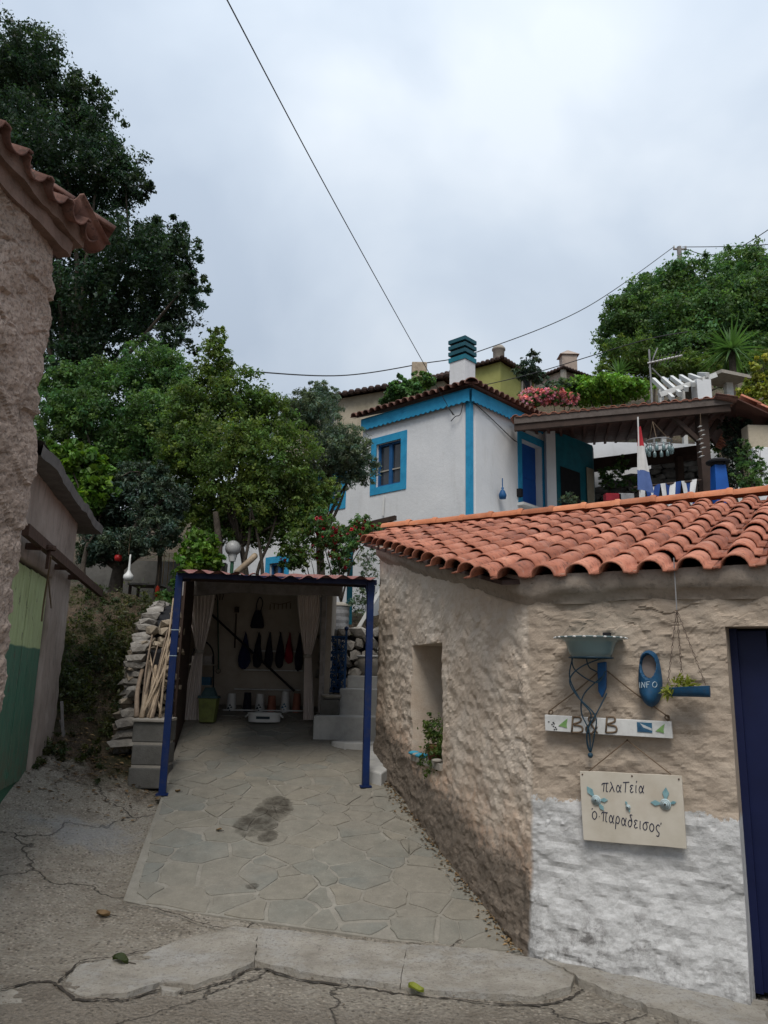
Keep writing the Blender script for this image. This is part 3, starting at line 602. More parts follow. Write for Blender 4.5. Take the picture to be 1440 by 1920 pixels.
# ------------------------------------------------------------------ walls as rough strips
def strip_wall(name, poly, zb, zt, holes, du, dv, disp, mat, parent, radius=0.06, breaks=(), smooth=True, depth_dir=None):
    """poly: XY points; the outside is on the right-hand side. holes: (u0,u1,z0,z1,depth), z0 None = from the base."""
    P = [np.asarray(p, float) for p in poly]; seg = []; u = 0
    for a, b in zip(P[:-1], P[1:]): l = np.linalg.norm(b-a); seg.append((u, u+l, a, b)); u += l
    total = u
    us = set([0.0, total])
    for h in holes: us |= {h[0], h[1]}
    cuts = sorted(us); U = []
    for a, b in zip(cuts[:-1], cuts[1:]): k = max(1, int(round((b-a)/du))); U += [a+(b-a)*i/k for i in range(k)]
    U.append(total); U = np.array(U)
    def at(u):
        for (a, b, p, q) in seg:
            if u <= b+1e-9: return p+(q-p)*((u-a)/(b-a)), nrm(q-p)
        return seg[-1][3], nrm(seg[-1][3]-seg[-1][2])
    XY = []; NN = []
    for u in U:
        p, d = at(u); nn = V3(d[1], -d[0])
        pa, da = at(max(0, u-radius)); pb, db = at(min(total, u+radius))
        if abs(da.dot(db)) < 0.999: p = (pa+pb)/2*0.5+p*0.5 if radius else p; n2 = V3(da[1], -da[0])+V3(db[1], -db[0]); nn = nrm(n2)
        XY.append(p); NN.append(nn)
    XY = np.array(XY); NN = np.array(NN)
    zbv = np.array([zb(*p) for p in XY]); ztv = np.array([zt(*p) for p in XY])
    br = sorted(set(breaks)); rows = []; lev = [zbv]+[np.full(len(U), b) for b in br]+[ztv]
    tags_ = []
    for i in range(len(lev)-1):
        k = max(1, int(round(np.mean(np.abs(lev[i+1]-lev[i]))/dv)))
        for j in range(k): rows.append(lev[i]+(lev[i+1]-lev[i])*j/k); tags_.append(i)
    rows.append(lev[-1])
    Z = np.array(rows); nr_, nu_ = Z.shape
    PP = np.stack([np.broadcast_to(XY[:, 0], Z.shape), np.broadcast_to(XY[:, 1], Z.shape), Z], -1).copy()
    D = disp(PP, np.broadcast_to(U, Z.shape), Z)
    PP[..., 0] += NN[:, 0]*D; PP[..., 1] += NN[:, 1]*D
    verts = PP.reshape(-1, 3).tolist(); faces = []; skip = {}
    for r in range(nr_-1):
        for k in range(nu_-1):
            uc = (U[k]+U[k+1])/2; zc = (Z[r, k]+Z[r+1, k]+Z[r, k+1]+Z[r+1, k+1])/4; hid = None
            for hi, h in enumerate(holes):
                if h[0]-1e-6 < uc < h[1]+1e-6 and (h[2] is None or zc > h[2]) and zc < h[3]: hid = hi
            if hid is None: faces.append((r*nu_+k, r*nu_+k+1, (r+1)*nu_+k+1, (r+1)*nu_+k))
            else: skip[(r, k)] = hid
    uvs = [(float(U[i % nu_]), float(Z.reshape(-1)[i])) for i in range(nr_*nu_)]
    # reveals
    def reveal(i, j, hid):
        dep = holes[hid][4]
        def ext(q):
            nn = NN[q % nu_]; hu = (holes[hid][0]+holes[hid][1])/2; _, dd = at(hu); nn = V3(dd[1], -dd[0])
            p = verts[q]; out = []
            for s_ in (0.25, 0.6, 1.0): out.append((p[0]-nn[0]*dep*s_, p[1]-nn[1]*dep*s_, p[2]))
            return out
        ei, ej = ext(i), ext(j); b = len(verts); verts.extend(ei+ej); uvs.extend([uvs[i]]*3+[uvs[j]]*3)
        pi, pj = i, j
        for s_ in range(3): faces.append((pi, pj, b+3+s_, b+s_)); pi, pj = b+s_, b+3+s_
    for (r, k), hid in skip.items():
        a, b_, c_, d_ = r*nu_+k, r*nu_+k+1, (r+1)*nu_+k+1, (r+1)*nu_+k
        if (r-1, k) not in skip and r > 0: reveal(a, b_, hid)
        if (r+1, k) not in skip: reveal(c_, d_, hid)
        if (r, k-1) not in skip: reveal(d_, a, hid)
        if (r, k+1) not in skip: reveal(b_, c_, hid)
    me = bpy.data.meshes.new(name); me.from_pydata(verts, [], faces); me.update()
    ul = me.uv_layers.new(name='uv'); li = np.zeros(len(me.loops), dtype=np.int32); me.loops.foreach_get('vertex_index', li)
    ul.data.foreach_set('uv', np.array(uvs, dtype=np.float32)[li].ravel())
    me.materials.append(mat)
    if smooth:
        for p in me.polygons: p.use_smooth = True
    o = bpy.data.objects.new(name, me); link(o, parent); return o, at

# ------------------------------------------------------------------ plaster shed with tiled roof
SB = V3(0.935, 4.889, 0.0); SA = math.radians(31.5)
ST = V3(math.sin(SA), math.cos(SA), 0); SE = V3(math.cos(SA), -math.sin(SA), 0); SF = V3(-0.03, 8.45, 0)
SLOPE = 0.314
def zroof(x, y): return 2.295+((x-SB[0])*ST[0]+(y-SB[1])*ST[1]+0.1)*SLOPE
def FP(s, z, off=0.0): return SB+SE*s+V3(0, 0, z)-ST*off
def fpx(px, py, off=0.0): return onpl(px, py, SB-ST*off, ST)
def fs_(px, py, off=0.0):
    p = fpx(px, py, off); return (p-SB).dot(SE), p[2]
shed = thing('plaster_shed', 'low beige plaster shed with orange clay tile roof and whitewashed base', 'shed', SB)
ULEN = np.linalg.norm(SB-SF)
t = NT('shed_plaster'); uv = t.uv(); u_, z_, _q = t.xyz(uv)
fac_ = t.mr(u_, ULEN-0.03, ULEN+0.01)   # 1 on the front
n1 = t.noise(3.2, 6, 0.7); n2 = t.noise(14, 6, 0.75); n3 = t.noise(1.3, 4, 0.6)
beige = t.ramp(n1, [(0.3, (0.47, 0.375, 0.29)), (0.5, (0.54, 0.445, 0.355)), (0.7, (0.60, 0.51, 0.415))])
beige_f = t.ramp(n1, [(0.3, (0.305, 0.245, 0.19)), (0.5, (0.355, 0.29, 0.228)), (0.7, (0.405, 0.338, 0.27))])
sidec = t.mix(t.ramp(t.noise(2.1, 5, 0.65, t.map(t.pos, (1, 1, 1), (5, 2, 7))), [(0.45, 0), (0.6, 0.6)]), beige, (0.60, 0.53, 0.45))
# pink-tan flaking lower on the side wall, then dark damp band along the ramp
hr = t.math('SUBTRACT', z_, t.math('MULTIPLY', t.math('SUBTRACT', ULEN, u_), 0.19))   # height above the ramp
zz = t.math('ADD', hr, t.math('MULTIPLY', t.math('SUBTRACT', n1, 0.5), 0.9))
pink = t.math('MULTIPLY', t.ramp(zz, [(0.40, 1), (0.85, 0)]), t.ramp(n2, [(0.38, 0.1), (0.6, 0.9)]))
sidec = t.mix(pink, sidec, (0.45, 0.305, 0.215))
zd = t.math('ADD', hr, t.math('ADD', t.math('MULTIPLY', t.math('SUBTRACT', n2, 0.5), 0.35), t.math('MULTIPLY', t.math('SUBTRACT', n3, 0.5), 0.5)))
sidec = t.mix(t.ramp(zd, [(0.34, 0.92), (0.50, 0)]), sidec, t.ramp(n2, [(0.3, (0.075, 0.062, 0.05)), (0.55, (0.15, 0.125, 0.10)), (0.8, (0.25, 0.21, 0.17))]))
zw = t.math('ADD', z_, t.math('ADD', t.math('MULTIPLY', t.math('SUBTRACT', n2, 0.5), 0.20), t.math('MULTIPLY', t.math('SUBTRACT', n1, 0.5), 0.10)))
ww = t.mr(zw, 0.903, 0.897)
white = t.ramp(t.noise(9, 6, 0.7), [(0.28, (0.37, 0.368, 0.36)), (0.5, (0.48, 0.478, 0.472)), (0.75, (0.57, 0.568, 0.56))])
# grey worn patches low on the whitewash
zg = t.math('ADD', z_, t.math('MULTIPLY', t.math('SUBTRACT', n1, 0.5), 1.5))
white = t.mix(t.math('MULTIPLY', t.ramp(zg, [(0.04, 1), (0.42, 0)]), t.ramp(n2, [(0.44, 0.0), (0.60, 0.85)])), white, t.ramp(t.noise(30, 4, 0.7), [(0.4, (0.10, 0.095, 0.09)), (0.65, (0.27, 0.26, 0.25))]))
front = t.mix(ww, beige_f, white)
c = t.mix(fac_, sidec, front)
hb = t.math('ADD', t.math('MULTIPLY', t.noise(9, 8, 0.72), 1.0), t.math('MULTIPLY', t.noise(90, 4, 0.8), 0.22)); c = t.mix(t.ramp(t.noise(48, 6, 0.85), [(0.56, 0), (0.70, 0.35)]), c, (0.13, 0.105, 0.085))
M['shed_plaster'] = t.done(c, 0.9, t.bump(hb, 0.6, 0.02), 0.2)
def shed_disp(P, U, Z):
    d = 0.020*fbm(P, 2.2, 3, 31)-0.018*np.abs(fbm(P*V3(1, 1, 1.7), 4.5, 3, 35))+0.008*fbm(P*V3(1, 1, 1.4), 13, 3, 37)
    hgt = Z-np.clip(0.2*(P[..., 1]-5.0), 0, 9)
    front = sstep(ULEN-0.1, ULEN+0.1, U)
    Uw = U+0.05*fbm(P, 7, 2, 71)+0.02*fbm(P, 22, 2, 75); Zw = Z+0.05*fbm(P, 7, 2, 73)+0.02*fbm(P, 22, 2, 77)
    rough = np.clip(0.55+0.8*vnoise(P, 1.4, 81), 0.15, 1)
    fc = facets(Uw, Zw, 0.15, 0.11, 91, 0.22)+facets(Uw, Zw, 0.07, 0.05, 93, 0.30)
    ff_ = facets(Uw, Zw, 0.26, 0.075, 95, 0.26)+facets(Uw, Zw, 0.11, 0.04, 97, 0.30)
    d = d+rough*lerp(0.32*fc, 0.20*ff_, front)
    d = d+(0.05+0.03*front)*sstep(0.55, 0.0, hgt)+0.012*front*sstep(0.93, 0.88, Z+0.03*vnoise(P, 7, 3))
    return 0.75*d+0.004
sp = [SF[:2], SB[:2], (SB+SE*4.2)[:2]]
shed_wall, _at = strip_wall('wall', sp, lambda x, y: float(gz(x, y))-0.12, lambda x, y: float(zroof(x, y))-0.10,
    [(ULEN-2.44, ULEN-1.61, 0.87, 1.885, 0.62), (ULEN+1.165, ULEN+2.25, None, 1.912, 0.2)], 0.0135, 0.0135, shed_disp, M['shed_plaster'], shed, 0.07, (0.87, 1.885, 1.912), smooth=False)
# other walls and the dark inside of the niche
mb = MB(); b1 = SB+SE*4.2; b2 = b1+ST*3.55; b3 = SF+SE*0.1+ST*1.2
for a, b in ((b1, b2), (b2, b3), (b3, SF)):
    mb.add([(a[0], a[1], -0.2), (b[0], b[1], -0.2), (b[0], b[1], zroof(b[0], b[1])-0.1), (a[0], a[1], zroof(a[0], a[1])-0.1)], [(0, 1, 2, 3)])
mb.build('back_wall', M['shed_plaster'], shed)
dS = nrm(SB-SF); nS = V3(dS[1], -dS[0], 0)
def SP(u, z, off=0): return SB-dS*u+V3(0, 0, z)+nS*off       # u from the front corner along the side
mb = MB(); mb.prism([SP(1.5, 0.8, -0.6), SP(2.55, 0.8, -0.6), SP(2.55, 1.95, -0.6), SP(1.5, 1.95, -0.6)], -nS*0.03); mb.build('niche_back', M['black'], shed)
mb = MB(); mb.prism([SP(1.63, .905, -0.55), SP(2.42, .905, -0.55), SP(2.42, 0.905, 0.01), SP(1.63, 0.905, 0.01)], V3(0, 0, -0.05)); mb.build('niche_sill', M['mortar_light'], shed)
# cornice
cp = []
for (a, b, k) in ((SP(ULEN, 0), SP(0, 0), 60), (SB, SB+SE*4.2, 70)):
    cp += [lerp(a, b, i/k) for i in range(k)]
G = []
for i, p in enumerate(cp):
    w = 1.0 if p[0] > SB[0]+0.02 else 0.0; k = sstep(SB[0]-0.12, SB[0]+0.12, p[0]); nn = nrm(lerp(nS, -ST, k))
    zt = zroof(p[0], p[1])-0.115; j = 0.02*float(fbm(p[None], 6, 3, 77)[0])
    th = 0.10+0.015*float(fbm(p[None], 2, 2, 79)[0])
    G.append([p+V3(0, 0, zt-th-0.05)+nn*(0.0+j), p+V3(0, 0, zt-th+j)+nn*(0.03+j*.5), p+V3(0, 0, zt-th*0.85)+nn*(0.055+j*.5), p+V3(0, 0, zt-0.02)+nn*(0.06+j*0.6), p+V3(0, 0, zt+0.035)+nn*(0.065+j*0.5), p+V3(0, 0, zt+0.035)-nn*0.1])
mb = MB(); mb.sheet(G)
t = NT('cornice'); c = t.ramp(t.noise(5, 6, 0.7), [(0.3, (0.22, 0.18, 0.145)), (0.5, (0.30, 0.25, 0.205)), (0.72, (0.37, 0.32, 0.27))])
c = t.mix(t.ramp(t.noise(18, 5, 0.8), [(0.52, 0), (0.7, 0.5)]), c, (0.08, 0.07, 0.06))
M['cornice'] = t.done(c, 0.9, t.bump(t.noise(30, 5, 0.7), 0.5, 0.012), 0.2)
fixn(mb.build('cornice', M['cornice'], shed, True))
# roof deck and tiles
def RP(s, tt, lift=0): return SB+SE*s+ST*tt+V3(0, 0, 2.295+(tt+0.1)*SLOPE+lift)
def tstart(s): return max(-0.115, -0.944*s-0.33-0.107*(s+0.28))
TR = 3.78
mb = MB(); deck = [RP(-0.15, -0.05, -0.085), RP(4.4, -0.05, -0.085), RP(4.4, TR, -0.085), RP(-3.15, TR, -0.085), RP(-3.1, 2.85, -0.085)]
mb.prism(deck, V3(0, 0, -0.03)); roof = mb.build('roof', M['dark_tile'], shed); fixn(roof)
# mono-pitch back slope beyond the ridge
mb = MB(); mb.prism([RP(-3.1, TR, -0.07), RP(4.4, TR, -0.07), RP(4.4, TR+0.7, -0.07-0.5), RP(-3.0, TR+0.7, -0.57)], V3(0, 0, -0.04)); fixn(mb.build('roof_back_slope', M['tile'], shed))
def tile_mesh(name, wid, rad, length, mat, taper=0.06, th=0.011, n=9):
    mb = MB(); prof = []
    prof.append((-wid/2, -0.004)); 
    for i in range(n+1):
        a = math.pi*i/n; prof.append((-rad*math.cos(a)+(wid/2-rad)*0.25, rad*0.92*math.sin(a)))
    prof.append((wid/2+0.012, -0.004))
    m = len(prof); vs_ = []
    for (yy, k, lift) in ((0, 1.0+taper/2, 0.014), (length*0.5, 1.0, 0.006), (length, 1.0-taper/2, -0.004)):
        for (x, z) in prof: vs_.append((x*k, yy, z*k+lift))
        for (x, z) in prof: vs_.append((x*k*0.95, yy, z*k+lift-th))
    f = []
    for s_ in range(2):
        o = s_*2*m
        for i in range(m-1):
            f.append((o+i, o+i+1, o+2*m+i+1, o+2*m+i)); f.append((o+m+i, o+3*m+i, o+3*m+i+1, o+m+i+1))
        f.append((o, o+2*m, o+3*m, o+m)); f.append((o+m-1, o+2*m-1, o+4*m-1, o+3*m-1))
    for i in range(m-1): f.append((i, i+m, i+m+1, i+1)); f.append((4*m+i, 4*m+i+1, 5*m+i+1, 5*m+i))
    mb.add(vs_, f); me = mb.mesh(name, mat)
    for i, p in enumerate(me.polygons): p.use_smooth = i < 8*(m-1)
    return me
def place(name, me, parent, o, ex, ey, ez, scale=(1, 1, 1)):
    ob = bpy.data.objects.new(name, me); link(ob, parent)
    Mx = Matrix.Identity(4)
    for i in range(3):
        Mx[i][0], Mx[i][1], Mx[i][2], Mx[i][3] = ex[i]*scale[0], ey[i]*scale[1], ez[i]*scale[2], o[i]
    ob.matrix_basis = Mx; return ob
TILE = tile_mesh('roof_tile', 0.222, 0.073, 0.42, M['tile'])
td = nrm(ST+V3(0, 0, SLOPE)); tn = nrm(np.cross(SE, td)); SP_T = 0.222; EXP = 0.352*math.cos(math.radians(20))
R_ = random.Random(3); s = -3.2
cnt = 0
while s < 2.35:
    t0 = tstart(s); k = 0
    while -0.115+EXP*(k+1) < t0+0.05: k += 1
    first = True
    while True:
        ta = -0.115+EXP*k; tb = ta+0.42*math.cos(math.radians(20))
        if ta > TR-0.12: break
        a = max(ta, t0) if first else ta; ln = (min(tb, TR+0.02)-a)/math.cos(math.radians(20))
        base = RP(s+R_.uniform(-.009, .009), a+R_.uniform(-.014, .014), -0.068+R_.uniform(-0.005, 0.007))
        yaw = R_.uniform(-0.035, 0.035); ex = nrm(SE+td*yaw); ey = nrm(td-SE*yaw+tn*R_.uniform(-.006, .006))
        place('roof_tile', TILE, roof, base, ex, ey, np.cross(ex, ey), (1, ln/0.42, 1)); cnt += 1
        first = False; k += 1
    s += SP_T
def ridge_mesh(name, L_, r, mat):
    mb = MB(); G = []
    for (y, k) in ((0, 1.0), (0.02, 1.14), (0.055, 1.16), (0.075, 1.02), (L_*0.6, 0.98), (L_, 0.92)):
        G.append([(-r*k*math.cos(math.pi*i/12)*1.05, y, r*k*math.sin(math.pi*i/12)*0.85-0.02) for i in range(13)])
    mb.sheet(G); return mb.mesh(name, mat, True)
RID = ridge_mesh('ridge_tile', 0.43, 0.095, M['tile_ridge'])
s = 2.4
while s > -3.0:
    place('ridge_tile', RID, roof, RP(s, TR+0.02, 0.015+R_.uniform(-.006, .006)), ST, -SE, V3(0, 0, 1)); s -= 0.385
# door
mb = MB()
door = thing('shed_door', 'dark navy blue wooden door in the plaster shed doorway', 'door', FP(1.7, 0.05, -0.15))
for i in range(6):
    a = 1.18+i*0.178
    m2 = MB(); m2.prism([FP(a+0.003, 0.02, -0.17), FP(a+0.175, 0.02, -0.17), FP(a+0.175, 1.9, -0.17), FP(a+0.003, 1.9, -0.17)], ST*0.03); fixn(m2.build('plank', M['navy'], door, bevel=0.004))
m2 = MB(); m2.prism([FP(1.17, 0.0, -0.205), FP(2.26, 0.0, -0.205), FP(2.26, 1.93, -0.205), FP(1.17, 1.93, -0.205)], ST*0.03); m2.build('backing', M['black'], door)
m2 = MB(); m2.prism([FP(1.163, 0.02, -0.14), FP(1.205, 0.02, -0.14), FP(1.205, 1.91, -0.14), FP(1.163, 1.91, -0.14)], ST*0.028); m2.build('frame', M['navy'], door)

#t = NT('surround'); c = t.ramp(t.noise(6, 6, 0.7), [(0.3, (0.20, 0.165, 0.13)), (0.7, (0.31, 0.265, 0.215))]); M['surround'] = t.done(c, 0.9, t.bump(t.noise(40, 5, 0.7), 0.5, 0.01), 0.2)


# ------------------------------------------------------------------ rough stone house on the left
HC = W(112, 480, 5.0); WD = nrm(V3(0.11, 0.99, 0)); WN = V3(WD[1], -WD[0], 0)     # WN points to the street
lh = thing('rough_stone_house', 'tall rough pinkish stone house with clay tile eave over the street', 'house', (HC[0], HC[1], 0))
t = NT('roughcast'); n1 = t.noise(2.2, 5, 0.65); n2 = t.noise(38, 5, 0.8)
c = t.ramp(n1, [(0.3, (0.25, 0.19, 0.15)), (0.5, (0.35, 0.27, 0.218)), (0.7, (0.44, 0.345, 0.285))])
c = t.mix(t.ramp(n2, [(0.40, 0.65), (0.52, 0)]), c, (0.10, 0.078, 0.066))
c = t.mix(t.ramp(t.noise(55, 3, 0.8), [(0.6, 0), (0.75, 0.5)]), c, (0.42, 0.35, 0.29))
M['roughcast'] = t.done(c, 0.95, t.bump(t.math('ADD', t.noise(30, 6, 0.75), t.math('MULTIPLY', t.noise(120, 3, 0.7), 0.4)), 0.6, 0.015), 0.15)
_R = np.random.RandomState(5)
def joints(U, Z, cw, ch, seed=5):
    R = np.random.RandomState(seed); best = np.full(U.shape, 9.0); sec = np.full(U.shape, 9.0)
    iu = np.floor(U/cw).astype(int); iz = np.floor(Z/ch).astype(int)
    for a in (-1, 0, 1):
        for b in (-1, 0, 1):
            cu, cz = iu+a, iz+b
            ju = _hash(cu, cz, cu*0, seed); jz = _hash(cu, cz, cu*0+1, seed)
            d = np.hypot((cu+0.5+0.8*(ju-.5)+0.5*(cz % 2)-U/cw), (cz+0.5+0.5*(jz-.5)-Z/ch))
            sec = np.minimum(sec, np.maximum(d, best)); best = np.minimum(best, d)
    return sec-best
def lh_disp(P, U, Z):
    Uw = U+0.05*fbm(P, 3, 2, 41); Zw = Z+0.05*fbm(P, 3, 2, 43)
    e_ = joints(Uw, Zw, 0.62, 0.42)
    patch = np.clip(vnoise(P, 0.8, 55)*1.3+0.65, 0.1, 1)
    d = -0.055*sstep(0.075, 0.0, e_)*patch+0.034*fbm(P, 2.0, 3, 44)+0.010*fbm(P, 12, 3, 46)+0.006*fbm(P, 36, 2, 48)+0.4*facets(Uw, Zw, 0.26, 0.18, 47, 0.20)+0.35*facets(U+.03*fbm(P, 12, 2, 49), Z+.03*fbm(P, 12, 2, 50), 0.08, 0.06, 51, 0.35)
    return d
near_ = HC-WD*4.2; back_ = HC+V3(-3.0, 0.35, 0)
lhw, _ = strip_wall('wall', [near_[:2], HC[:2], back_[:2]], lambda x, y: float(gz(x, y))-0.15, lambda x, y: HC[2]+0.04, [], 0.017, 0.017, lh_disp, M['roughcast'], lh, 0.06, smooth=False)
# stepped cornice
def lhp(u, off, z): return HC-WD*u+WN*off+V3(0, 0, z-HC[2])      # u towards the camera
cm = surf('cornice_old', (0.13, 0.085, 0.065), (0.22, 0.15, 0.12), 6, 40, 0.7, 0.012, 0.92, dirt=0.3)
zc = HC[2]
for k, (o0, z0, z1) in enumerate(((0.05, zc+0.02, zc+0.14), (0.10, zc+0.142, zc+0.26))):
    mb = MB(); G = []
    for i in range(71):
        u = -0.06-0.08*k+i*0.062; j = [0.010*float(v) for v in fbm(np.array([[u*5+k*9, q*2.0, 0] for q in range(4)]), 1.3, 3, 7)]
        G.append([lhp(u, -0.05, z0), lhp(u, o0+j[0], z0+j[1]), lhp(u, o0+j[2]+.005, z1+j[3]), lhp(u, -0.05, z1)])
    mb.sheet(G); mb.add([G[0][0], G[0][1], G[0][2], G[0][3]], [(0, 1, 2, 3)]); 
    for q in (G[0][1], ): mb.add([G[0][1], G[0][1]+V3(-2.6, .3, 0), G[0][2]+V3(-2.6, .3, 0), G[0][2]], [(0, 1, 2, 3)])
    fixn(mb.build('cornice', cm, lh))
TOLD = tile_mesh('old_roof_tile', 0.24, 0.088, 0.44, M['tile_old'], 0.12, 0.014)
eave0 = W(168, 418, 5.0)
mb = MB(); rd = nrm(-WN+V3(0, 0, 0.36))
a, b = lhp(-0.2, 0.06, zc+0.275), lhp(4.2, 0.06, zc+0.275)
mb.prism([a, b, b+rd*3.0, a+rd*3.0+WD*0-WD*1.2], V3(0, 0, -0.03)); lroof = mb.build('roof', M['dark_tile'], lh)
R_ = random.Random(8)
for k in range(3):
    for i in range(18):
        u = 0.02+i*0.243-0.14
        yaw = R_.uniform(-.05, .05); ex = nrm(WD+rd*yaw); ey = nrm(rd-WD*yaw+V3(0, 0, R_.uniform(-.02, .02)))
        p = lhp(u, 0.19+R_.uniform(-.02, .02), zc+0.275+R_.uniform(-.008, .012))+rd*0.36*k
        place('roof_tile', TOLD, lroof, p, -ex, ey, np.cross(-ex, ey))
# hip end: upturned tiles at the corner
hd = nrm(-WN*0.75-WD*0.65+V3(0, 0, 0.40))
for k in range(3):
    ex = nrm(np.cross(hd, V3(0, 0, 1))); place('hip_tile', TOLD, lroof, lhp(-0.30, 0.20, zc+0.33)+hd*0.34*k, ex, hd, np.cross(ex, hd), (1.05, 1, 1.05))
fd = nrm(-WD+V3(0, 0, 0.30))
for i in range(8):
    ex = WN; place('roof_tile', TOLD, lroof, lhp(-0.30, 0.08-0.243*i, zc+0.275), ex, fd, np.cross(ex, fd))

# ------------------------------------------------------------------ outbuilding with green door
OC = V3(-3.5, 8.52, 0.6); OD = nrm(V3(-0.23, 0.97, 0)); ON = V3(OD[1], -OD[0], 0)
def opx(px, py, off=0): return onpl(px, py, OC+ON*off, ON)
def ou(p): return (p-OC).dot(OD)      # negative towards the camera
ob = thing('concrete_outbuilding', 'grey plastered outbuilding with concrete slab eave beside the weedy path', 'outbuilding', OC)
t = NT('out_plaster'); n1 = t.noise(2.0, 5, 0.65)
c = t.ramp(n1, [(0.3, (0.23, 0.185, 0.155)), (0.5, (0.31, 0.255, 0.22)), (0.72, (0.38, 0.32, 0.28))])
c = t.mix(t.ramp(t.noise(5, 5, 0.7, t.map(t.pos, (3, 3, 0.5))), [(0.5, 0), (0.7, 0.5)]), c, (0.11, 0.095, 0.085))
M['out_plaster'] = t.done(c, 0.95, t.bump(t.noise(45, 6, 0.75), 0.6, 0.012), 0.15)
ostart = OC-OD*3.2
d1 = opx(92, 1140); uD = ou(d1)+3.2
obw, _ = strip_wall('wall', [ostart[:2], OC[:2], (OC+V3(-3, 0.3, 0))[:2]], lambda x, y: float(gz(x, y))-0.25, lambda x, y: 3.26, [(uD-1.6, uD, None, 2.47, 0.12)], 0.05, 0.05,
    lambda P, U, Z: 0.012*fbm(P, 2.5, 3, 61)+0.006*fbm(P, 12, 3, 63), M['out_plaster'], ob, 0.04, (2.47,))
sm = surf('slab_conc', (0.10, 0.095, 0.09), (0.17, 0.16, 0.15), 6, 50, 0.6, 0.01, 0.95, dirt=0.4)
def op(u, off, z): return V3(OC[0], OC[1], 0)+OD*u+ON*off+V3(0, 0, z)
mb = MB(); G = []
for i in range(40):
    u = -3.0+i*0.095; j = 0.012*float(fbm(V3(u, 0, 0)[None], 3, 3, 4)[0]); G.append([op(u, -0.3, 3.22), op(u, 0.17+j, 3.22+j), op(u, 0.18+j, 3.31+j), op(u, -0.3, 3.36)])
mb.sheet(G); mb.add(G[-1], [(0, 1, 2, 3)]); fixn(mb.build('eave_slab', sm, ob))
mb = MB(); mb.add([op(-3, 0.16, 3.32), op(.7, .16, 3.32), op(.7, -3, 3.9), op(-3, -3, 3.9)], [(0, 1, 2, 3)]); oroof = mb.build('roof', sm, ob)
R_ = random.Random(4)
for i in range(16):
    ex = OD; ey = nrm(-ON+V3(0, 0, 0.17)); place('roof_tile', TOLD, oroof, op(-2.9+i*0.23, 0.13+R_.uniform(-.09, .03), 3.33), -ex, ey, np.cross(-ex, ey))
# rail beam
mb = MB(); ra, rb = op(-3.0, 0.11, 2.62), op(1.75, 0.11, 2.60); mb.beam(ra, rb, 0.05, 0.09); rail = mb.build('door_rail', M['rust_iron'], ob)
for u in (-2.4, -1.1, -0.25):
    m2 = MB(); m2.beam(op(u, 0.0, 2.58), op(u, 0.12, 2.58), 0.06, 0.05); m2.build('bracket', M['rust_iron'], rail)
hk = opx(92, 1032, 0.15); m2 = MB(); m2.lathe([(0.055, -.02), (0.06, 0), (0.055, .02), (0.03, .025)], hk+V3(0, 0, 0.02), 10); m2.obox(hk+V3(0, 0, -.08), (0.012, 0, 0), (0, .012, 0), (0, 0, .08)); m2.build('roller', M['rust_iron'], rail)
# green door of planks, light above and dark below
t = NT('green_door'); x_, y_, z_ = t.xyz(); zz = t.math('ADD', z_, t.math('MULTIPLY', t.math('SUBTRACT', t.noise(1.2, 2), 0.5), 0.12))
light = t.ramp(t.noise(6, 5, 0.7, t.map(t.pos, (3, 3, 0.5))), [(0.3, (0.28, 0.33, 0.15)), (0.7, (0.40, 0.46, 0.25))])
dark = t.ramp(t.noise(6, 5, 0.7, t.map(t.pos, (3, 3, 0.5))), [(0.3, (0.03, 0.095, 0.06)), (0.7, (0.06, 0.155, 0.10))])
c = t.mix(t.mr(zz, 1.79, 1.775), light, dark); c = t.mix(t.ramp(t.noise(16, 6, 0.75, t.map(t.pos, (5, 5, 0.35))), [(0.5, 0), (0.62, 0.5)]), c, (0.16, 0.15, 0.11))
c = t.mix(t.ramp(t.noise(7, 6, 0.75, t.map(t.pos, (1, 1, 1), (4, 1, 2))), [(0.60, 0), (0.66, 0.9)]), c, (0.085, 0.07, 0.055))
c = t.mix(t.math('MULTIPLY', t.mr(zz, 1.15, 0.75), t.ramp(t.noise(9, 6, 0.75), [(0.4, 0), (0.6, 0.7)])), c, (0.10, 0.085, 0.055))
M['green_door'] = t.done(c, 0.75, t.bump(t.noise(14, 5, 0.7, t.map(t.pos, (6, 6, 0.5))), 0.4, 0.008), 0.3)
gd = thing('plank_door', 'plank door painted light green above and dark green below', 'door', op(uD-3.2-0.8, -0.05, 0.55))
ww_ = 0.262
for i in range(6):
    a = uD-3.2-0.02-ww_*(i+1)+0.02; o_ = -0.035+rnd.uniform(-.006, .006)
    m2 = MB(); m2.prism([op(a+0.005, o_, 0.62), op(a+ww_-0.004, o_, 0.62+rnd.uniform(-.02, .02)), op(a+ww_-0.004, o_, 2.44), op(a+0.005, o_, 2.45)], -ON*0.03); fixn(m2.build('plank', M['green_door'], gd, bevel=0.004))
m2 = MB(); m2.prism([op(uD-3.2-1.7, -0.075, 0.3), op(uD-3.2, -0.075, 0.3), op(uD-3.2, -0.075, 2.5), op(uD-3.2-1.7, -0.075, 2.5)], -ON*0.02); m2.build('backing', M['black'], gd)
m2 = MB(); m2.prism([op(uD-3.2-1.58, -0.045, 0.35), op(uD-3.2-0.02, -0.045, 0.35), op(uD-3.2-0.02, -0.045, 0.63), op(uD-3.2-1.58, -0.045, 0.63)], -ON*0.02); m2.build('kick_board', M['green_dark'], gd)
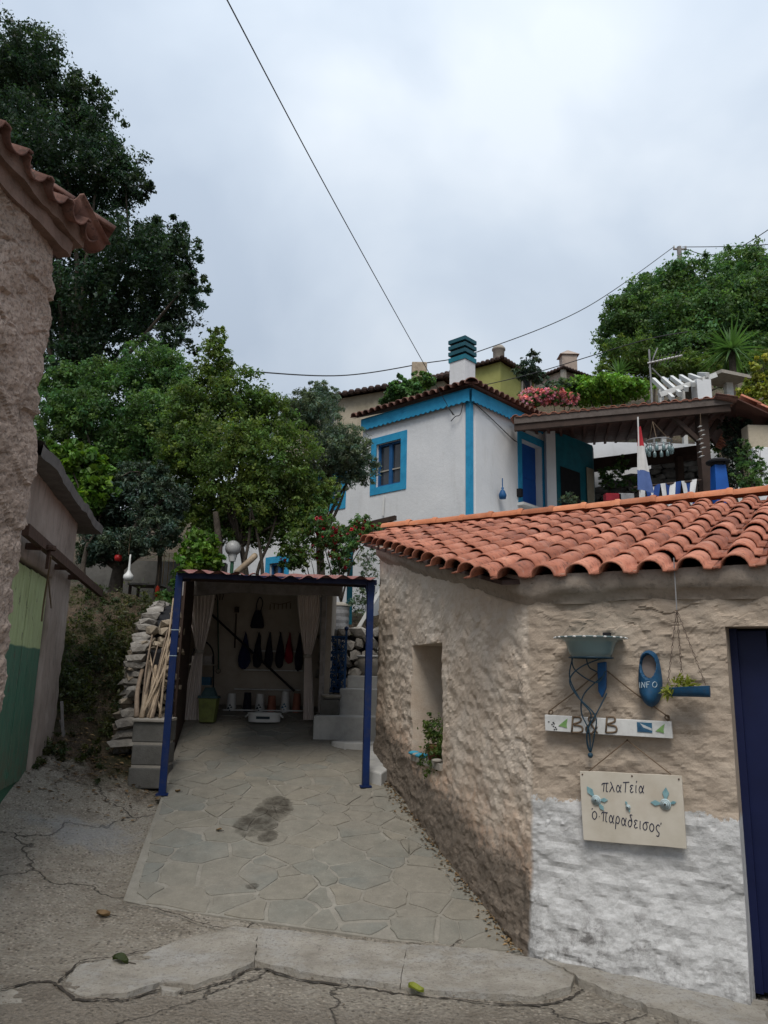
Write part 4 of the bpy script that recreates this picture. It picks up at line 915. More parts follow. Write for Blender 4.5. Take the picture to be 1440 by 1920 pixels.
# rope hanging from the rail roller
rp_ = [hk+V3(0, 0, -0.05)+ON*0.02, opx(90, 1080, 0.12), opx(82, 1130, 0.07), opx(78, 1165, 0.06)]
m2 = MB(); m2.tube(smooth_path(rp_, 5), 0.009, 5); m2.tube(smooth_path([rp_[1], opx(94, 1120, 0.07), opx(96, 1140, 0.06)], 5), 0.007, 5)
tag(m2.build('rope', M['rope']), 'pale rope hanging from the rusty rail by the green door', 'rope')
# small leaning bits of board by the corner
m2 = MB(); a, b = op(0.03, 0.10, 0.75), op(0.02, 0.03, 1.25); m2.beam(a, b, 0.07, 0.02, ON); m2.beam(op(0.1, 0.15, .7), op(0.07, 0.03, 1.05), 0.05, 0.02, ON)
tag(m2.build('broken_board', M['grey_wood']), 'pale broken board leaning at the outbuilding corner', 'board')

# ------------------------------------------------------------------ blue frame canopy
PL = V3(-1.99, 7.40, float(rampz(7.40))); PR = V3(-0.12, 7.73, float(rampz(7.73)))
TL = W(339, 1079, 7.40); TRt = W(691, 1092, 7.73); TL[0] = PL[0]+0.0; TRt[0] = PR[0]
cn = thing('post_canopy', 'blue steel post canopy with red corrugated roof over the paved ramp', 'canopy', PL)
fx = nrm(TRt-TL); fy = V3(-fx[1], fx[0], 0)
for (b_, t_) in ((PL, TL), (PR, TRt)):
    m2 = MB(); m2.obox((b_+t_)/2, fx*0.033, nrm(fy)*0.033, V3(0, 0, (t_[2]-b_[2])/2)); po = m2.build('post', M['post_blue'], cn, bevel=0.004)
    m2 = MB(); m2.obox(b_+V3(0, 0, 0.006), fx*0.055, nrm(fy)*0.055, V3(0, 0, 0.006)); m2.build('base_plate', M['post_blue'], po)
for zt_ in (0.62, 0.74):
    c_ = lerp(PL, TL, zt_); m2 = MB(); m2.obox(c_, fx*0.035, nrm(fy)*0.035, V3(0, 0, 0.0035)); m2.build('band', M['chalk'], cn)
m2 = MB(); m2.beam(TL-fx*0.03, TRt+fx*0.06, 0.05, 0.05); m2.build('front_beam', M['navy'], cn)
m2 = MB(); m2.prism([TRt-fx*0.05+V3(0, 0, -.03), TRt-fx*0.02+V3(0, 0, -.28), TRt+fx*0.03+V3(0, 0, -.28), TRt+fx*0.05+V3(0, 0, -.03)], fy*0.02); m2.build('gusset', M['post_blue'], cn)
# corrugated sheet, rising to the back
t = NT('red_sheet'); c = t.ramp(t.noise(8, 5, 0.7), [(0.3, (0.14, 0.05, 0.04)), (0.7, (0.26, 0.085, 0.07))])
c = t.mix(t.ramp(t.noise(18, 5, 0.8), [(0.5, 0), (0.68, 0.8)]), c, (0.40, 0.33, 0.30)); M['red_sheet'] = t.done(c, 0.7, None, 0.3)
G = []; span = TRt-TL; Ls = np.linalg.norm(span); NU = 150
for i in range(NU):
    u = i/(NU-1); row = []
    for j in range(4):
        v = j/3; y = v*3.4
        base = TL+span*(u*1.03-0.01)+nrm(fy)*(y-0.14)+V3(0, 0, 0.035+(y-0.14)*0.128)
        row.append(base+V3(0, 0, 0.018*math.sin(u*Ls/0.17*2*math.pi)+0.012*math.sin(u*9+j)))
    G.append(row)
m2 = MB(); m2.sheet(G); m2.sheet([[p-V3(0, 0, .005) for p in r] for r in G]); m2.build('corrugated_roof', M['red_sheet'], cn, True)
for v in (0.35, 0.68, 0.98):
    m2 = MB(); y = v*3.4; m2.beam(TL+nrm(fy)*(y-.14)+V3(0, 0, -.03+(y-.14)*.128), TRt+nrm(fy)*(y-.14)+V3(0, 0, -.03+(y-.14)*.128), 0.05, 0.07); m2.build('purlin', M['dark_wood'], cn)
for (t_) in (TL, TRt):
    m2 = MB(); m2.beam(t_+V3(0, 0, -.03), t_+nrm(fy)*3.2+V3(0, 0, 3.2*.128-.06), 0.045, 0.06); m2.build('side_rafter', M['navy'], cn)

# ------------------------------------------------------------------ storage room behind the curtains
YF, YB = 9.95, 10.8
rm = thing('storage_room', 'open beige plastered storage alcove behind tied curtains', 'alcove', W(470, 1350, YF))
xl, xr = W(338, 1250, YF)[0], W(604, 1250, YF)[0]
zt = W(470, 1092, YF)[2]
def wall_grid(a, b, z0, z1, amp, seed, n=24, m=20):
    G = []
    d = nrm(b-a); nn = V3(d[1], -d[0], 0)
    for i in range(n+1):
        p = lerp(a, b, i/n); col = []
        for j in range(m+1):
            q = V3(p[0], p[1], lerp(z0, z1, j/m)); col.append(q+nn*amp*float(fbm(q[None], 2.5, 3, seed)[0]))
        G.append(col)
    return G
m2 = MB(); m2.sheet(wall_grid(V3(xl-0.1, YB, 0), V3(xr+0.05, YB, 0), 0.8, zt+0.06, 0.012, 3)); m2.build('back_wall', M['room_plaster'], rm, True)
m2 = MB(); m2.sheet(wall_grid(V3(xl, YF-0.02, 0), V3(xl-0.03, YB+.02, 0), 0.8, zt+0.06, 0.012, 4)); m2.box(xl-.14, xl-.02, YF-.02, YB+.1, .8, zt+.05); m2.build('side_wall', M['room_plaster'], rm)
m2 = MB(); m2.box(xr, xr+0.1, YF+0.02, YB+.1, 0.8, zt+0.1); m2.build('side_wall', M['room_plaster'], rm)
m2 = MB(); m2.box(xl-0.05, xl+0.035, YF-0.06, YF+0.03, 0.85, zt+0.03); m2.build('door_post', M['dark_wood'], rm, bevel=0.006)
m2 = MB(); m2.box(xr-0.03, xr+0.03, YF-0.05, YF+0.02, 0.85, zt+0.0); m2.build('door_post', M['grey_wood'], rm, bevel=0.006)
# weathered lintel plank with a wavy lower edge
bl, br_ = W(343, 1090, YF-.1), W(640, 1090, YF-.1); G = []
for i in range(31):
    p = lerp(bl, br_, i/30); hh = 0.19+0.02*math.sin(i*0.45); up_ = 0.03*math.sin(math.pi*min(1, i/22)); G.append([p+V3(0, 0, up_-hh*0.5-.09), p+V3(0, 0, up_+hh*0.5-.09), p+V3(0, 0.05, up_+hh*0.5-.09), p+V3(0, .05, up_-hh*.5-.09), p+V3(0, 0, up_-hh*0.5-.09)])
m2 = MB(); m2.sheet(G); m2.add(G[0][:4], [(0, 1, 2, 3)]); m2.add(G[-1][:4], [(0, 1, 2, 3)]); m2.build('lintel', M['grey_wood'], rm)
m2 = MB(); m2.box(xl, xr, YF, YF+.05, zt+.0, zt+.06); m2.build('header_beam', M['dark_wood'], rm)
m2 = MB(); m2.add([(xl-.1, YF-.05, zt+.055), (xr+.1, YF-.05, zt+.055), (xr+.1, YB+.1, zt+.065), (xl-.1, YB+.1, zt+.065)], [(0, 1, 2, 3)]); m2.build('ceiling', M['dark_wood'], rm)
def curtain(name, label, topL, topR, tie, botL, botR, Y, ph, nf=6):
    """px outlines of a curtain tied at one height"""
    G = []; NV, NUu = 34, 46; ys0, ys1 = topL[1], botL[1]
    for j in range(NV+1):
        v = j/NV; py = lerp(ys0, ys1, v); vt = (tie[1]-ys0)/(ys1-ys0); row = []
        if v < vt:
            k = (v/vt); k = k**1.5; l = lerp(topL[0], tie[0]-6, k); r = lerp(topR[0], tie[0]+6, k)
        else:
            k = (v-vt)/(1-vt); k = k**0.7; l = lerp(tie[0]-6, botL[0], k); r = lerp(tie[0]+6, botR[0], k)
        wid = (r-l)/150.0
        for i in range(NUu+1):
            u = i/NUu; p = W(lerp(l, r, u), py, Y)
            am = 0.018+0.028*min(1, wid/0.4); row.append(p+V3(0, am*math.sin(u*nf*2*math.pi+ph+0.6*math.sin(v*3))+0.012*math.sin(u*17+v*4), 0))
        G.append(row)
    m_ = MB(); m_.sheet(G); m_.sheet([[p+V3(0, .004, 0) for p in r] for r in G]); th = thing(name, label, 'curtain', W((botL[0]+botR[0])/2, botL[1], Y)); m_.build('cloth', M['curtain'], th, True)
    m_ = MB(); c_ = W(tie[0], tie[1], Y); m_.lathe([(0.052, -.02), (0.06, 0), (0.052, .02)], c_, 14, (1, 0, 0), (0, .9, 0)); m_.build('tie_band', M['mortar_light'], th, True)
    return th
curtain('curtain', 'pale taupe curtain tied back beside the wire plant arch', (349, 1098), (404, 1108), (374, 1222), (338, 1350), (374, 1352), YF+0.02, 0.3, 7)
curtain('curtain', 'pale taupe curtain tied back beside the blue gate', (556, 1112), (606, 1104), (577, 1230), (568, 1350), (588, 1350), YF+0.04, 1.7, 6)

# things inside
YI = YB-0.07
def rod(name, label, x0, x1, y, Y=YI, r=0.010, mat='white_paint', cat='rail'):
    m_ = MB(); a, b = W(x0, y, Y), W(x1, y+2, Y); m_.tube([a, b], r, 6)
    for q in (a, b): m_.tube([q, V3(q[0], YB+.01, q[2])], r*.8, 5)
    return tag(m_.build(name, M[mat]), label, cat)
rod('hanging_rail', 'thin pale rail behind the tops of the pointed hoods', 462, 565, 1220)
rod('hanging_rail', 'thin pale rail just under the pointed hoods', 458, 566, 1256)
rod('hanging_rail', 'thin pale rail above the row of painted clay tiles', 440, 562, 1292)
rod('hanging_rail', 'thin pale rail across the front of the painted clay tiles', 418, 566, 1331, YI-0.28)
def hood(px, top, bot, wpx, mat, label, Y=YI-0.05):
    a, b = W(px, top, Y), W(px, bot, Y); h = a[2]-b[2]; w = wpx/140.0
    prof = [(0.004, h), (w*0.12, h*0.9), (w*0.3, h*0.62), (w*0.47, h*0.35), (w*0.5, h*0.2), (w*0.36, h*0.05), (w*0.08, 0.0)]
    m_ = MB(); m_.lathe(prof, b, 14, (1, 0, 0), (0, 0.35, 0)); R2 = np.random.RandomState(px)
    m_.v = [tuple(np.array(v)+R2.normal(size=3)*0.006) for v in m_.v]
    m_.tube([a, a+V3(0, 0.08, 0.02)], 0.004, 4)
    return tag(m_.build('hanging_hood', M[mat], None, True), label, 'hood', 'hoods hanging on the alcove wall')
hood(457, 1186, 1254, 26, 'cloth_navy', 'widest navy pointed hood hanging over the dark broom handle')
for px, mt in ((482, 'cloth_dark'), (503, 'cloth_dark'), (523, 'cloth_dark')): hood(px, 1186, 1252, 17, mt, 'black pointed hood hanging beside other black hoods in the alcove')
hood(541, 1187, 1244, 16, 'cloth_red', 'dark red pointed hood hanging among black hoods')
hood(559, 1187, 1258, 16, 'cloth_dark', 'black pointed hood hanging between the red hood and the curtain')
m_ = MB(); a, b = W(397, 1152, YI-0.12), W(552, 1296, YI-0.1); m_.tube([a, b], 0.016, 7); tag(m_.build('dark_pole', M['black']), 'long dark pole leaning diagonally across the alcove wall', 'pole')
# hanging bag
a = W(487, 1122, YI-.03); b = W(482, 1178, YI-.03); m_ = MB(); w = 0.1
m_.lathe([(0.002, 0), (0.075, 0.0), (0.09, 0.03), (0.075, 0.12), (0.05, 0.21), (0.035, 0.25)], V3(b[0], b[1], b[2]), 14, (1.1, 0, 0), (0, 0.35, 0)); 
bag = thing('hanging_bag', 'black cloth bag hanging under the lintel', 'bag', b); m_.build('body', M['cloth_dark'], bag, True)
m_ = MB(); m_.tube(smooth_path([b+V3(-.03, 0, .24), b+V3(-.02, 0, .36), a+V3(.0, .03, .02), b+V3(.06, 0, .36), b+V3(.035, 0, .24)], 5), 0.008, 5); m_.build('strap', M['cloth_dark'], bag)
# fork / rake and rods on the left of the wall
for k, (x0, y0, x1, y1, r) in enumerate(((408, 1125, 410, 1255, .010),)):
    th = thing('garden_fork', 'green handled garden fork hanging by the left curtain', 'garden fork', W(x1, y1, YI)); m_ = MB(); m_.tube([W(x0, y0, YI), W(x1, y1, YI)], r, 6); m_.build('handle', surf('hose_green', (.02, .05, .035), (.035, .075, .05)), th)
    m_ = MB(); c_ = W(409, 1258, YI); m_.lathe([(0.03, -.006), (0.036, 0), (0.03, .006)], c_, 10, (1, 0, 0), (0, 0, 1), (0, 1, 0)); m_.build('grip', M['black'], th)
    for i in range(4):
        m_ = MB(); q = W(404+i*4, 1125, YI); m_.tube(smooth_path([q, q+V3(-.03+i*.015, 0, .06), q+V3(-.05+i*.022, -.01, .13)], 4), .006, 5); m_.build('tine', M['black'], th)
m_ = MB(); m_.tube([W(443, 1150, YI), W(440, 1215, YI)], .011, 6); m_.obox(W(444, 1143, YI), (.03, 0, 0), (0, .015, 0), (0, 0, .04)); tag(m_.build('hand_tool', M['dark_wood']), 'short dark hand tool hanging beside the long pole', 'tool')
m_ = MB(); a, b = W(507, 1130, YI), W(545, 1128, YI); m_.tube(smooth_path([a, (a+b)/2-V3(0, 0, .03), b], 5), .005, 5)
for i in range(6): q = lerp(a, b, i/5)-V3(0, 0, .02); m_.obox(q-V3(0, 0, .04), (.007, 0, 0), (0, .007, 0), (0, 0, .04))
tag(m_.build('peg_string', M['rope']), 'string of wooden pegs hung high on the alcove wall', 'string')
# painted clay tiles standing upright
def clay(px, top, bot, wpx, mat, label, emblem=None, Y=YI-0.2):
    b = W(px, bot, Y); a = W(px, top, Y); h = a[2]-b[2]; w = wpx/142/2; th = thing('upright_clay_tile', label, 'clay tile', b, 'painted clay tiles standing along the alcove wall')
    m_ = MB(); G = []
    for j in range(8):
        v = j/7; k = 1-0.28*v; G.append([b+V3(-w*k*math.cos(math.pi*i/10), -0.09*k*math.sin(math.pi*i/10), h*v+(0.02*math.sin(math.pi*i/10) if j == 0 else 0)) for i in range(11)])
    m_.sheet(G); m_.sheet([[p+V3(0, .014, 0) for p in r] for r in G]); m_.build('body', mat, th, True)
    if emblem:
        m_ = MB(); c_ = b+V3(0, -0.092, h*0.42)
        for (dx, dz, s_) in ((-.02, 0, .02), (.018, .012, .016), (0, .04, .018), (.0, -.03, .012)): m_.prism([c_+V3(dx-s_, 0, dz-s_*.6), c_+V3(dx+s_, 0, dz-s_*.6), c_+V3(dx, 0, dz+s_)], V3(0, 0.004, 0))
        m_.build('painted_emblem', emblem, th)
    return th
wc = M['white_paint']; em = surf('emblem', (.02, .03, .04), (.04, .06, .07)); em2 = surf('emblem_blue', (.03, .09, .16), (.05, .13, .2))
clay(432, 1300, 1347, 20, wc, 'white clay tile with a dark arrow emblem, next to the green bin', em)
clay(462, 1298, 1346, 18, M['cloth_dark'], 'black upright clay tile in the row along the alcove wall')
clay(486, 1301, 1346, 20, wc, 'white clay tile with scribbled emblem behind the white crate', em)
clay(508, 1304, 1346, 19, M['pot_clay'], 'plain red-brown upright tile right of the scribbled white one')
clay(533, 1296, 1347, 20, wc, 'white clay tile with a tall blue emblem', em2)
clay(555, 1300, 1347, 18, M['pot_clay'], 'red-brown upright tile standing against the right curtain')
# white crate
c_ = W(495, 1358, 9.93); c_[2] = float(rampz(9.93))+0.012; th = thing('white_crate', 'low white plastic crate on the paving before the alcove', 'crate', c_)
m_ = MB(); m_.lathe([(0.20, 0.0), (0.205, 0.03), (0.20, 0.09), (0.215, 0.10), (0.215, 0.112), (0.19, 0.112), (0.185, 0.03), (0.0, 0.025)], c_, 28, (1, 0, 0), (0, .6, 0)); m_.build('tub', M['white_clean'], th, True)
for sx in (-1, 1): m_ = MB(); m_.tube(smooth_path([c_+V3(sx*.2, -.04, .09), c_+V3(sx*.235, -.02, .06), c_+V3(sx*.235, .02, .06), c_+V3(sx*.2, .04, .09)], 4), .009, 5); m_.build('handle', M['white_clean'], th)
m_ = MB(); m_.obox(c_+V3(0, -.122, .055), (.085, 0, 0), (0, .004, 0), (0, 0, .016)); m_.build('print_strip', em, th)
# green bin and wire arch with plants
c_ = W(389, 1356, 9.86); c_[2] = float(rampz(9.86))+.012; th = thing('green_bin', 'small mossy green wooden bin beside the left curtain', 'bin', c_)
m_ = MB(); 
def frus(m_, c, w0, d0, w1, d1, h):
    c = np.asarray(c); v = [c+V3(sx*w, sy*d, z) for (w, d, z) in ((w0, d0, 0), (w1, d1, h)) for (sx, sy) in ((-1, -1), (1, -1), (1, 1), (-1, 1))]
    m_.add(v, [(0, 3, 2, 1), (4, 5, 6, 7), (0, 1, 5, 4), (1, 2, 6, 5), (2, 3, 7, 6), (3, 0, 4, 7)])
frus(m_, c_, .09, .08, .115, .10, .29); m_.build('body', surf('bin_green', (.10, .12, .035), (.17, .19, .06), 9, dirt=.4), th, bevel=.006)
m_ = MB(); frus(m_, c_+V3(0, 0, .292), .125, .11, .12, .105, .03); frus(m_, c_+V3(0, 0, .323), .09, .08, .05, .05, .1); m_.build('lid', surf('bin_lid', (.02, .045, .05), (.05, .09, .10), 20), th)
c_ = W(372, 1350, 10.25); c_[2] = float(rampz(10.25))+.012; th = thing('wire_plant_arch', 'black wire arch stand behind the left curtain', 'plant stand', c_)
m_ = MB(); m_.tube(smooth_path([c_+V3(-.15, 0, 0), c_+V3(-.15, 0, .6), c_+V3(-.12, 0, .82), c_+V3(0, 0, .93), c_+V3(.12, 0, .82), c_+V3(.15, 0, .6), c_+V3(.18, 0, 0)], 6), .011, 6); m_.build('arch', M['black'], th)
for z in (.35, .62):
    m_ = MB(); m_.box(c_[0]-.15, c_[0]+.16, c_[1]-.1, c_[1]+.1, c_[2]+z, c_[2]+z+.015); m_.build('shelf', M['mortar_light'], th)
    m_ = MB(); m_.box(c_[0]-.13, c_[0]+.13, c_[1]-.06, c_[1]+.06, c_[2]+z+.016, c_[2]+z+.12); m_.build('box', M['grey_wood'] if z > .5 else em2, th)

# dark boarding along the left of the canopy
for k in range(7):
    y0 = 8.72+k*0.175; x0 = lerp(-2.24, -2.46, (y0-8.6)/1.35); m2 = MB(); m2.obox(V3(x0-0.03, y0+0.085, 1.75), V3(0.012, 0, 0), V3(-0.014, 0.084, 0), V3(0, 0, 1.0)); m2.build('side_board', M['dark_wood'], rm, bevel=0.004)

# ------------------------------------------------------------------ steps, gate, dry stone walls
st = thing('stone_steps', 'pale concrete steps climbing between the curtained alcove and the shed', 'steps', W(650, 1385, 9.3))
x0, x1 = W(588, 1360, 9.3)[0], 0.35
for i, (px0, ytop, Yf, Yb) in enumerate(((588, 1343, 9.25, 11.3), (637, 1291, 9.62, 11.3), (652, 1266, 10.0, 11.4))):
    z1 = W(640, ytop, Yf)[2]; xa = W(px0, ytop, Yf)[0]; m_ = MB(); m_.box(xa, x1, Yf, Yb-0.03*i, 0.7+0.003*i, z1); m_.build('step', M['step_conc'], st, bevel=0.012)
m_ = MB(); xa, xb = W(601, 1310, 9.45)[0], W(636, 1310, 9.45)[0]; zz_ = W(620, 1312, 9.45)[2]; m_.box(xa, xb, 9.45, 9.95, 0.9, zz_); m_.build('side_block', M['block_conc'], st, bevel=0.01)
m_ = MB(); c_ = W(655, 1392, 8.95); c_[2] = float(rampz(8.95)); m_.lathe([(0.34, 0), (0.33, 0.075), (0.31, 0.085), (0, 0.085)], c_+V3(0.12, .12, -.02), 24, (1, 0, 0), (0, .55, 0)); m_.build('round_step', M['step_conc'], st)
c_ = W(621, 1313, 9.6); c_[2] = zz_; m_ = MB(); m_.lathe([(0.001, .01), (.10, .01), (.125, .035), (.13, .055), (.118, .055), (.10, .03), (.001, .022)], c_, 20); tag(m_.build('shallow_bowl', M['mortar_light'], None, True), 'shallow pale bowl on the block beside the steps', 'bowl')
# side of the ramp by the right post: low concrete wedge against the shed
m_ = MB(); a, b, c2_, d_ = W(668, 1445, 8.15), W(708, 1410, 8.35), W(708, 1490, 7.6), W(690, 1478, 7.72)
pts = [(-0.16, 7.9), (0.03, 7.75), (0.12, 7.95), (0.0, 8.75), (-0.16, 8.6)]
m_.prism([(x, y, float(rampz(y))-.05) for x, y in pts], V3(0, 0, 0.17)); wd = m_.build('ramp_wedge', M['step_conc'], rampo, bevel=.015); fixn(wd)
# dry stone walls
def rock_meshes():
    out = []
    for k in range(6):
        bm = bmesh.new(); bmesh.ops.create_icosphere(bm, subdivisions=1, radius=1.0); R = np.random.RandomState(k+3)
        for v in bm.verts:
            q = np.array(v.co); q = np.sign(q)*np.abs(q)**0.7; q = q*(1+0.22*R.normal()*0.7); v.co = Vector(q)
        me = bpy.data.meshes.new('wall_stone'); bm.to_mesh(me); bm.free(); out.append(me)
    return out
ROCK = {m: rock_meshes() for m in ('stone', 'stone_tan', 'stone_grey')}
for m, l in ROCK.items():
    for me in l: me.materials.append(M[m])
def dry_wall(name, label, a, b, zb, zt, mat, nrm_out, seed, sw=0.24, sh=0.12, core=0.30, parent=None, batter=0.0):
    R = random.Random(seed); a = V3(a[0], a[1], 0); b = V3(b[0], b[1], 0); Lw = np.linalg.norm(b-a); d = nrm(b-a); nn = np.asarray(nrm_out, float)
    th = thing(name, label, 'stone wall', (*((a+b)/2)[:2], zb(0.5))) if parent is None else parent
    m_ = MB(); k = 14; G = []
    for i in range(k+1):
        u = i/k; p = lerp(a, b, u); z0, z1 = zb(u)-0.1, zt(u)-0.05
        G.append([p+V3(0, 0, z0)-nn*.07, p+V3(0, 0, z1)-nn*(.07+batter), p+V3(0, 0, z1)-nn*core, p+V3(0, 0, z0)-nn*core])
    m_.sheet(G); m_.add(G[0], [(0, 1, 2, 3)]); m_.add(G[-1], [(0, 1, 2, 3)]); m_.build('core', M['black'], th)
    zlow = min(zb(u/10) for u in range(11)); zhi = max(zt(u/10) for u in range(11)); z = zlow+sh*0.3; n_ = 0
    while z < zhi:
        hrow = sh*R.uniform(.8, 1.25); u = R.uniform(-.1, 0)
        while u < Lw:
            w_ = sw*R.uniform(.55, 1.35); f_ = min(1, max(0, (u+w_/2)/Lw))
            if zb(f_)-0.02 <= z <= zt(f_) and n_ < 295:
                p = a+d*(u+w_/2)+V3(0, 0, z+R.uniform(-.02, .02))-nn*(0.02+R.uniform(0, .05)+batter*(z-zlow)/max(.1, zhi-zlow))
                rz = R.uniform(-.25, .25); ex = nrm(d+nn*rz+V3(0, 0, R.uniform(-.25, .25))); ez = nrm(V3(0, 0, 1)-ex*ex[2]+nn*R.uniform(-.2, .2)); ez = nrm(ez-ex*ez.dot(ex)); ey = np.cross(ez, ex)
                place('wall_stone', R.choice(ROCK[mat]), th, p, ex, ey, ez, (w_*0.54, 0.11*R.uniform(.8, 1.3), hrow*0.60)); n_ += 1
            u += w_*0.98
        z += hrow
    return th
zR = lambda u: W(612, 1290, 10.7)[2]
dry_wall('dry_stone_wall', 'dry stone wall of rounded grey stones behind the blue gate', W(606, 1200, 10.75), W(735, 1200, 10.55), lambda u: 1.45, lambda u: W(610, 1180, 10.7)[2]+0.03*math.sin(u*9), 'stone', (0, -1, 0), 5, 0.22, 0.13)
# left: light tan end face, darker stones standing in for shade on the path side
Lc = V3(-2.80, 8.55, 0)
lw = dry_wall('dry_stone_wall', 'tumbled dry stone wall between the weedy path and the canes', Lc, V3(-2.40, 8.72, 0), lambda u: 0.75, lambda u: lerp(1.85, 2.28, u), 'stone_tan', (0.05, -1, 0), 8, 0.15, 0.08, 0.35, batter=0.12)
dry_wall('', '', V3(-3.25, 10.7, 0), Lc, lambda u: float(gz(-3.0, lerp(10.7, 8.55, u)))-.05, lambda u: lerp(2.55, 1.85, u**1.5), 'stone', (-0.97, -0.2, 0), 9, 0.155, 0.085, 0.35, parent=lw, batter=0.10)
# block steps at the left of the ramp
bs = thing('block_steps', 'dark grey concrete block pedestal with pale mortar lines under the canes', 'block steps', W(275, 1480, 7.75))
bx0, bx1 = W(243, 1420, 7.75)[0], -2.10; zb0 = float(gz(-2.3, 7.75))-.02; ztop = W(275, 1352, 7.75)[2]; hb_ = (ztop-zb0)/3
for i in range(3):
    m_ = MB(); m_.box(bx0+.012*(i % 2), bx1, 7.75+.006*i, 8.15, zb0+hb_*i+0.011, zb0+hb_*(i+1)-.011); m_.build('block', M['block_conc'], bs, bevel=.012)
    if i < 2: m_ = MB(); m_.box(bx0+.02, bx1-.01, 7.757+.006*i, 8.1, zb0+hb_*(i+1)-.012, zb0+hb_*(i+1)+.012); m_.build('mortar_joint', M['mortar_light'], bs)
m_ = MB(); m_.box(bx0-.01, bx1, 7.74, 8.16, ztop-.01, ztop+.02); m_.build('cap', M['mortar_light'], bs, bevel=.008)
# canes
R_ = random.Random(12)
for i in range(15):
    big_ = i < 4; bx = (256+i*9 if big_ else R_.uniform(262, 312)); by = 7.85+R_.uniform(0, .25)
    b_ = W(bx, 1350, by); b_[2] = ztop+.02; tpx = R_.uniform(278, 332) if not big_ else 268+i*12; tpy = R_.uniform(1175, 1225) if not big_ else R_.uniform(1225, 1265)
    t_ = W(tpx, tpy, 8.62+R_.uniform(-.06, .03)); m_ = MB(); mid_ = lerp(b_, t_, .5)+V3(R_.uniform(-.03, .03), -.02, 0)
    r_ = 0.028 if big_ else R_.uniform(.008, .014); m_.tube(smooth_path([b_, mid_, t_], 4), list(np.linspace(r_, r_*.75, 9)), 7)
    lb = 'thick pale wooden stake leaning on the tumbled stone wall' if big_ else 'thin dry cane leaning on the tumbled stone wall'
    tag(m_.build('wooden_stake' if big_ else 'cane', M['cane' if i % 3 else 'cane_dark'], None, True), lb, 'stake' if big_ else 'cane', 'stakes on the block pedestal' if big_ else 'canes leaning on the stone wall')
m_ = MB(); b_ = W(299, 1350, 7.9); b_[2] = ztop+.02; m_.tube(smooth_path([b_, W(312, 1230, 8.2), W(325, 1122, 8.6)], 5), list(np.linspace(.013, .008, 11)), 7); tag(m_.build('cane', M['cane'], None, True), 'long pale cane rising above the rest against the blue post', 'cane')
# blue iron gate
g0, g1 = W(605, 1295, 10.05), W(646, 1295, 10.0); gz0 = W(620, 1298, 10.05)[2]; gz1 = W(620, 1192, 10.05)[2]
gt = thing('iron_gate', 'blue wrought iron gate full of scrolls beside the stone steps', 'gate', (g0[0], g0[1], gz0))
gd_ = nrm(V3(g1[0]-g0[0], g1[1]-g0[1], 0)); gw = np.linalg.norm((g1-g0)[:2])
def GP(u, v, o=0): return V3(g0[0], g0[1], 0)+gd_*gw*u+V3(0, -o, lerp(gz0, gz1, v))
for (u0, v0, u1, v1, nm) in ((0, -.45, 0, 1.02, 'stile'), (1, -.1, 1, 1.10, 'stile'), (0, .02, 1, .02, 'rail'), (0, .98, 1, .98, 'rail'), (0, .7, 1, .7, 'rail'), (0, .36, 1, .36, 'rail')):
    m_ = MB(); m_.beam(GP(u0, v0), GP(u1, v1), .028, .028, (0, 1, 0)); m_.build(nm, M['iron_blue'], gt)
for u in (.2, .4, .6, .8): m_ = MB(); m_.tube([GP(u, .02), GP(u, .98)], .008, 5); m_.build('bar', M['iron_blue'], gt)
for iu in range(3):
    for iv in range(9):
        cu, cv = (iu+.5)/3, .07+iv*.105; m_ = MB(); pts = []
        for k in range(15):
            a_ = k/14*3.4*math.pi*(1 if (iu+iv) % 2 else -1)+iv; r_ = .052*(1-k/18); pts.append(GP(cu, cv, .012)+gd_*r_*math.cos(a_)+V3(0, 0, r_*math.sin(a_)))
        m_.tube(pts, .0075, 4); m_.build('scroll', M['iron_blue'], gt)
m_ = MB(); m_.ball(GP(1, 1.13), .03, 10); m_.build('finial', M['post_blue'], gt, True)
m_ = MB(); m_.tube([W(602, 1350, 9.96), W(602, 1120, 9.96)], .018, 6); tag(m_.build('pipe', M['metal_grey']), 'thin grey pipe standing between curtain and blue gate', 'pipe')
# urn on the steps
c_ = W(698, 1268, 10.22); c_[2] = W(652, 1266, 10.0)[2]; th = thing('stone_urn', 'pale round stone urn on the top step', 'urn', c_)
m_ = MB(); m_.lathe([(.001, 0), (.12, 0), (.13, .03), (.19, .12), (.205, .2), (.195, .235)], c_, 22); m_.build('body', M['mortar_light'], th, True)
m_ = MB(); m_.lathe([(.195, .235), (.215, .24), (.215, .262), (.18, .262), (.17, .2), (.001, .2)], c_, 22); m_.build('rim', M['white_clean'], th, True)
# white board, dustbin, teal post behind
m_ = MB(); a, b = W(668, 1184, 11.0), W(722, 1092, 11.0); m_.beam(a, b, .05, .10, (0, 1, 0)); tag(m_.build('white_board', M['white_clean']), 'white board sloping up behind the blue canopy post', 'board')
c_ = W(636, 1182, 11.5); th = thing('ribbed_bin', 'ribbed grey metal bin on the terrace behind the gate', 'bin', c_); m_ = MB(); prof = [(.14, -.3), (.14, 0)]+[(.14+.006*(i % 2), .05*i) for i in range(8)]; m_.lathe(prof, c_, 24); m_.build('body', M['metal_grey'], th)
m_ = MB(); m_.lathe([(.155, .36), (.155, .385), (.06, .42), (.001, .425)], c_, 24); m_.build('lid', M['mortar_light'], th, True)
m_ = MB(); a = W(654, 1190, 12.2); b = W(657, 1030, 12.2); a[2] = 2.2; m_.beam(a, b, .09, .09, (0, 1, 0)); tag(m_.build('teal_post', M['teal'], None, bevel=.006), 'teal painted timber post behind the blue gate', 'post')

# ------------------------------------------------------------------ things on the shed front
def on(px, py, off): return fpx(px, py, off)
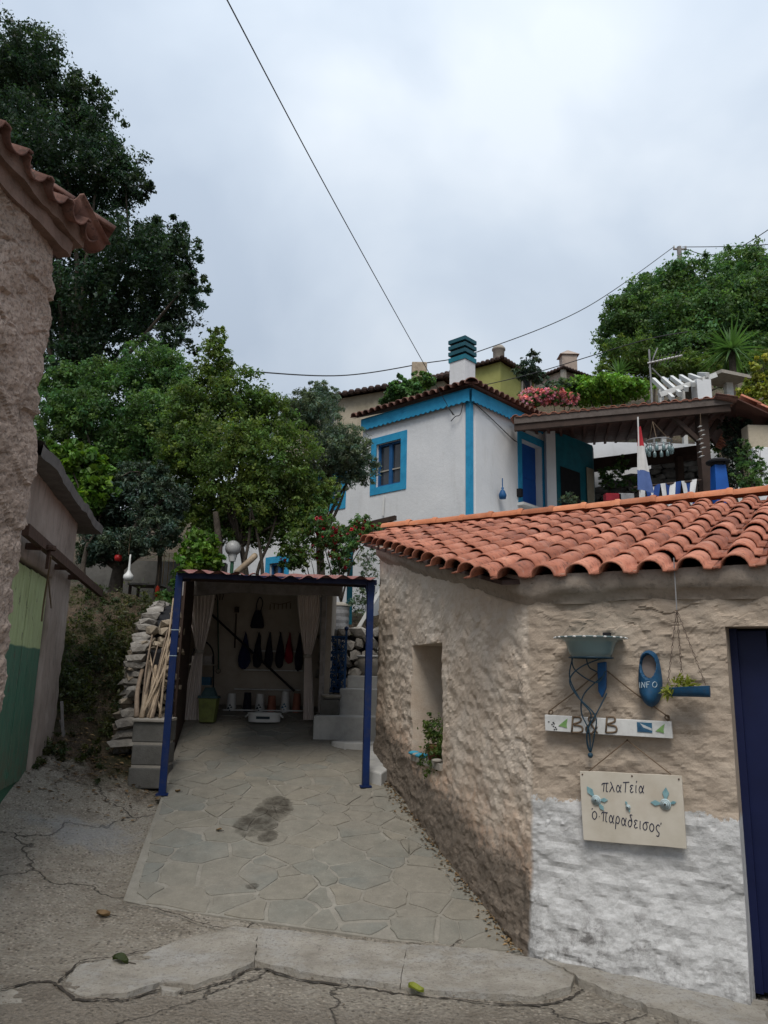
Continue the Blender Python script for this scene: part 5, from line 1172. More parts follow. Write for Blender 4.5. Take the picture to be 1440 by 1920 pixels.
# glass bowl wall lamp
c_ = on(1108, 1232, .13); th = thing('wall_lamp', 'frosted glass bowl lamp on blue wire scrolls', 'lamp', on(1107, 1415, .04))
top = on(1108, 1196, .13); hgt = top[2]-c_[2]; rw = np.linalg.norm(on(1174, 1196, .13)-on(1044, 1196, .13))/2
t = NT('frost'); t.b.inputs['Transmission Weight'].default_value = 0.35; M['frost'] = t.done((0.20, 0.29, 0.30), 0.25, None, 0.5)
prof = [(.001, 0), (rw*.56, 0.0), (rw*.62, hgt*.25), (rw*.70, hgt*.72), (rw*.80, hgt*.88), (rw*.99, hgt*.97), (rw, hgt*1.01), (rw*.97, hgt*1.03), (rw*.76, hgt*.93), (rw*.64, hgt*.72), (rw*.54, hgt*.25), (.001, hgt*.15)]
m_ = MB(); m_.lathe(prof, c_, 36); m_.build('bowl', M['frost'], th, True)
for i in range(22):
    a_ = 2*math.pi*i/22; m_ = MB(); m_.ball(c_+V3(rw*.985*math.cos(a_), rw*.985*math.sin(a_), hgt*.985), .009, 6, (1.3, 1.3, .6)); m_.build('rim_bead', M['white_clean'], th, True)
m_ = MB(); m_.lathe([(rw*.62, -.004), (rw*.63, 0), (rw*.62, .004), (rw*.61, 0), (rw*.62, -.004)], c_+V3(0, 0, -.004), 26); m_.build('ring', M['blue_wire'], th)
m_ = MB(); m_.prism([on(1122, 1243, .02), on(1138, 1241, .02), on(1138, 1290, .02), on(1131, 1308, .02), on(1124, 1296, .02)], -ST*.03); fixn(m_.build('wall_plate', M['blue_wood'], th, bevel=.004))
for pts in ([(1072, 1228, .13), (1078, 1256, .12), (1118, 1280, .1), (1136, 1258, .08)],
            [(1075, 1228, .15), (1068, 1270, .14), (1088, 1312, .12), (1108, 1340, .1), (1100, 1380, .07), (1106, 1410, .05)],
            [(1140, 1230, .15), (1090, 1250, .17), (1068, 1275, .17), (1082, 1305, .15), (1116, 1342, .12), (1114, 1380, .08), (1108, 1410, .05)],
            [(1134, 1265, .08), (1096, 1300, .1), (1090, 1335, .1), (1104, 1370, .08), (1107, 1410, .05)],
            [(1138, 1300, .05), (1120, 1335, .08), (1102, 1368, .09), (1101, 1395, .06), (1106, 1410, .05)],
            [(1098, 1230, .1), (1104, 1250, .07), (1116, 1258, .05), (1124, 1262, .04)]):
    m_ = MB(); m_.tube(smooth_path([on(*p) for p in pts], 7), .0042, 5); m_.build('wire_scroll', M['blue_wire'], th, True)
m_ = MB(); m_.ball(on(1107, 1416, .05), .016, 12); m_.build('ball_tip', M['blue_wire'], th, True)
m_ = MB(); m_.obox(on(1138, 1190, .06), SE*.02, ST*.02, V3(0, 0, .012)); m_.build('fixing_knob', M['black'], th)
# clog
c0, c1 = fs_(1221, 1219), fs_(1221, 1326); sc, zc_ = (c0[0]+c1[0])/2, (c0[1]+c1[1])/2; hh = (c0[1]-c1[1])/2
def clog_w(v):      # half width along the height, v -1 (toe) .. 1 (heel)
    return .0665*np.interp(v, [-1, -.93, -.8, -.5, -.1, .3, .65, .85, .95, 1.0], [0.0, .34, .62, .92, 1.0, .93, .80, .62, .36, 0.0])
def clog_open(x, v): return ((x/.044)**2+((v-.42)/.43)**2)
G = []; GI = []
for j in range(49):
    v = -1+2*j/48; w_ = clog_w(v); row = []
    for i in range(33):
        u = -1+2*i/32; x = u*w_; rr = max(0, 1-u*u); dep = (.085+.035*np.clip(-v, 0, 1))*rr**.45*(1-.25*max(0, v))
        if v < -.5: dep *= math.sqrt(max(0, 1-((-v-.5)/.5)**2.4))
        if v > .8: dep *= math.sqrt(max(0, 1-((v-.8)/.2)**2))
        o_ = clog_open(x, v)
        if o_ < 1: dep = min(dep, .018)
        elif o_ < 1.25: dep = dep+.004
        row.append(FP(sc+x, zc_+v*hh, .018+dep))
    G.append(row)
th = thing('wooden_clog', 'blue wooden clog hung toe down with INFO chalked on it', 'clog', FP(sc, zc_-hh, .02))
m_ = MB(); m_.sheet(G); m_.build('shell', M['clog_blue'], th, True)
m_ = MB(); m_.prism([FP(sc+.040*math.cos(a_), zc_+hh*(.42+.40*math.sin(a_)), .039) for a_ in np.linspace(0, 2*math.pi, 24, endpoint=False)], ST*.002); m_.build('insole', surf('insole', (.16, .13, .115), (.24, .2, .18)), th)
def strokes(mb, glyph, org, ux, uz, r, nn, sm_=True):
    for pl in glyph:
        pts = [org+ux*p[0]+uz*p[1] for p in pl]; mb.tube(smooth_path(pts, 4) if sm_ and len(pts) > 2 else pts, r, 4)
I_ = [[(0.2, 1), (.2, 0)]]; N_ = [[(0, 0), (0.05, 1), (.75, 0), (.8, 1)]]; F_ = [[(0, 0), (0, 1), (.6, 1)], [(0, .55), (.45, .55)]]; O_ = [[(.4, 1), (.05, .7), (.05, .25), (.4, 0), (.75, .3), (.72, .75), (.4, 1)]]
for k, (g, s0) in enumerate(((I_, -.052), (N_, -.033), (F_, -.002), (O_, .028))):
    m_ = MB()
    for pl in g:
        pts = []
        for p in (smooth_path([V3(*q, 0) for q in pl], 4) if g is O_ else [V3(*q, 0) for q in pl]):
            x = s0+p[0]*.026; z = zc_-hh*.32+p[1]*.032+x*.06; v = (z-zc_)/hh; u = x/max(.01, clog_w(v)); rr = max(0, 1-u*u); pts.append(FP(sc+x, z, .018+(.085+.035*max(0, -v))*rr**.45+.0015))
        pp = []
        for a, b in zip(pts[:-1], pts[1:]): pp += [lerp(a, b, q) for q in (0, .5)]
        m_.tube(pp+[pts[-1]], .0022, 4)
    m_.build('chalk_letter', M['chalk'], th)
# hanging planter: half clog on chains
pc = on(1288, 1300, .12); th = thing('hanging_planter', 'blue boat shaped planter hung on chains from the eave', 'planter', pc)
sL, sR = on(1247, 1300, .12), on(1331, 1296, .12); G = []
for i in range(21):
    u = i/20; p = lerp(sL, sR, u); w_ = .055*math.sin(math.pi*(0.06+.88*u))**.5; hh2 = .062*(0.75+.25*u); row = []
    for k in range(9):
        a_ = math.pi*k/8; row.append(p+ST*(-w_*math.cos(a_))+V3(0, 0, .03-hh2*math.sin(a_)**.6))
    G.append(row)
m_ = MB(); m_.sheet(G); m_.add(G[0], [tuple(range(9))]); m_.add(G[-1], [tuple(range(9))[::-1]]); m_.build('hull', M['clog_blue'], th, True)
m_ = MB(); m_.sheet([[r[0]+V3(0, 0, -.008), r[-1]+V3(0, 0, -.008)] for r in G]); m_.build('soil', M['dark_wood'], th)
hk = on(1265, 1078, .10)
for q in (on(1252, 1285, .16), on(1278, 1262, .06), on(1323, 1284, .12)):
    a = hk+V3(0, 0, -.2); nlk = int(np.linalg.norm(q-a)/.022); m_ = MB()
    for k in range(nlk):
        p0, p1 = lerp(a, q, k/nlk), lerp(a, q, (k+1)/nlk); d_ = p1-p0; sd = nrm(np.cross(d_, ST if k % 2 else SE))*.0045
        m_.tube([p0-d_*.1, lerp(p0, p1, .3)+sd, lerp(p0, p1, .7)+sd, p1+d_*.1, lerp(p0, p1, .7)-sd, lerp(p0, p1, .3)-sd, p0-d_*.1], .0016, 4, False)
    m_.build('chain', M['chain'], th)
m_ = MB(); m_.tube([hk+V3(0, 0, .1), hk+V3(0, 0, -.2)], .0035, 5); m_.build('hook_wire', M['metal_grey'], th)
pl_ = [(on(1272, 1280, .12), V3(.05, .045, .04)), (on(1292, 1285, .12), V3(.04, .04, .03)), (on(1252, 1298, .16), V3(.035, .035, .03))]
R2 = np.random.RandomState(4); m_ = MB()
for (c, r) in pl_:
    for k in range(60):
        d_ = nrm(R2.normal(size=3)+V3(0, 0, .7)); p = c+R2.normal(size=3)*r*.35; L_ = .05*(.6+.6*R2.rand()); sd = nrm(np.cross(d_, R2.normal(size=3)))*.006
        m_.add([p-sd*.4, p+d_*L_*.5+sd-V3(0, 0, .0), p+d_*L_-V3(0, 0, .012), p+d_*L_*.5-sd], [(0, 1, 2, 3)])
me = m_.mesh('leaves', L['yellow']); at = me.color_attributes.new('tint', 'FLOAT_COLOR', 'POINT'); cc = np.repeat(.7+.6*R2.rand(len(me.vertices)//4), 4); at.data.foreach_set('color', np.stack([cc, cc, cc, cc*0+1], 1).astype(np.float32).ravel())
link(bpy.data.objects.new('leaves', me), th)
# painted board with letters
def quad_on(pxs, off, th_, mb): mb.prism([on(*q, off) for q in pxs], ST*th_)
bd = thing('painted_board', 'long white wooden board with rope letters B&B hung on the beige wall', 'board', on(1140, 1380, .03))
m_ = MB(); quad_on([(1021, 1340), (1140, 1347), (1258, 1353), (1261, 1385), (1140, 1378), (1022, 1370)], .062, .028, m_); fixn(m_.build('plank', M['white_paint'], bd, bevel=.003))
Bg = [[(0, 0), (.05, 1.0)], [(0.0, .95), (.55, .95), (.6, .7), (.1, .5), (.7, .4), (.7, .08), (.0, .02)]]
Amp = [[(.9, 0), (.25, .75), (.35, 1), (.6, .95), (.6, .75), (.1, .35), (.15, .05), (.5, .0), (.85, .4)]]
for g, px in ((Bg, 1072), (Amp, 1097), (Bg, 1136)):
    m_ = MB(); o_ = on(px, 1374, .066); ux = (on(px+26, 1375, .066)-o_); uz = on(px+1, 1343, .066)-o_; strokes(m_, g, o_, ux, uz, .0055, ST); m_.build('rope_letter', M['rope'], bd, True)
gb = surf('leaf_green_paint', (.12, .24, .08), (.22, .36, .13), 30)
for (px, py) in ((1056, 1357), (1238, 1367)):
    m_ = MB(); quad_on([(px-9, py+4), (px-2, py-2), (px+8, py-10), (px+6, py+2), (px+7, py+8), (px-3, py+5)], .066, .003, m_); m_.build('butterfly', gb, bd)
R2 = random.Random(2)
for k in range(8):
    m_ = MB(); px, py = R2.uniform(1028, 1044), R2.uniform(1352, 1368); o_ = on(px, py, .0645); m_.prism([o_+SE*.005*math.cos(a_)+V3(0, 0, .004*math.sin(a_)) for a_ in np.linspace(0, 6.28, 8, endpoint=False)], ST*.002); m_.build('painted_dot', M['wire'], bd)
m_ = MB(); quad_on([(1194, 1354), (1222, 1355.5), (1223, 1374), (1195, 1372)], .066, .004, m_); ph = m_.build('photo', surf('photo_blue', (.02, .06, .12), (.04, .13, .21), 25), bd)
m_ = MB(); quad_on([(1200, 1356), (1222, 1366), (1222, 1370), (1206, 1364)], .067, .001, m_); m_.build('photo_patch', surf('photo_pale', (.35, .38, .4), (.5, .52, .54)), ph)
for (a, b) in (((1032, 1332), (1131, 1252)), ((1250, 1342), (1131, 1252))):
    m_ = MB(); A_, B_ = on(*a, .03), on(*b, .02); m_.tube(smooth_path([on(a[0]+1, a[1]+10, .05), A_, lerp(A_, B_, .5)-V3(0, 0, .008), B_], 5), .0042, 5); m_.build('hanging_rope', M['rope'], bd, True)
    m_ = MB(); m_.lathe([(.012, -.004), (.016, 0), (.012, .004), (.008, 0), (.012, -.004)], on(a[0]+1, a[1]+3, .045), 12, SE, (0, 0, 1), ST); m_.build('rope_knot', M['rope'], bd, True)
# Greek sign
sg = thing('greek_sign', 'cream hand lettered Greek sign with blue roses hung on rope', 'sign', on(1190, 1590, .03))
G = [(1087, 1446), (1135, 1447), (1180, 1450), (1230, 1452), (1278, 1455), (1280, 1490), (1281, 1500), (1284, 1545), (1285, 1560), (1287, 1592), (1250, 1588), (1170, 1582), (1094, 1575), (1091, 1530), (1089, 1490)]
t = NT('sign_cream'); c = t.ramp(t.noise(5, 5, 0.6), [(0.3, (0.42, 0.38, 0.31)), (0.7, (0.52, 0.48, 0.41))]); c = t.mix(t.ramp(t.noise(3, 4, 0.6), [(0.5, 0), (0.75, .4)]), c, (0.33, 0.25, 0.18)); M['sign'] = t.done(c, .7, t.bump(t.noise(50, 4), .15, .003), .3)
m_ = MB(); quad_on(G, .055, .016, m_); fixn(m_.build('panel', M['sign'], sg, bevel=.002))
alpha = [[(.9, 1), (.7, .35), (.35, 0), (.05, .4), (.3, .92), (.6, .65), (.75, .15), (.95, 0)]]; eps = [[(.75, .9), (.4, 1), (.1, .8), (.45, .55), (.1, .3), (.35, 0), (.8, .15)]]; iota = [[(.25, 1), (.25, .15), (.45, 0)]]
pi_ = [[(0, .85), (.2, 1.1), (1, 1.15)], [(.35, 1.08), (.3, 0)], [(.75, 1.12), (.72, .15), (.95, 0)]]; lam = [[(.1, 1.35), (.35, 1.0), (.9, 0)], [(.52, .75), (0, 0)]]; tau = [[(0, 1.3), (1.1, 1.38)], [(.5, 1.33), (.45, 0)]]
omi = [[(.45, 1), (.08, .7), (.1, .2), (.5, 0), (.85, .35), (.8, .8), (.45, 1)]]; rho = [[(.1, -.65), (.15, .6), (.5, 1), (.85, .6), (.6, .1), (.2, .2)]]; dlt = [[(.85, 1.5), (.4, 1.45), (.8, .8), (.7, .2), (.35, 0), (.08, .4), (.4, .85), (.75, .7)]]
sig = [[(1.05, 1), (.5, 1), (.08, .6), (.2, .1), (.6, .05), (.8, .5), (.5, 1)]]; sigf = [[(.85, .85), (.45, 1), (.1, .6), (.4, .2), (.75, 0), (.65, -.4), (.2, -.38)]]
acc = [[(.3, 1.35), (.45, 1.6)]]; dot = [[(.2, .45), (.45, .45)]]
def letters(seq, start, end, hpx, gap=.22):
    tot = sum(w for _, w in seq); u = 0
    for g, w in seq:
        fx_ = u/tot; px, py = lerp(start[0], end[0], fx_), lerp(start[1], end[1], fx_); o_ = on(px, py, .056); wpx = (end[0]-start[0])/tot*w*.82
        ux = on(px+wpx, py+(end[1]-start[1])/tot*w*.8, .056)-o_; uz = on(px+.5, py-hpx, .056)-o_
        m_ = MB(); strokes(m_, g, o_, ux, uz, .0026, ST, True); m_.build('letter', M['ink'], sg); u += w
letters([(pi_, 1.25), (lam, 1), (alpha, 1.05), (tau, 1.1), (eps, .85), (iota+acc, .55), (alpha, 1.05)], (1128, 1484), (1210, 1487), 14)
letters([([[(-.1, 1.15), (.05, 1.3)]]+omi, 1), (dot, .45), (pi_, 1.15), (alpha, 1), (rho, .9), (alpha, 1), (dlt, .95), (eps, .85), (iota, .5), (sig, 1.05), (omi, .95), (sigf+[[(1.05, 1.1), (1.12, 1.35)]], .9)], (1110, 1535), (1240, 1563), 15)
fl = surf('rose_teal', (.12, .24, .27), (.22, .36, .38), 30); fl2 = surf('rose_pale', (.32, .42, .44), (.45, .53, .55), 30)
def sign_rose(px, py, s_, leaves):
    o_ = on(px, py, .058); f_ = None; m_ = MB()
    for k in range(3): m_.lathe([(s_*(.9-.28*k), 0), (s_*(1.0-.28*k), .005+.004*k), (s_*(.8-.28*k), .009+.004*k)], o_, 14, SE, (0, 0, 1), -ST)
    f_ = m_.build('rose', fl2, sg, True)
    for (a_, l_) in leaves:
        d_ = SE*math.cos(a_)+V3(0, 0, math.sin(a_)); n2 = SE*-math.sin(a_)+V3(0, 0, math.cos(a_)); m_ = MB(); m_.prism([o_+d_*s_*.5, o_+d_*(s_+l_*.5)+n2*l_*.3, o_+d_*(s_+l_), o_+d_*(s_+l_*.5)-n2*l_*.3], -ST*.004); fixn(m_.build('rose_leaf', fl, f_))
sign_rose(1118, 1500, .028, ((2.2, .06), (.1, .04), (5.4, .04))); sign_rose(1248, 1508, .030, ((1.5, .06), (3.1, .05), (.3, .03))); sign_rose(1178, 1513, .014, ((2.0, .02), (5.0, .015)))
for (px, py) in ((1092, 1452), (1185, 1455), (1273, 1461)):
    m_ = MB(); m_.ball(on(px, py, .056), .005, 8); m_.build('screw', M['rust_iron'], sg)
for (a, b) in (((1104, 1446), (1176, 1388)), ((1258, 1452), (1176, 1388))):
    m_ = MB(); m_.tube([on(*a, .05), on(*b, .03)], .0035, 5); m_.build('hanging_rope', M['rope'], sg)
m_ = MB(); m_.ball(on(1176, 1388, .03), .006, 6); m_.build('nail', M['rust_iron'], sg)
# window plant
pz = .905; c_ = SP(1.93, pz, -.06); th = thing('sill_plant', 'bushy green potted plant on the deep window sill', 'plant', c_)
m_ = MB(); m_.lathe([(.001, 0), (.06, 0), (.08, .12), (.085, .13), (.07, .13), (.001, .11)], c_, 16); m_.build('pot', M['pot_clay'], th, True)
foliage('leaves', [(c_+V3(0.03, -.03, .2), V3(.14, .16, .17)), (c_+V3(.03, -.14, .06), V3(.13, .13, .15)), (c_+V3(-.02, 0.0, .30), V3(.10, .10, .10)), (c_+V3(-.06, -.1, -.02), V3(.09, .09, .09))], 3200, .026, L['mid'], th, 3, per=30, spread=1.4, inner=.2)
for k, (u, dz, s_) in enumerate(((2.12, .02, .045), (2.25, .015, .035), (2.34, .02, .04), (1.72, .02, .035))):
    m_ = MB(); m_.ball(SP(u, pz+dz, .0), s_, 8, (1.4, 1, .5)); tag(m_.build('painted_pebble', surf('pebble%d' % k, (.03, .22, .34), (.06, .32, .45)) if k % 2 == 0 else M['mortar_light'], None, True), ('turquoise' if k % 2 == 0 else 'grey')+' painted pebble on the sill of the deep window niche', 'pebble', 'pebbles on the sill %d' % (k % 2))

# ------------------------------------------------------------------ white house with blue trim
HA = math.radians(47); C0 = V3(1.743, 15.0, 0); hl = V3(-math.sin(HA), math.cos(HA), 0); hr = V3(hl[1], -hl[0], 0); HNL = -hr; HNR = V3(hr[1], -hr[0], 0)
def HL(u, z, off=0): return C0+hl*u+HNL*off+V3(0, 0, z)
def HR(u, z, off=0): return C0+hr*u+HNR*off+V3(0, 0, z)
hs = thing('white_house', 'white house with bright blue trim and scalloped blue eave', 'house', (C0[0], C0[1], 2.5))
EZ = 7.31
WIN = [(1.90, 2.66, 5.80, 6.82), (3.80, 4.56, 5.62, 6.22), (5.75, 6.35, 3.3, 4.35)]
strip_wall('wall', [(C0+hl*8.5)[:2], C0[:2], (C0+hr*3.45)[:2]], lambda x, y: 2.2, lambda x, y: EZ if (x-C0[0])*hl[0]+(y-C0[1])*hl[1] < 3.12 else 6.5, [(8.5-b, 8.5-a, c, d, .14) for (a, b, c, d) in WIN]+[(8.5+1.95, 8.5+2.83, 5.42, 6.93, .2)], 0.35, 0.35, lambda P, U, Z: 0.004*fbm(P, .7, 2, 5), M['white_wall'], hs, 0.0, sorted({5.62, 5.80, 6.82, 6.22, 3.3, 4.35, 5.42, 6.93}), smooth=False)
def bar(PF, u0, u1, z0, z1, off, d, name, mat, par):
    m_ = MB(); m_.prism([PF(u0, z0, off), PF(u1, z0, off), PF(u1, z1, off), PF(u0, z1, off)], (PF(0, 0, -d)-PF(0, 0, 0))); return fixn(m_.build(name, mat, par))
for i, (a, b, c, d) in enumerate(WIN):
    T_ = .17; PF = HL; w_ = None
    m_ = MB(); m_.prism([PF(a, c, -.12), PF(b, c, -.12), PF(b, d, -.12), PF(a, d, -.12)], hr*.02); w_ = m_.build('window', M['glass'], hs); fixn(w_)
    for (u0, u1, z0, z1) in ((a-T_, b+T_, c-T_, c), (a-T_, b+T_, d, d+T_), (a-T_, a, c, d), (b, b+T_, c, d)): bar(PF, u0, u1, z0, z1, .018, .03, 'trim', M['trim_blue'], w_)
    mu = (a+b)/2
    for (u0, u1, z0, z1) in ((a, a+.05, c, d), (b-.05, b, c, d), (mu-.045, mu+.045, c, d), (a+.05, b-.05, c, c+.05), (a+.05, b-.05, d-.05, d)): bar(PF, u0, u1, z0, z1, -.07, .05, 'sash', M['blue_wood'], w_)
    bar(PF, a+.05, mu-.045, c+(d-c)*.36, c+(d-c)*.36+.03, -.085, .02, 'glazing_bar', M['mortar_light'], w_); bar(PF, mu+.045, b-.05, c+(d-c)*.36, c+(d-c)*.36+.03, -.085, .02, 'glazing_bar', M['mortar_light'], w_)
    if i == 1:
        m_ = MB(); p0, p1 = PF(b, c, .03), PF(b+.45, c, .32); m_.prism([p0, p1, p1+V3(0, 0, d-c), p0+V3(0, 0, d-c)], HNL*.03); fixn(m_.build('shutter', M['trim_blue'], w_))
# corner strip
m_ = MB(); m_.prism([HL(.10, 2.5, 0.0), HL(.10, 2.5, .012), C0+(HNL+HNR)*.012+V3(0, 0, 2.5), HR(.105, 2.5, .012), HR(.105, 2.5, 0)], V3(0, 0, EZ-2.5)); fixn(m_.build('corner_strip', M['trim_blue'], hs))
# door on the right face
a, b, c, d = 1.95, 2.83, 5.42, 6.93
m_ = MB(); m_.prism([HR(a, c, -.18), HR(b, c, -.18), HR(b, d, -.18), HR(a, d, -.18)], -HNR*.02); dr = m_.build('door', M['door_blue'], hs); fixn(dr)
for (u0, u1, z0, z1) in ((a-.16, b+.16, d, d+.17), (a-.16, a, c, d), (b, b+.16, c, d)): bar(HR, u0, u1, z0, z1, .018, .03, 'trim', M['trim_blue'], dr)
for (u0, u1, z0, z1) in ((a+.08, b-.08, c+.1, c+.6), (a+.08, b-.08, c+.7, d-.1)): bar(HR, u0, u1, z0, z1, -.165, .015, 'panel', M['door_blue'], dr)
bar(HR, a-.2, b+.2, c-.08, c-.02, .16, .16, 'door_sill', M['white_clean'], dr)
# white pillar beyond the door
# scalloped fascia
def fascia(PF, L_, name):
    m_ = MB(); n = int(L_/.035); top = []; G = []
    for i in range(n+1):
        u = -.06+i*(L_+.06)/n; sc_ = abs(math.sin(math.pi*u/.14)); G.append([PF(u, EZ+.20, .10), PF(u, EZ+.0, .10), PF(u, EZ-.055-.045*sc_, .10)])
    m_.sheet(G); m_.sheet([[p-(PF(0, 0, .02)-PF(0, 0, 0)) for p in r] for r in G]); return m_.build(name, M['trim_blue'], hs)
fascia(HL, 3.1, 'eave_fascia'); fascia(HR, 2.75, 'eave_fascia')
m_ = MB(); m_.prism([HL(-.1, EZ+.17, .1), HL(3.1, EZ+.17, .1), HL(3.1, EZ+.17, -.4), HL(0.2, EZ+.17, -.4)], V3(0, 0, .02)); fixn(m_.build('soffit', M['trim_blue'], hs))
# side end of the upper storey and flat roof of the lower wing
m_ = MB(); m_.prism([HL(3.1, 6.3), HL(3.1, EZ), HL(3.1, EZ, -3.2), HL(3.1, 6.3, -3.2)], hl*.02); fixn(m_.build('end_wall', M['white_wall'], hs))
m_ = MB(); m_.prism([HL(3.12, 6.47, .12), HL(8.6, 6.47, .12), HL(8.6, 6.47, -3.2), HL(3.12, 6.47, -3.2)], V3(0, 0, .1)); fixn(m_.build('wing_roof', M['dark_tile'], hs))
# hip roof
hc = C0+hl*1.55+hr*1.7
apex = V3(hc[0], hc[1], EZ+.23+1.85*.36)
cor = C0+HNL*.22+HNR*.22+V3(0, 0, EZ+.22); lend = HL(3.3, EZ+.22, .22); rend = HR(3.4, EZ+.22, .22); ridge2 = apex+hl*.02
m_ = MB(); m_.add([cor, lend, ridge2, apex, rend, apex+hr*.9+V3(0, 0, -.30)], [(0, 3, 2, 1), (0, 4, 5, 3)]); hroof = m_.build('roof', M['tile_old'], hs)
THS = tile_mesh('house_roof_tile', 0.20, 0.082, 0.42, M['tile_old'], 0.1, .016, 7)
sl_l = nrm(apex-lerp(cor, lend, .3)); sl_l = nrm(-HNL+V3(0, 0, .36)); sl_r = nrm(-HNR+V3(0, 0, .36)); R_ = random.Random(5)
for i in range(17):
    for k in range(3):
        u = .0+i*.2; 
        if u < k*.36 - .15 or u > 3.2-k*.36: continue
        p = HL(u, EZ+.235, .26-.36*k*.94)+V3(0, 0, .36*k*.34+R_.uniform(-.008, .012)); ex = -hl; place('roof_tile', THS, hroof, p, ex, sl_l, np.cross(ex, sl_l))
for i in range(14):
    for k in range(3):
        u = .0+i*.2
        if u < k*.36 - .15 or u > 2.75: continue
        p = HR(u, EZ+.235, .26-.36*k*.94)+V3(0, 0, .36*k*.34+R_.uniform(-.008, .012)); ex = hr; place('roof_tile', THS, hroof, p, ex, sl_r, np.cross(ex, sl_r))
RIDH = ridge_mesh('hip_tile', .42, .13, M['tile_old']); hipd = nrm(apex-cor); ex = nrm(np.cross(hipd, V3(0, 0, 1)))
for k in range(9): place('hip_tile', RIDH, hroof, cor+hipd*(.05+.37*k)+V3(0, 0, .04), ex, hipd, np.cross(ex, hipd))
# chimney
cc_ = W(867, 727, 16.6); th = thing('chimney_stack', 'white chimney with dark blue louvred cap on the white house', 'chimney', cc_)
cw = .222; ztop = W(867, 680, 16.6)[2]; ex, ey = hl*cw, hr*cw*.9
def cbox(z0, z1, k, name, mat): m_ = MB(); m_.obox(V3(cc_[0], cc_[1], (z0+z1)/2), ex*k, ey*k, V3(0, 0, (z1-z0)/2)); return m_.build(name, mat, th)
cbox(cc_[2]-.7, ztop, 1.0, 'shaft', M['white_wall']); z = ztop; cbdark = surf('cap_blue', (.008, .05, .07), (.014, .085, .11), 6, 30, .2, .004, .6)
cbox(z-.02, z+.09, 1.10, 'cap_slat', M['teal'])
for k in range(3): cbox(z+.09+k*.15, z+.15+k*.15, .86, 'cap_core', M['black']); cbox(z+.15+k*.15, z+.24+k*.15, 1.12, 'cap_slat', cbdark)
m_ = MB(); q = z+.54; m_.add([V3(cc_[0], cc_[1], q+.1)]+[V3(cc_[0], cc_[1], q)+ex*a*1.1+ey*b*1.1 for a, b in ((-1, -1), (1, -1), (1, 1), (-1, 1))], [(0, 1, 2), (0, 2, 3), (0, 3, 4), (0, 4, 1)]); fixn(m_.build('cap_top', cbdark, th))
# small details on the walls
m_ = MB(); m_.tube([HL(2.38, 5.1, .04), HL(2.36, 5.55, .04)], .022, 6); tag(m_.build('white_pipe', M['white_clean']), 'short white vent pipe on the white wall under the window', 'pipe')
c_ = HR(1.0, 5.33, .12); th = thing('blue_lantern', 'small blue lantern on a hook at the white house wall', 'lantern', c_); m_ = MB(); m_.lathe([(.001, 0), (.07, 0), (.085, .08), (.05, .17), (.02, .2), (.03, .24), (.001, .26)], c_, 12); m_.build('body', M['blue_wood'], th, True); m_ = MB(); m_.tube([c_+V3(0, 0, .25), c_+V3(0, 0, .45)], .012, 5); m_.build('stem', M['blue_wood'], th)
m_ = MB(); c_ = HR(1.78, 5.62, .05); m_.obox(c_, hr*.05, HNR*.05, V3(0, 0, .09)); tag(m_.build('wall_light', M['black']), 'small black wall light beside the blue door', 'wall light')
m_ = MB(); m_.tube(smooth_path([HL(.55, 7.25, .1), HL(.42, 7.12, .12), HL(.30, 6.98, .14)], 4), .012, 5); m_.tube(smooth_path([HL(.45, 6.9, .06), HL(.3, 6.96, .1), HL(.2, 7.0, .06), HL(.1, 7.28, .03), HR(.2, 7.22, .03), HR(.9, 7.02, .03), HR(1.5, 6.82, .04), HR(1.72, 6.78, .04)], 6), .010, 5)
tag(m_.build('wall_cable', M['wire']), 'black cable looping round the blue house corner', 'cable')
# lower timber awning on the left of the house
th = thing('timber_awning', 'dark timber awning with pale sheet below the white house windows', 'awning', W(690, 1010, 14.2))
m_ = MB(); m_.beam(W(742, 971, 14.0), W(604, 1003, 15.2), .06, .09); m_.build('front_beam', M['dark_wood'], th)
m_ = MB(); m_.beam(W(742, 980, 14.0), W(745, 1120, 14.0), .07, .07, (0, 1, 0)); m_.build('post', M['dark_wood'], th)
m_ = MB(); G = []
for i in range(20): p = lerp(W(740, 978, 14.05), W(610, 1006, 15.2), i/19)+V3(0, 0, .02*math.sin(i*2)); G.append([p, p+hr*1.1+V3(0, 0, .2)])
m_.sheet(G); m_.build('sheet', M['mortar_light'], th)

# ------------------------------------------------------------------ timber terrace roof
TA, TB = W(968, 785, 15.4), W(1368, 746, 14.35); TA[2] = TB[2] = (TA[2]+TB[2])/2; 
TA = W(968, 793, 15.4); TB = W(1368, 756, 14.35)
tdv = nrm(TB-TA); tbk = nrm(V3(-tdv[1], tdv[0], 0)); DEP = 4.2
tr = thing('terrace_roof', 'dark timber terrace roof with clay tiles beside the white house', 'pergola', (TB[0], TB[1], 4.6))
def TP(u, y, z): return TA+(TB-TA)*u+tbk*y+V3(0, 0, z)
m_ = MB(); m_.beam(TP(-.01, 0, -.08), TP(1.0, 0, -.08), .09, .2); m_.build('front_beam', M['grey_wood'] if 0 else M['dark_wood'], tr)
m_ = MB(); m_.beam(TP(-.01, -.06, .04), TP(1.01, -.06, .04), .03, .16); m_.build('fascia_board', surf('weathered_board', (.07, .055, .048), (.12, .10, .09), 8, 40, .4, .006, .85), tr)
SLT = 0.16
for i in range(16):
    u = .02+i/15*.96; m_ = MB(); m_.beam(TP(u, -.05, .01), TP(u, DEP, DEP*SLT+.01), .06, .07); m_.build('rafter', M['red_wood'], tr)
for j in range(14):
    y = .05+j*.3; m_ = MB(); a, b = TP(0, y+.14, y*SLT+.07), TP(1, y+.14, y*SLT+.07); m_.beam(a, b, .29, .02, nrm(np.cross(tdv, tbk+V3(0, 0, SLT)))); m_.build('ceiling_board', M['red_wood'], tr)
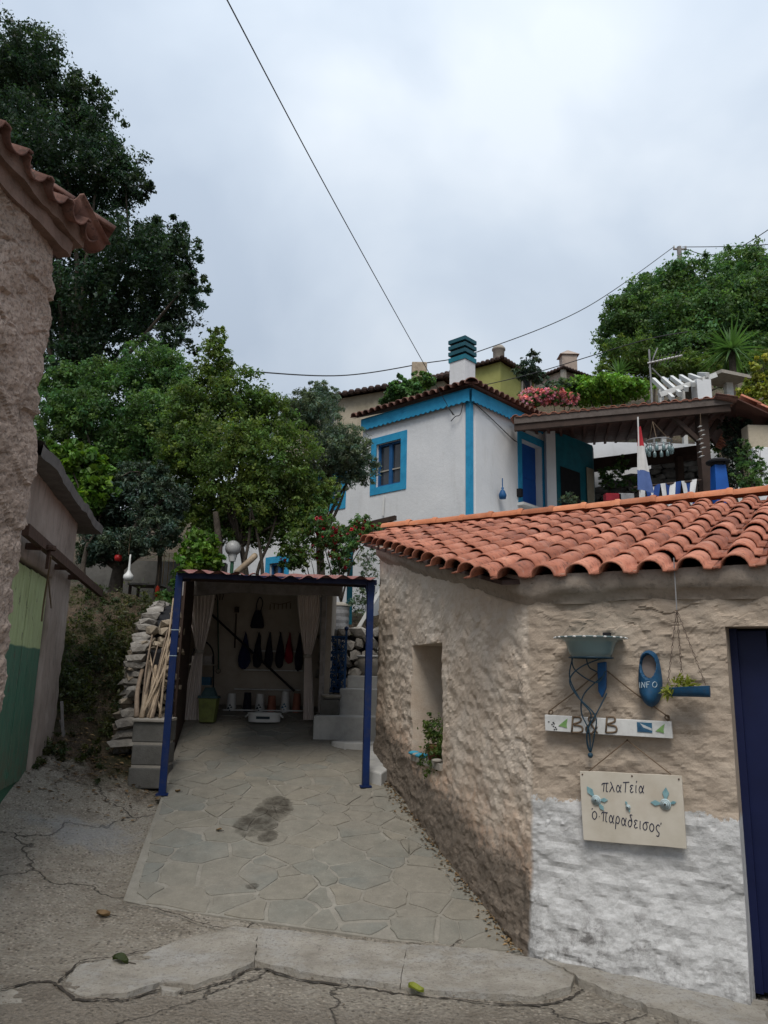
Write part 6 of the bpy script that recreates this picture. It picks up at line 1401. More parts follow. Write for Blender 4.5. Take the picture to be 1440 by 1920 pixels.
m_ = MB(); a = TP(0.2, DEP, .05); b = TP(1.0, DEP-.6, .05); m_.beam(a, b, .12, .34); m_.build('back_beam', M['dark_wood'], tr)
for (u, y, w_) in ((.88, .25, .2), (.87, DEP-.7, .16)):
    p = TP(u, y, -.15); m_ = MB(); m_.box(p[0]-w_/2, p[0]+w_/2, p[1]-w_/2, p[1]+w_/2, 4.4, p[2]+.1); m_.build('post', M['dark_wood'], tr, bevel=.01)
m_ = MB(); p = TP(.88, .25, -.75); m_.beam(p, TP(.74, .1, -.12), .09, .09, (0, 1, 0)); m_.build('brace', M['dark_wood'], tr)
m_ = MB(); p = TP(.88, .25, -.75); m_.beam(p, TP(.98, .9, -.05), .09, .09, (0, 1, 0)); m_.build('brace', M['dark_wood'], tr)
TT = tile_mesh('terrace_tile', .2, .07, .42, M['tile'], .06, .013, 6); slt = nrm(tbk+V3(0, 0, SLT)); R_ = random.Random(6)
m_ = MB(); m_.prism([TP(-.0, -.1, .1), TP(1.02, -.1, .1), TP(1.06, DEP, DEP*SLT+.1), TP(0.0, DEP, DEP*SLT+.1)], V3(0, 0, .02)); trf = fixn(m_.build('roof_deck', M['tile_old'], tr))
ntl = int(np.linalg.norm(TB-TA)*1.03/.2)
for i in range(ntl+1):
    for k in range(2): p = TA+tdv*(i*.2-.02)+slt*(.36*k-.10)+V3(0, 0, .105+R_.uniform(-.006, .01)); place('roof_tile', TT, trf, p, tdv, slt, np.cross(tdv, slt), (1, 1, .7))
vd = nrm(-tdv+V3(0, 0, .25))
for i in range(18):
    p = TP(1.03, -.1+i*.23, .05+i*.23*SLT); place('verge_tile', THS, trf, p, -tbk, vd, np.cross(-tbk, vd))
# hip falling to the right
h0, h1 = TP(1.02, -.1, .09), TP(1.02, DEP, DEP*SLT+.09); e0, e1 = TP(1.02, .3, .09)+tdv*.75+V3(0, 0, -.30), TP(1.02, DEP, .09)+tdv*.85+V3(0, 0, -.3)
m_ = MB(); m_.prism([h0, e0, e1, h1], V3(0, 0, -.03)); fixn(m_.build('hip_deck', M['red_wood'], tr))
m_ = MB(); m_.beam(e0-V3(0, 0, .07), e1-V3(0, 0, .07), .08, .1); m_.build('side_beam', M['dark_wood'], tr)
hdv = nrm(h0-e0+0*tdv); sdv = nrm(e1-e0); upv = nrm((TP(1.02, 1.5, 1.5*SLT+.09))-(TP(1.02, 1.5, .09)+tdv*.78+V3(0, 0, -.3)))
for i in range(18):
    for k in range(2): p = e0+sdv*(i*.2)-upv*.1+upv*.36*k+V3(0, 0, .05); place('roof_tile', TT, trf, p, sdv, upv, np.cross(sdv, upv))
# terrace floor, walls behind
m_ = MB(); m_.box(2.2, 12, 13.3, 20, 4.0, 4.30); m_.build('terrace_floor', M['step_conc']); tag(bpy.data.objects['terrace_floor'], kind='structure')
p0 = HR(3.45, 0, 0); 
tw = thing('terrace_wall', 'shaded teal wall under the terrace roof with a dark doorway', 'wall', (p0[0], p0[1], 4.5))
a, b = W(1042, 880, 17.2), W(1112, 880, 18.3)
m_ = MB(); m_.prism([(a[0], a[1], 4.5), (b[0], b[1], 4.5), (b[0], b[1], 7.4), (a[0], a[1], 7.4)], V3(.1, .25, 0)); fixn(m_.build('wall', M['teal'], tw))
aa, bb = lerp(a, b, .12), lerp(a, b, .62); m_ = MB(); m_.prism([(aa[0], aa[1]-.03, 4.5), (bb[0], bb[1]-.03, 4.5), (bb[0], bb[1]-.03, 6.55), (aa[0], aa[1]-.03, 6.55)], V3(0, .05, 0)); fixn(m_.build('doorway', M['black'], tw))
aa, bb = lerp(a, b, .8), lerp(a, b, 1.0); m_ = MB(); m_.prism([(aa[0], aa[1]-.06, 4.5), (bb[0], bb[1]-.06, 4.5), (bb[0], bb[1]-.06, 6.75), (aa[0], aa[1]-.06, 6.75)], V3(0, .05, 0)); fixn(m_.build('pilaster', M['old_wall'], tw))
m_ = MB(); a = W(1024, 880, 16.95); b = W(1041, 880, 17.0); m_.box(a[0], b[0], 16.9, 17.15, 4.5, 7.35); tag(m_.build('white_pillar', M['white_wall'], None, bevel=.01), 'white plaster pillar between the blue door and the teal wall', 'pillar')
a, b = W(1108, 900, 19.6), W(1330, 900, 19.6); tbw = thing('garden_wall', 'white garden wall seen through the open terrace', 'wall', (a[0], 19.6, 4.5)); m_ = MB(); m_.box(a[0]-.5, b[0]+.3, 19.6, 19.8, 4.4, W(1200, 850, 19.6)[2]+.3); m_.build('wall', M['white_wall'], tbw)
dry_wall('dry_stone_wall', 'dark stacked stone bank at the back of the terrace', W(1110, 900, 18.9), W(1330, 900, 18.2), lambda u: W(1200, 925, 18.5)[2]-.3, lambda u: lerp(W(1120, 905, 18.6)[2], W(1300, 858, 18.3)[2], sstep(0.1, .75, u)), 'stone_grey', (0, -1, 0), 15, .36, .17)
# dutch flag on a pole
fb = W(1198, 935, 13.4); ft = W(1196, 782, 13.4); th = thing('flag', 'limp red white and blue striped flag on a white pole above the tiles', 'flag', (fb[0], fb[1], fb[2]-.6))
m_ = MB(); m_.tube([fb-V3(0, 0, .9), ft], .014, 6); m_.build('pole', M['white_clean'], th)
for (nm, v0, v1, mt) in (('red_stripe', 0, .30, surf('flag_red', (.32, .02, .03), (.42, .03, .04))), ('white_stripe', .30, .68, surf('flag_white', (.5, .48, .46), (.6, .58, .56))), ('blue_stripe', .68, 1.0, surf('flag_blue', (.06, .10, .24), (.09, .14, .32)))):
    G = []
    for i in range(9):
        v = lerp(v0, v1, i/8); row = []
        for k in range(9):
            u = k/8; px = 1196+u*(5+26*v**1.0); py = lerp(800, 918, v)-u*(0)+u*14*(v0*0)+u*6*v; p = W(px, py, 13.38)+V3(0, .03*math.sin(u*6+v*3), 0); row.append(p)
        G.append(row)
    m_ = MB(); m_.sheet(G); m_.sheet([[p+V3(0, .004, 0) for p in r] for r in G]); m_.build(nm, mt, th, True)
# greek striped cloth over the railing
th = thing('striped_cloth', 'blue and white striped Greek flag cloth over the terrace railing', 'flag cloth', W(1250, 930, 14.0))
ga, gb_ = W(1198, 916, 14.0), W(1305, 902, 14.0); m_ = MB(); m_.tube([ga-V3(.1, 0, -.02), gb_+V3(.1, 0, .02)], .02, 6); m_.build('rail', M['dark_wood'], th)
for q in (ga, gb_): m_ = MB(); m_.tube([V3(q[0], q[1], 4.45), q], .02, 6); m_.build('rail_post', M['dark_wood'], th)
mbw, mbb = surf('flag_w', (.5, .5, .5), (.62, .62, .62)), surf('flag_b', (.015, .04, .16), (.02, .06, .22)); ns = 11
for i in range(ns):
    G = []
    for k in range(4):
        u = (i+k/3)/ns; p = lerp(ga, gb_, u); G.append([p+V3(.10*v_*math.sin(i*1.7), -.02-.03*math.sin(v_*2+u*20), .03-.5*v_) for v_ in np.linspace(0, 1, 7)])
    m_ = MB(); m_.sheet(G); m_.sheet([[p+V3(0, .006, 0) for p in r] for r in G]); m_.build('stripe', mbb if i % 2 else mbw, th, True)
# blue stove pipe, wind chimes, ring lamp
c_ = W(1350, 925, 13.9); th = thing('blue_chimney_pot', 'tall tapered blue chimney pot with black cap by the terrace', 'chimney pot', (c_[0], c_[1], 4.5)); z0, z1 = 4.3, W(1350, 874, 13.9)[2]
m_ = MB(); m_.lathe([(.20, 0), (.18, (z1-z0)*.6), (.145, z1-z0), (.001, z1-z0)], V3(c_[0], c_[1], z0), 4, nrm(V3(1, 1, 0)), nrm(V3(-1, 1, 0))); m_.build('body', M['door_blue'], th)
m_ = MB(); m_.lathe([(.13, 0), (.13, .06)], V3(c_[0], c_[1], z1), 14); m_.lathe([(.21, .05), (.22, .08), (.15, .13), (.001, .14)], V3(c_[0], c_[1], z1), 18); m_.lathe([(.21, .05), (.001, .06)], V3(c_[0], c_[1], z1), 18); m_.build('cap', M['black'], th)
c_ = W(1235, 828, 14.6); th = thing('ring_lamp', 'hanging metal ring of small glass bottles under the terrace roof', 'ring lamp', c_); rr = .25
for dz in (0, -.10): m_ = MB(); m_.tube([c_+V3(rr*math.cos(a_), rr*math.sin(a_), dz) for a_ in np.linspace(0, 2*math.pi, 25)], .014, 5, False); m_.build('ring', M['metal_grey'], th)
for i in range(12):
    a_ = 2*math.pi*i/12; q = c_+V3(rr*math.cos(a_), rr*math.sin(a_), -.1); m_ = MB(); m_.lathe([(.001, -.16), (.035, -.15), (.035, -.06), (.014, -.03), (.014, .02), (.001, .02)], q, 8); m_.build('bottle', M['frost'], th, True)
hk = V3(c_[0], c_[1], W(1228, 795, 14.6)[2])
for a_ in (0, 2.1, 4.2): m_ = MB(); m_.tube([c_+V3(rr*math.cos(a_), rr*math.sin(a_), 0), V3(c_[0]-.1, c_[1], hk[2]+.05)], .007, 4); m_.build('cord', M['rope'], th)
m_ = MB(); R2 = np.random.RandomState(3); cc = W(1250, 850, 14.7)
for k in range(3): pass
th = thing('wind_chime', 'string of white shells hanging beside the dark terrace post', 'wind chime', W(1316, 855, 14.15))
m_ = MB(); m_.tube([W(1313, 775, 14.15), W(1318, 860, 14.15)], .005, 4); m_.build('cord', M['rope'], th)
for i in range(8):
    q = W(1312+i % 3*3, 800+i*8, 14.15); m_ = MB(); m_.lathe([(.001, .02), (.05+.015*(i % 2), 0), (.001, -.012)], q, 8, (1, 0, .3), (0, 1, 0)); m_.build('shell', M['white_clean'], th, True)
# right: white wall piece and stone pillar
th = thing('white_garden_wall', 'white garden wall with rough stone top right of the terrace', 'wall', W(1440, 905, 14.4)); a = W(1418, 900, 14.4)
m_ = MB(); m_.box(a[0], a[0]+2.5, 14.4, 14.65, 4.3, W(1430, 838, 14.4)[2]); m_.build('wall', M['white_wall'], th, bevel=.02)
m_ = MB(); zz_ = W(1430, 838, 14.4)[2]; m_.box(a[0]+.02, a[0]+2.5, 14.6, 14.9, zz_-.02, W(1430, 790, 14.4)[2]); m_.build('stone_top', M['old_wall'], th, bevel=.02)

# ------------------------------------------------------------------ far houses
def far_house(name, label, cpx, Y, wl, wr, ang, zt_px, base_z, mat, roof_over=.25, pitch=.35, hip=True, wins=()):
    """house with a corner towards the camera; wl / wr lengths of left and right face"""
    c = W(cpx, zt_px, Y); ztop = c[2]; A = math.radians(ang); l = V3(-math.sin(A), math.cos(A), 0); r = V3(l[1], -l[0], 0); c = V3(c[0], c[1], 0)
    th = thing(name, label, 'house', (c[0], c[1], base_z)); m_ = MB(); q = [c+l*wl, c, c+r*wr, c+r*wr+l*wl]
    m_.add([p+V3(0, 0, base_z) for p in q]+[p+V3(0, 0, ztop) for p in q], [(0, 1, 5, 4), (1, 2, 6, 5), (2, 3, 7, 6), (3, 0, 4, 7)]); m_.build('wall', mat, th)
    o = roof_over; e = [c+l*(wl+o)-r*o, c-l*o-r*o, c+r*(wr+o)-l*o, c+r*(wr+o)+l*(wl+o)]; hw = min(wl, wr)/2+o; rz = hw*pitch
    ap = c+l*wl/2+r*wr/2; m_ = MB(); V_ = [p+V3(0, 0, ztop+.02) for p in e]
    if wl >= wr: r1, r2 = c+r*wr/2+l*(wr/2)*(1 if hip else -.0), c+r*wr/2+l*(wl-wr/2*(1 if hip else 0))
    else: r1, r2 = c+l*wl/2+r*(wl/2), c+l*wl/2+r*(wr-wl/2)
    V_ += [r1+V3(0, 0, ztop+rz), r2+V3(0, 0, ztop+rz)]
    m_.add(V_, [(1, 4, 5, 0), (1, 2, 4), (2, 3, 5, 4), (3, 0, 5)] if wl >= wr else [(1, 2, 5, 4), (0, 1, 4), (0, 4, 5, 3), (2, 3, 5)]); rf = m_.build('roof', M['tile_old'], th)
    # eave tiles seen edge-on
    for (a_, b_, n_) in ((e[0], e[1], wl), (e[1], e[2], wr)):
        m_ = MB(); L_ = np.linalg.norm(b_-a_); k = int(L_/.26); d_ = nrm(b_-a_)
        for i in range(k+1): p = a_+d_*i*.26+V3(0, 0, ztop+.06); m_.ball(p, .13, 6, (1, 1, .8))
        m_.build('eave_tiles', M['dark_tile'], rf)
    for (face, u, z0, z1, w_) in wins:
        d_, nn = (l, -r) if face == 'l' else (r, -l); m_ = MB(); p = c+d_*u+nn*.02
        m_.prism([p+V3(0, 0, z0), p+d_*w_+V3(0, 0, z0), p+d_*w_+V3(0, 0, z1), p+V3(0, 0, z1)], -nn*.03); wo_ = fixn(m_.build('window', M['glass'], th))
        for (a0, a1, b0, b1) in ((-.12, w_+.12, z1, z1+.14), (-.12, w_+.12, z0-.12, z0), (-.12, 0, z0, z1), (w_, w_+.12, z0, z1)):
            m_ = MB(); m_.prism([p+d_*a0+nn*.05+V3(0, 0, b0), p+d_*a1+nn*.05+V3(0, 0, b0), p+d_*a1+nn*.05+V3(0, 0, b1), p+d_*a0+nn*.05+V3(0, 0, b1)], -nn*.06); fixn(m_.build('frame', M['mortar_light'], wo_))
    return th, c, l, r, ztop
th, c, l, r, zt = far_house('vine_house', 'old cream house with dark tiled roof half covered by ivy', 832, 23.5, 6.5, 5, 62, 714, 6.0, M['old_wall'], wins=(('l', 4.15, 10.05-.15, 10.05+.75, .55),))
p = W(786, 690, 26.5); m_ = MB(); m_.box(p[0]-.28, p[0]+.28, p[1]-.25, p[1]+.25, p[2]-1.3, p[2]+.15); m_.build('chimney', M['stone_tan'], th, bevel=.03)
th, c, l, r, zt = far_house('olive_house', 'olive green plastered house with small tiled hip roof', 938, 33, 3.4, 3.2, 50, 678, 10.0, M['olive_wall'], wins=(('r', 2.0, 14.6, 16.0, .7),))
p = W(935, 660, 34.5); m_ = MB(); m_.lathe([(.28, -1), (.28, .05), (.33, .08), (.33, .16), (.22, .3), (.001, .34)], p, 14); m_.build('chimney', M['mortar_light'], th, True)
m_ = MB(); m_.tube(smooth_path([c+l*1.6-r*.05+V3(0, 0, zt-.1), c+l*1.9-r*.05+V3(0, 0, zt-1.2), c+l*1.8-r*.05+V3(0, 0, zt-2.6)], 5), .05, 5); m_.build('drain_pipe', M['mortar_light'], th)
th, c, l, r, zt = far_house('pink_house', 'weathered pinkish old house with a long dark tiled roof', 1056, 42, 3, 7, 35, 694, 12.0, M['pink_wall'], pitch=.4)
p = W(1065, 672, 43.5); m_ = MB(); m_.box(p[0]-.45, p[0]+.45, p[1]-.4, p[1]+.4, p[2]-1.5, p[2]+.1); m_.add([p+V3(-.6, -.5, .1), p+V3(.6, -.5, .1), p+V3(.6, .5, .1), p+V3(-.6, .5, .1), p+V3(0, 0, .55)], [(0, 1, 4), (1, 2, 4), (2, 3, 4), (3, 0, 4), (0, 3, 2, 1)]); m_.build('chimney', M['pink_wall'], th)
m_ = MB(); q = c-r*.08-l*.08; m_.obox(q+V3(0, 0, zt-1.6), l*.12, r*.12, V3(0, 0, 1.6)); m_.build('corner_pilaster', M['mortar_light'], th)

# ------------------------------------------------------------------ pole, wires, antenna, white pergola
pt = W(1273, 463, 41); pb = V3(pt[0]+.15, 41, float(gz(pt[0], 41))); th = thing('power_pole', 'wooden power pole rising above the hillside trees', 'power pole', pb)
m_ = MB(); m_.tube([pb, pt], [.2, .13], 10); m_.build('pole', surf('pole_wood', (.10, .095, .09), (.16, .15, .145)), th, True)
m_ = MB(); m_.beam(pt+V3(-.35, 0, -.15), pt+V3(.45, 0, -.15), .09, .09); m_.build('cross_arm', M['grey_wood'], th)
for dx in (-.3, .1, .4): m_ = MB(); m_.lathe([(.03, 0), (.06, .05), (.04, .12), (.06, .16), (.001, .2)], pt+V3(dx, 0, -.1), 8); m_.build('insulator', M['white_clean'], th, True)
def wire(pts, r, label, n=12):
    m_ = MB(); m_.tube(smooth_path(pts, n), r, 5); return tag(m_.build('overhead_wire', M['wire']), label, 'wire')
wire([W(405, -40, 5.5), W(600, 330, 8.6), W(760, 620, 12.6), HL(.35, 7.0, .12)], .007, 'thick overhead cable running down to the white house corner')
wire([pt+V3(-.3, 0, 0), W(1100, 576, 36), W(900, 658, 31), W(790, 682, 28), W(640, 704, 25), W(440, 694, 20), W(300, 680, 17)], .022, 'sagging wire from the power pole across to the left trees')
wire([pt+V3(.2, 0, 0), W(1370, 462, 38), W(1500, 455, 31)], .024, 'nearly level wire right of the power pole')
wire([pt+V3(.3, 0, -.1), W(1330, 478, 39), W(1390, 462, 37), W(1500, 390, 30)], .024, 'wire climbing steeply to the right of the power pole')
wire([W(880, 728, 24), W(1000, 700, 22), W(1200, 640, 20), W(1290, 622, 19.5)], .014, 'thin dark wire crossing in front of the olive house')
ab = W(1222, 745, 19.0); at_ = W(1217, 655, 19.0); th = thing('tv_antenna', 'metal television antenna above the terrace tiles', 'antenna', V3(ab[0], ab[1], 6.5))
m_ = MB(); m_.tube([V3(ab[0], ab[1], 6.0), at_], .024, 6); m_.build('mast', M['metal_grey'], th)
m_ = MB(); a, b = W(1214, 681, 19.0), W(1280, 666, 18.6); m_.tube([a, b], .022, 5); m_.build('boom', M['white_clean'], th)
for k in range(9): q = lerp(a, b, .1+k*.11); m_ = MB(); m_.tube([q-V3(.05, .32, 0), q+V3(.05, .32, 0)], .009, 4); m_.build('element', M['metal_grey'], th)
for (q0, q1) in (((1217, 690), (1233, 652)), ((1222, 690), (1240, 708))): m_ = MB(); m_.tube([W(*q0, 19), W(*q1, 19)], .018, 5); m_.build('reflector', M['metal_grey'], th)
th = thing('white_pergola', 'white slatted pergola on the hillside above the terrace roof', 'pergola', W(1315, 745, 20.5))
for k in range(6):
    a = W(1225+k*17, 712-k*2, 21.5+k*.25); b = W(1262+k*13, 748-k*9, 19.6+k*.1); m_ = MB(); m_.beam(a, b, .09, .13); m_.build('slat', M['white_paint'], th)
m_ = MB(); m_.beam(W(1236, 741, 19.9), W(1342, 703, 20.4), .10, .14); m_.build('edge_beam', M['white_paint'], th)
m_ = MB(); a = W(1314, 716, 20.2); m_.box(a[0]-.2, a[0]+.2, a[1]-.2, a[1]+.2, 5.2, a[2]); m_.build('post', M['white_wall'], th)
m_ = MB(); a, b = W(1330, 705, 20.8), W(1385, 716, 21.3); m_.beam(a, b, .9, .1); m_.build('roof_sheet', M['mortar_light'], th)
m_ = MB(); a = W(1368, 716, 21.2); m_.box(a[0]-.1, a[0]+.1, a[1], a[1]+.2, 5.6, a[2]); m_.build('post', M['white_paint'], th)
for k in range(2): a = W(1240+k*40, 730, 20.6); m_ = MB(); m_.box(a[0]-.06, a[0]+.06, a[1], a[1]+.12, 5.4, a[2]); m_.build('post', M['white_paint'], th)

# ------------------------------------------------------------------ left yard
th = thing('yard_wall', 'low white painted ledge behind the weedy bank', 'wall', W(240, 1150, 11.4))
m_ = MB(); a, b = W(165, 1146, 11.4), W(330, 1150, 11.9); m_.beam(a, b, .25, .12); m_.build('ledge', M['white_paint'], th, bevel=.02); m_ = MB(); m_.beam(a-V3(0, -.02, .25), b-V3(0, -.02, .25), .22, .42); m_.build('base', M['stone_grey'], th)
c_ = W(190, 1172, 11.1); c_[2] = float(gz(c_[0], 11.1)); th = thing('letter_box', 'white box with blue panels standing at the bank', 'box', c_)
zt_ = W(190, 1120, 11.1)[2]; m_ = MB(); m_.box(c_[0]-.08, c_[0]+.08, 11.05, 11.2, c_[2]-.2, zt_-.28); m_.build('stand', M['white_paint'], th, bevel=.01)
m_ = MB(); m_.box(c_[0]-.10, c_[0]+.10, 11.02, 11.22, zt_-.28, zt_); bx_ = m_.build('case', M['white_clean'], th, bevel=.01)
for z in (-.12, -.24): m_ = MB(); m_.box(c_[0]-.075, c_[0]+.075, 11.005, 11.03, zt_+z, zt_+z+.085); m_.build('blue_panel', M['blue_wood'], bx_)
a = W(241, 1040, 11.2); b = W(240, 1090, 11.2); m_ = MB(); h_ = a[2]-b[2]; th = thing('gourd_lamp', 'white long necked gourd hanging from a branch in the yard', 'gourd', b)
m_.lathe([(.001, 0), (.045, .008), (.075, .05), (.07, .09), (.035, .13), (.018, .17), (.014, h_*.8), (.012, h_), (.001, h_+.005)], b, 16); m_.build('body', M['white_clean'], th, True); m_ = MB(); m_.tube([a, a+V3(0, 0, .35)], .004, 4); m_.build('cord', M['rope'], th)
c_ = W(222, 1046, 11.3); th = thing('red_pot', 'small round red pot hanging in the dark tree', 'pot', c_); m_ = MB(); m_.lathe([(.001, -.05), (.045, -.045), (.06, 0), (.05, .035), (.03, .045), (.001, .03)], c_, 14); m_.build('bowl', surf('red_gloss', (.32, .015, .015), (.42, .02, .02), 5, 20, .05, .002, .3), th, True); m_ = MB(); m_.tube([c_+V3(0, 0, .03), c_+V3(0, 0, .35)], .004, 4); m_.build('cord', M['rope'], th)
c_ = W(295, 1108, 11.6); th = thing('red_lantern', 'slim orange red lantern hanging by the tree trunk', 'lantern', c_); m_ = MB(); m_.lathe([(.001, -.09), (.03, -.08), (.035, .03), (.02, .07), (.001, .09)], c_, 10); m_.build('body', surf('red_o', (.35, .03, .012), (.45, .05, .02)), th, True); m_ = MB(); m_.tube([c_+V3(0, 0, .08), c_+V3(0, 0, .4)], .004, 4); m_.build('cord', M['rope'], th)
# ochre plank screen
th = thing('plank_screen', 'ochre wooden plank screen behind the yard trees', 'screen', W(318, 1140, 12.6))
for k in range(5):
    a, b = W(300+k*9, 1140, 12.6), W(308.4+k*9, 1035+(k % 2)*2, 12.6); m_ = MB(); m_.box(a[0], b[0], 12.6, 12.63, a[2]-.5, b[2]); m_.build('plank', M['ochre'], th, bevel=.004)
# back wall of the yard, table and dark chairs
m_ = MB(); a, b = W(150, 1100, 13.4), W(420, 1100, 13.4); m_.box(a[0], b[0], 13.4, 13.6, 2.3, W(200, 1050, 13.4)[2]); tag(m_.build('yard_back_wall', M['block_conc']), 'pale wall in the shade behind the yard trees', 'wall')
th = thing('yard_table', 'dark narrow table in the shaded yard', 'table', W(262, 1135, 12.2)); zt_ = W(260, 1093, 12.2)[2]; a, b = W(238, 1100, 12.2)[0], W(300, 1100, 12.2)[0]; m_ = MB(); m_.box(a, b, 12.2, 12.7, zt_-.03, zt_); m_.build('table_top', M['grey_wood'], th, bevel=.004)
for x in (a+.04, b-.04):
    for y in (12.24, 12.66): m_ = MB(); m_.box(x-.02, x+.02, y-.02, y+.02, 2.5, zt_-.03); m_.build('leg', M['dark_wood'], th)
# globe lamp on a post
c_ = W(437, 1028, 12.3); zb_ = float(gz(c_[0], 12.3)); th = thing('globe_lamp', 'white globe garden lamp on a dark post above the canopy', 'lamp', (c_[0], c_[1], zb_)); m_ = MB(); m_.ball(c_, .13, 20); m_.build('globe', surf('globe', (.36, .36, .355), (.42, .42, .415), 2, 20, .02, .001, .3), th, True)
m_ = MB(); m_.tube([V3(c_[0], c_[1], zb_-.05), c_-V3(0, 0, .2)], .03, 8); m_.build('post', M['green_dark'], th); m_ = MB(); m_.lathe([(.05, -.22), (.07, -.14), (.08, -.12), (.05, -.11)], c_, 12); m_.build('collar', M['white_clean'], th)

# ------------------------------------------------------------------ trees and plants
def gb(px, py, Y): p = W(px, py, Y); return V3(p[0], p[1], float(gz(p[0], p[1]))-.05)
def lobes(lst, Y, dY=0.0, seed=0):
    R = random.Random(seed); return [lobe(a, b, c, d, Y+R.uniform(-dY, dY)) for (a, b, c, d) in lst]
tree('evergreen_oak', 'very tall dark evergreen oak rising behind the stone house', lobes([(30, 110, 80, 75), (90, 190, 75, 75), (170, 230, 60, 60), (60, 290, 110, 110), (185, 320, 75, 70), (235, 350, 45, 45), (120, 420, 110, 90), (320, 465, 62, 55), (240, 480, 80, 70), (345, 540, 42, 45), (300, 570, 70, 60), (200, 570, 90, 80), (110, 580, 80, 90), (320, 640, 45, 35), (160, 680, 80, 60), (-60, 200, 110, 130), (-60, 450, 120, 140)], 18, 1.2, 1), 190000, .10, L['oak'], gb(120, 900, 18.5), .13, 11, per=70, inner=.2)
tree('leafy_tree', 'mid green broadleaf tree in front of the dark oak', lobes([(200, 740, 75, 55), (290, 690, 55, 50), (300, 780, 60, 55), (150, 770, 55, 45), (240, 830, 70, 45), (330, 730, 40, 50), (120, 720, 40, 45), (90, 800, 50, 60), (60, 850, 50, 50), (190, 860, 60, 50), (270, 860, 60, 50)], 14.8, .5, 2), 95000, .072, L['mid2'], gb(220, 900, 14.8), .07, 12, per=50, inner=.2)
tree('apricot_tree', 'tall leafy fruit tree with pointed top beside the white house', lobes([(408, 640, 20, 28), (400, 690, 42, 42), (440, 750, 62, 50), (370, 770, 55, 60), (500, 790, 50, 45), (430, 840, 90, 60), (530, 860, 62, 62), (350, 870, 55, 55), (470, 920, 85, 60), (560, 930, 45, 50), (390, 950, 60, 45), (500, 985, 60, 35), (320, 930, 50, 60), (330, 830, 50, 60), (440, 990, 60, 30), (570, 970, 40, 40), (600, 930, 35, 40)], 12.6, .45, 3), 105000, .062, L['mid'], gb(470, 1080, 12.4), .05, 13, per=45, inner=.2)
m_ = None
tree('olive_tree', 'silvery olive tree against the white house window', lobes([(600, 775, 42, 40), (638, 832, 46, 40), (680, 868, 30, 38), (560, 775, 40, 38), (615, 850, 50, 45), (655, 890, 30, 30), (585, 900, 40, 40), (600, 730, 26, 20)], 14.4, .35, 4), 44000, .07, L['olive'], gb(600, 1080, 14.4), .08, 14, per=50, aspect=.26, inner=.25)
tree('grape_vine', 'bright green vine spilling over the outbuilding roof', lobes([(115, 850, 32, 22), (150, 880, 45, 38), (190, 915, 35, 35), (100, 880, 30, 35), (165, 940, 35, 25)], 11.4, .3, 5), 9000, .11, L['bright'], gb(170, 1050, 11.4), .04, 15, cat='vine', per=26, aspect=.85)
tree('dark_olive_tree', 'dense dark olive tree shading the yard ledge', lobes([(250, 950, 75, 50), (190, 985, 45, 40), (310, 935, 42, 48), (225, 1020, 70, 28), (300, 1000, 45, 35), (265, 885, 42, 24), (170, 1040, 35, 25)], 11.7, .4, 6), 36000, .065, L['dolive'], gb(212, 1130, 11.8), .11, 16, per=50, aspect=.35)
tree('fig_shrub', 'fresh green shrub behind the left canopy corner', lobes([(375, 1025, 34, 34), (365, 1060, 32, 26), (395, 1050, 26, 26)], 11.3, .2, 7), 3200, .085, L['bright'], gb(375, 1090, 11.3), .025, 17, cat='shrub', per=28, aspect=.6)
# slim stems that show between the crowns
for k, (x0, y0, x1, y1, Y, r_) in enumerate(((408, 1072, 404, 960, 12.0, .075), (455, 1075, 470, 960, 12.2, .03), (492, 1075, 470, 950, 12.2, .03), (483, 1072, 520, 960, 12.3, .028), (290, 1130, 300, 1020, 11.7, .05))):
    m_ = MB(); a, b = W(x0, y0, Y), W(x1, y1, Y); m_.tube(smooth_path([V3(a[0], a[1], float(gz(a[0], a[1]))-.05), a, lerp(a, b, .5)+V3(.03, 0, 0), b], 4), list(np.linspace(r_*1.2, r_*.6, 13)), 8)
    tag(m_.build('tree_stem', M['bark'], None, True), 'slender bare tree stem standing behind the canopy roof' if k < 4 else 'bare dark trunk beside the orange red lantern', 'tree stem', 'stems behind the canopy' if k < 4 else None)
m_ = MB(); m_.tube(smooth_path([W(442, 1075, 11.8), W(470, 1050, 11.8), W(478, 1042, 11.9)], 4), [.05]*9, 8); tag(m_.build('pale_limb', M['cane'], None, True), 'pale curved log leaning above the canopy roof', 'log')
# roses
def flowers(parent, lob, n, size, seed, mat):
    return foliage('flowers', lob, n, size, mat, parent, seed, per=7, spread=.30, aspect=.9, inner=.55, tintv=.25, stuff=True)
rl = lobes([(640, 1030, 26, 30), (680, 985, 24, 20), (700, 1000, 18, 22), (660, 1010, 30, 22), (620, 1000, 26, 22), (600, 975, 24, 20), (640, 1055, 24, 24)], 11.6, .15, 8)
rt = tree('rose_bush', 'dark red climbing rose above the canopy roof', rl, 7500, .05, L['mid2'], gb(650, 1090, 11.8), .025, 18, cat='rose bush', per=26, spread=1.2)
flowers(rt, rl, 620, .06, 19, L['rose'])
rl = lobes([(580, 1040, 30, 28), (610, 1010, 26, 22), (560, 1015, 26, 22), (545, 1045, 22, 22), (590, 985, 24, 18)], 11.9, .15, 9); rt = tree('rose_bush', 'smaller red rose bush next to the lower blue window', rl, 6000, .05, L['mid'], gb(585, 1090, 11.9), .02, 20, cat='rose bush', per=26, spread=1.2); flowers(rt, rl, 160, .06, 21, L['rose'])
rl = lobes([(690, 1050, 18, 25), (690, 1100, 20, 30), (675, 1130, 16, 26)], 11.3, .1, 10); tree('thin_climber', 'sparse twiggy climber beside the shed corner', rl, 900, .05, L['olive'], gb(690, 1180, 11.3), .012, 22, cat='climber', per=12, spread=1.6)
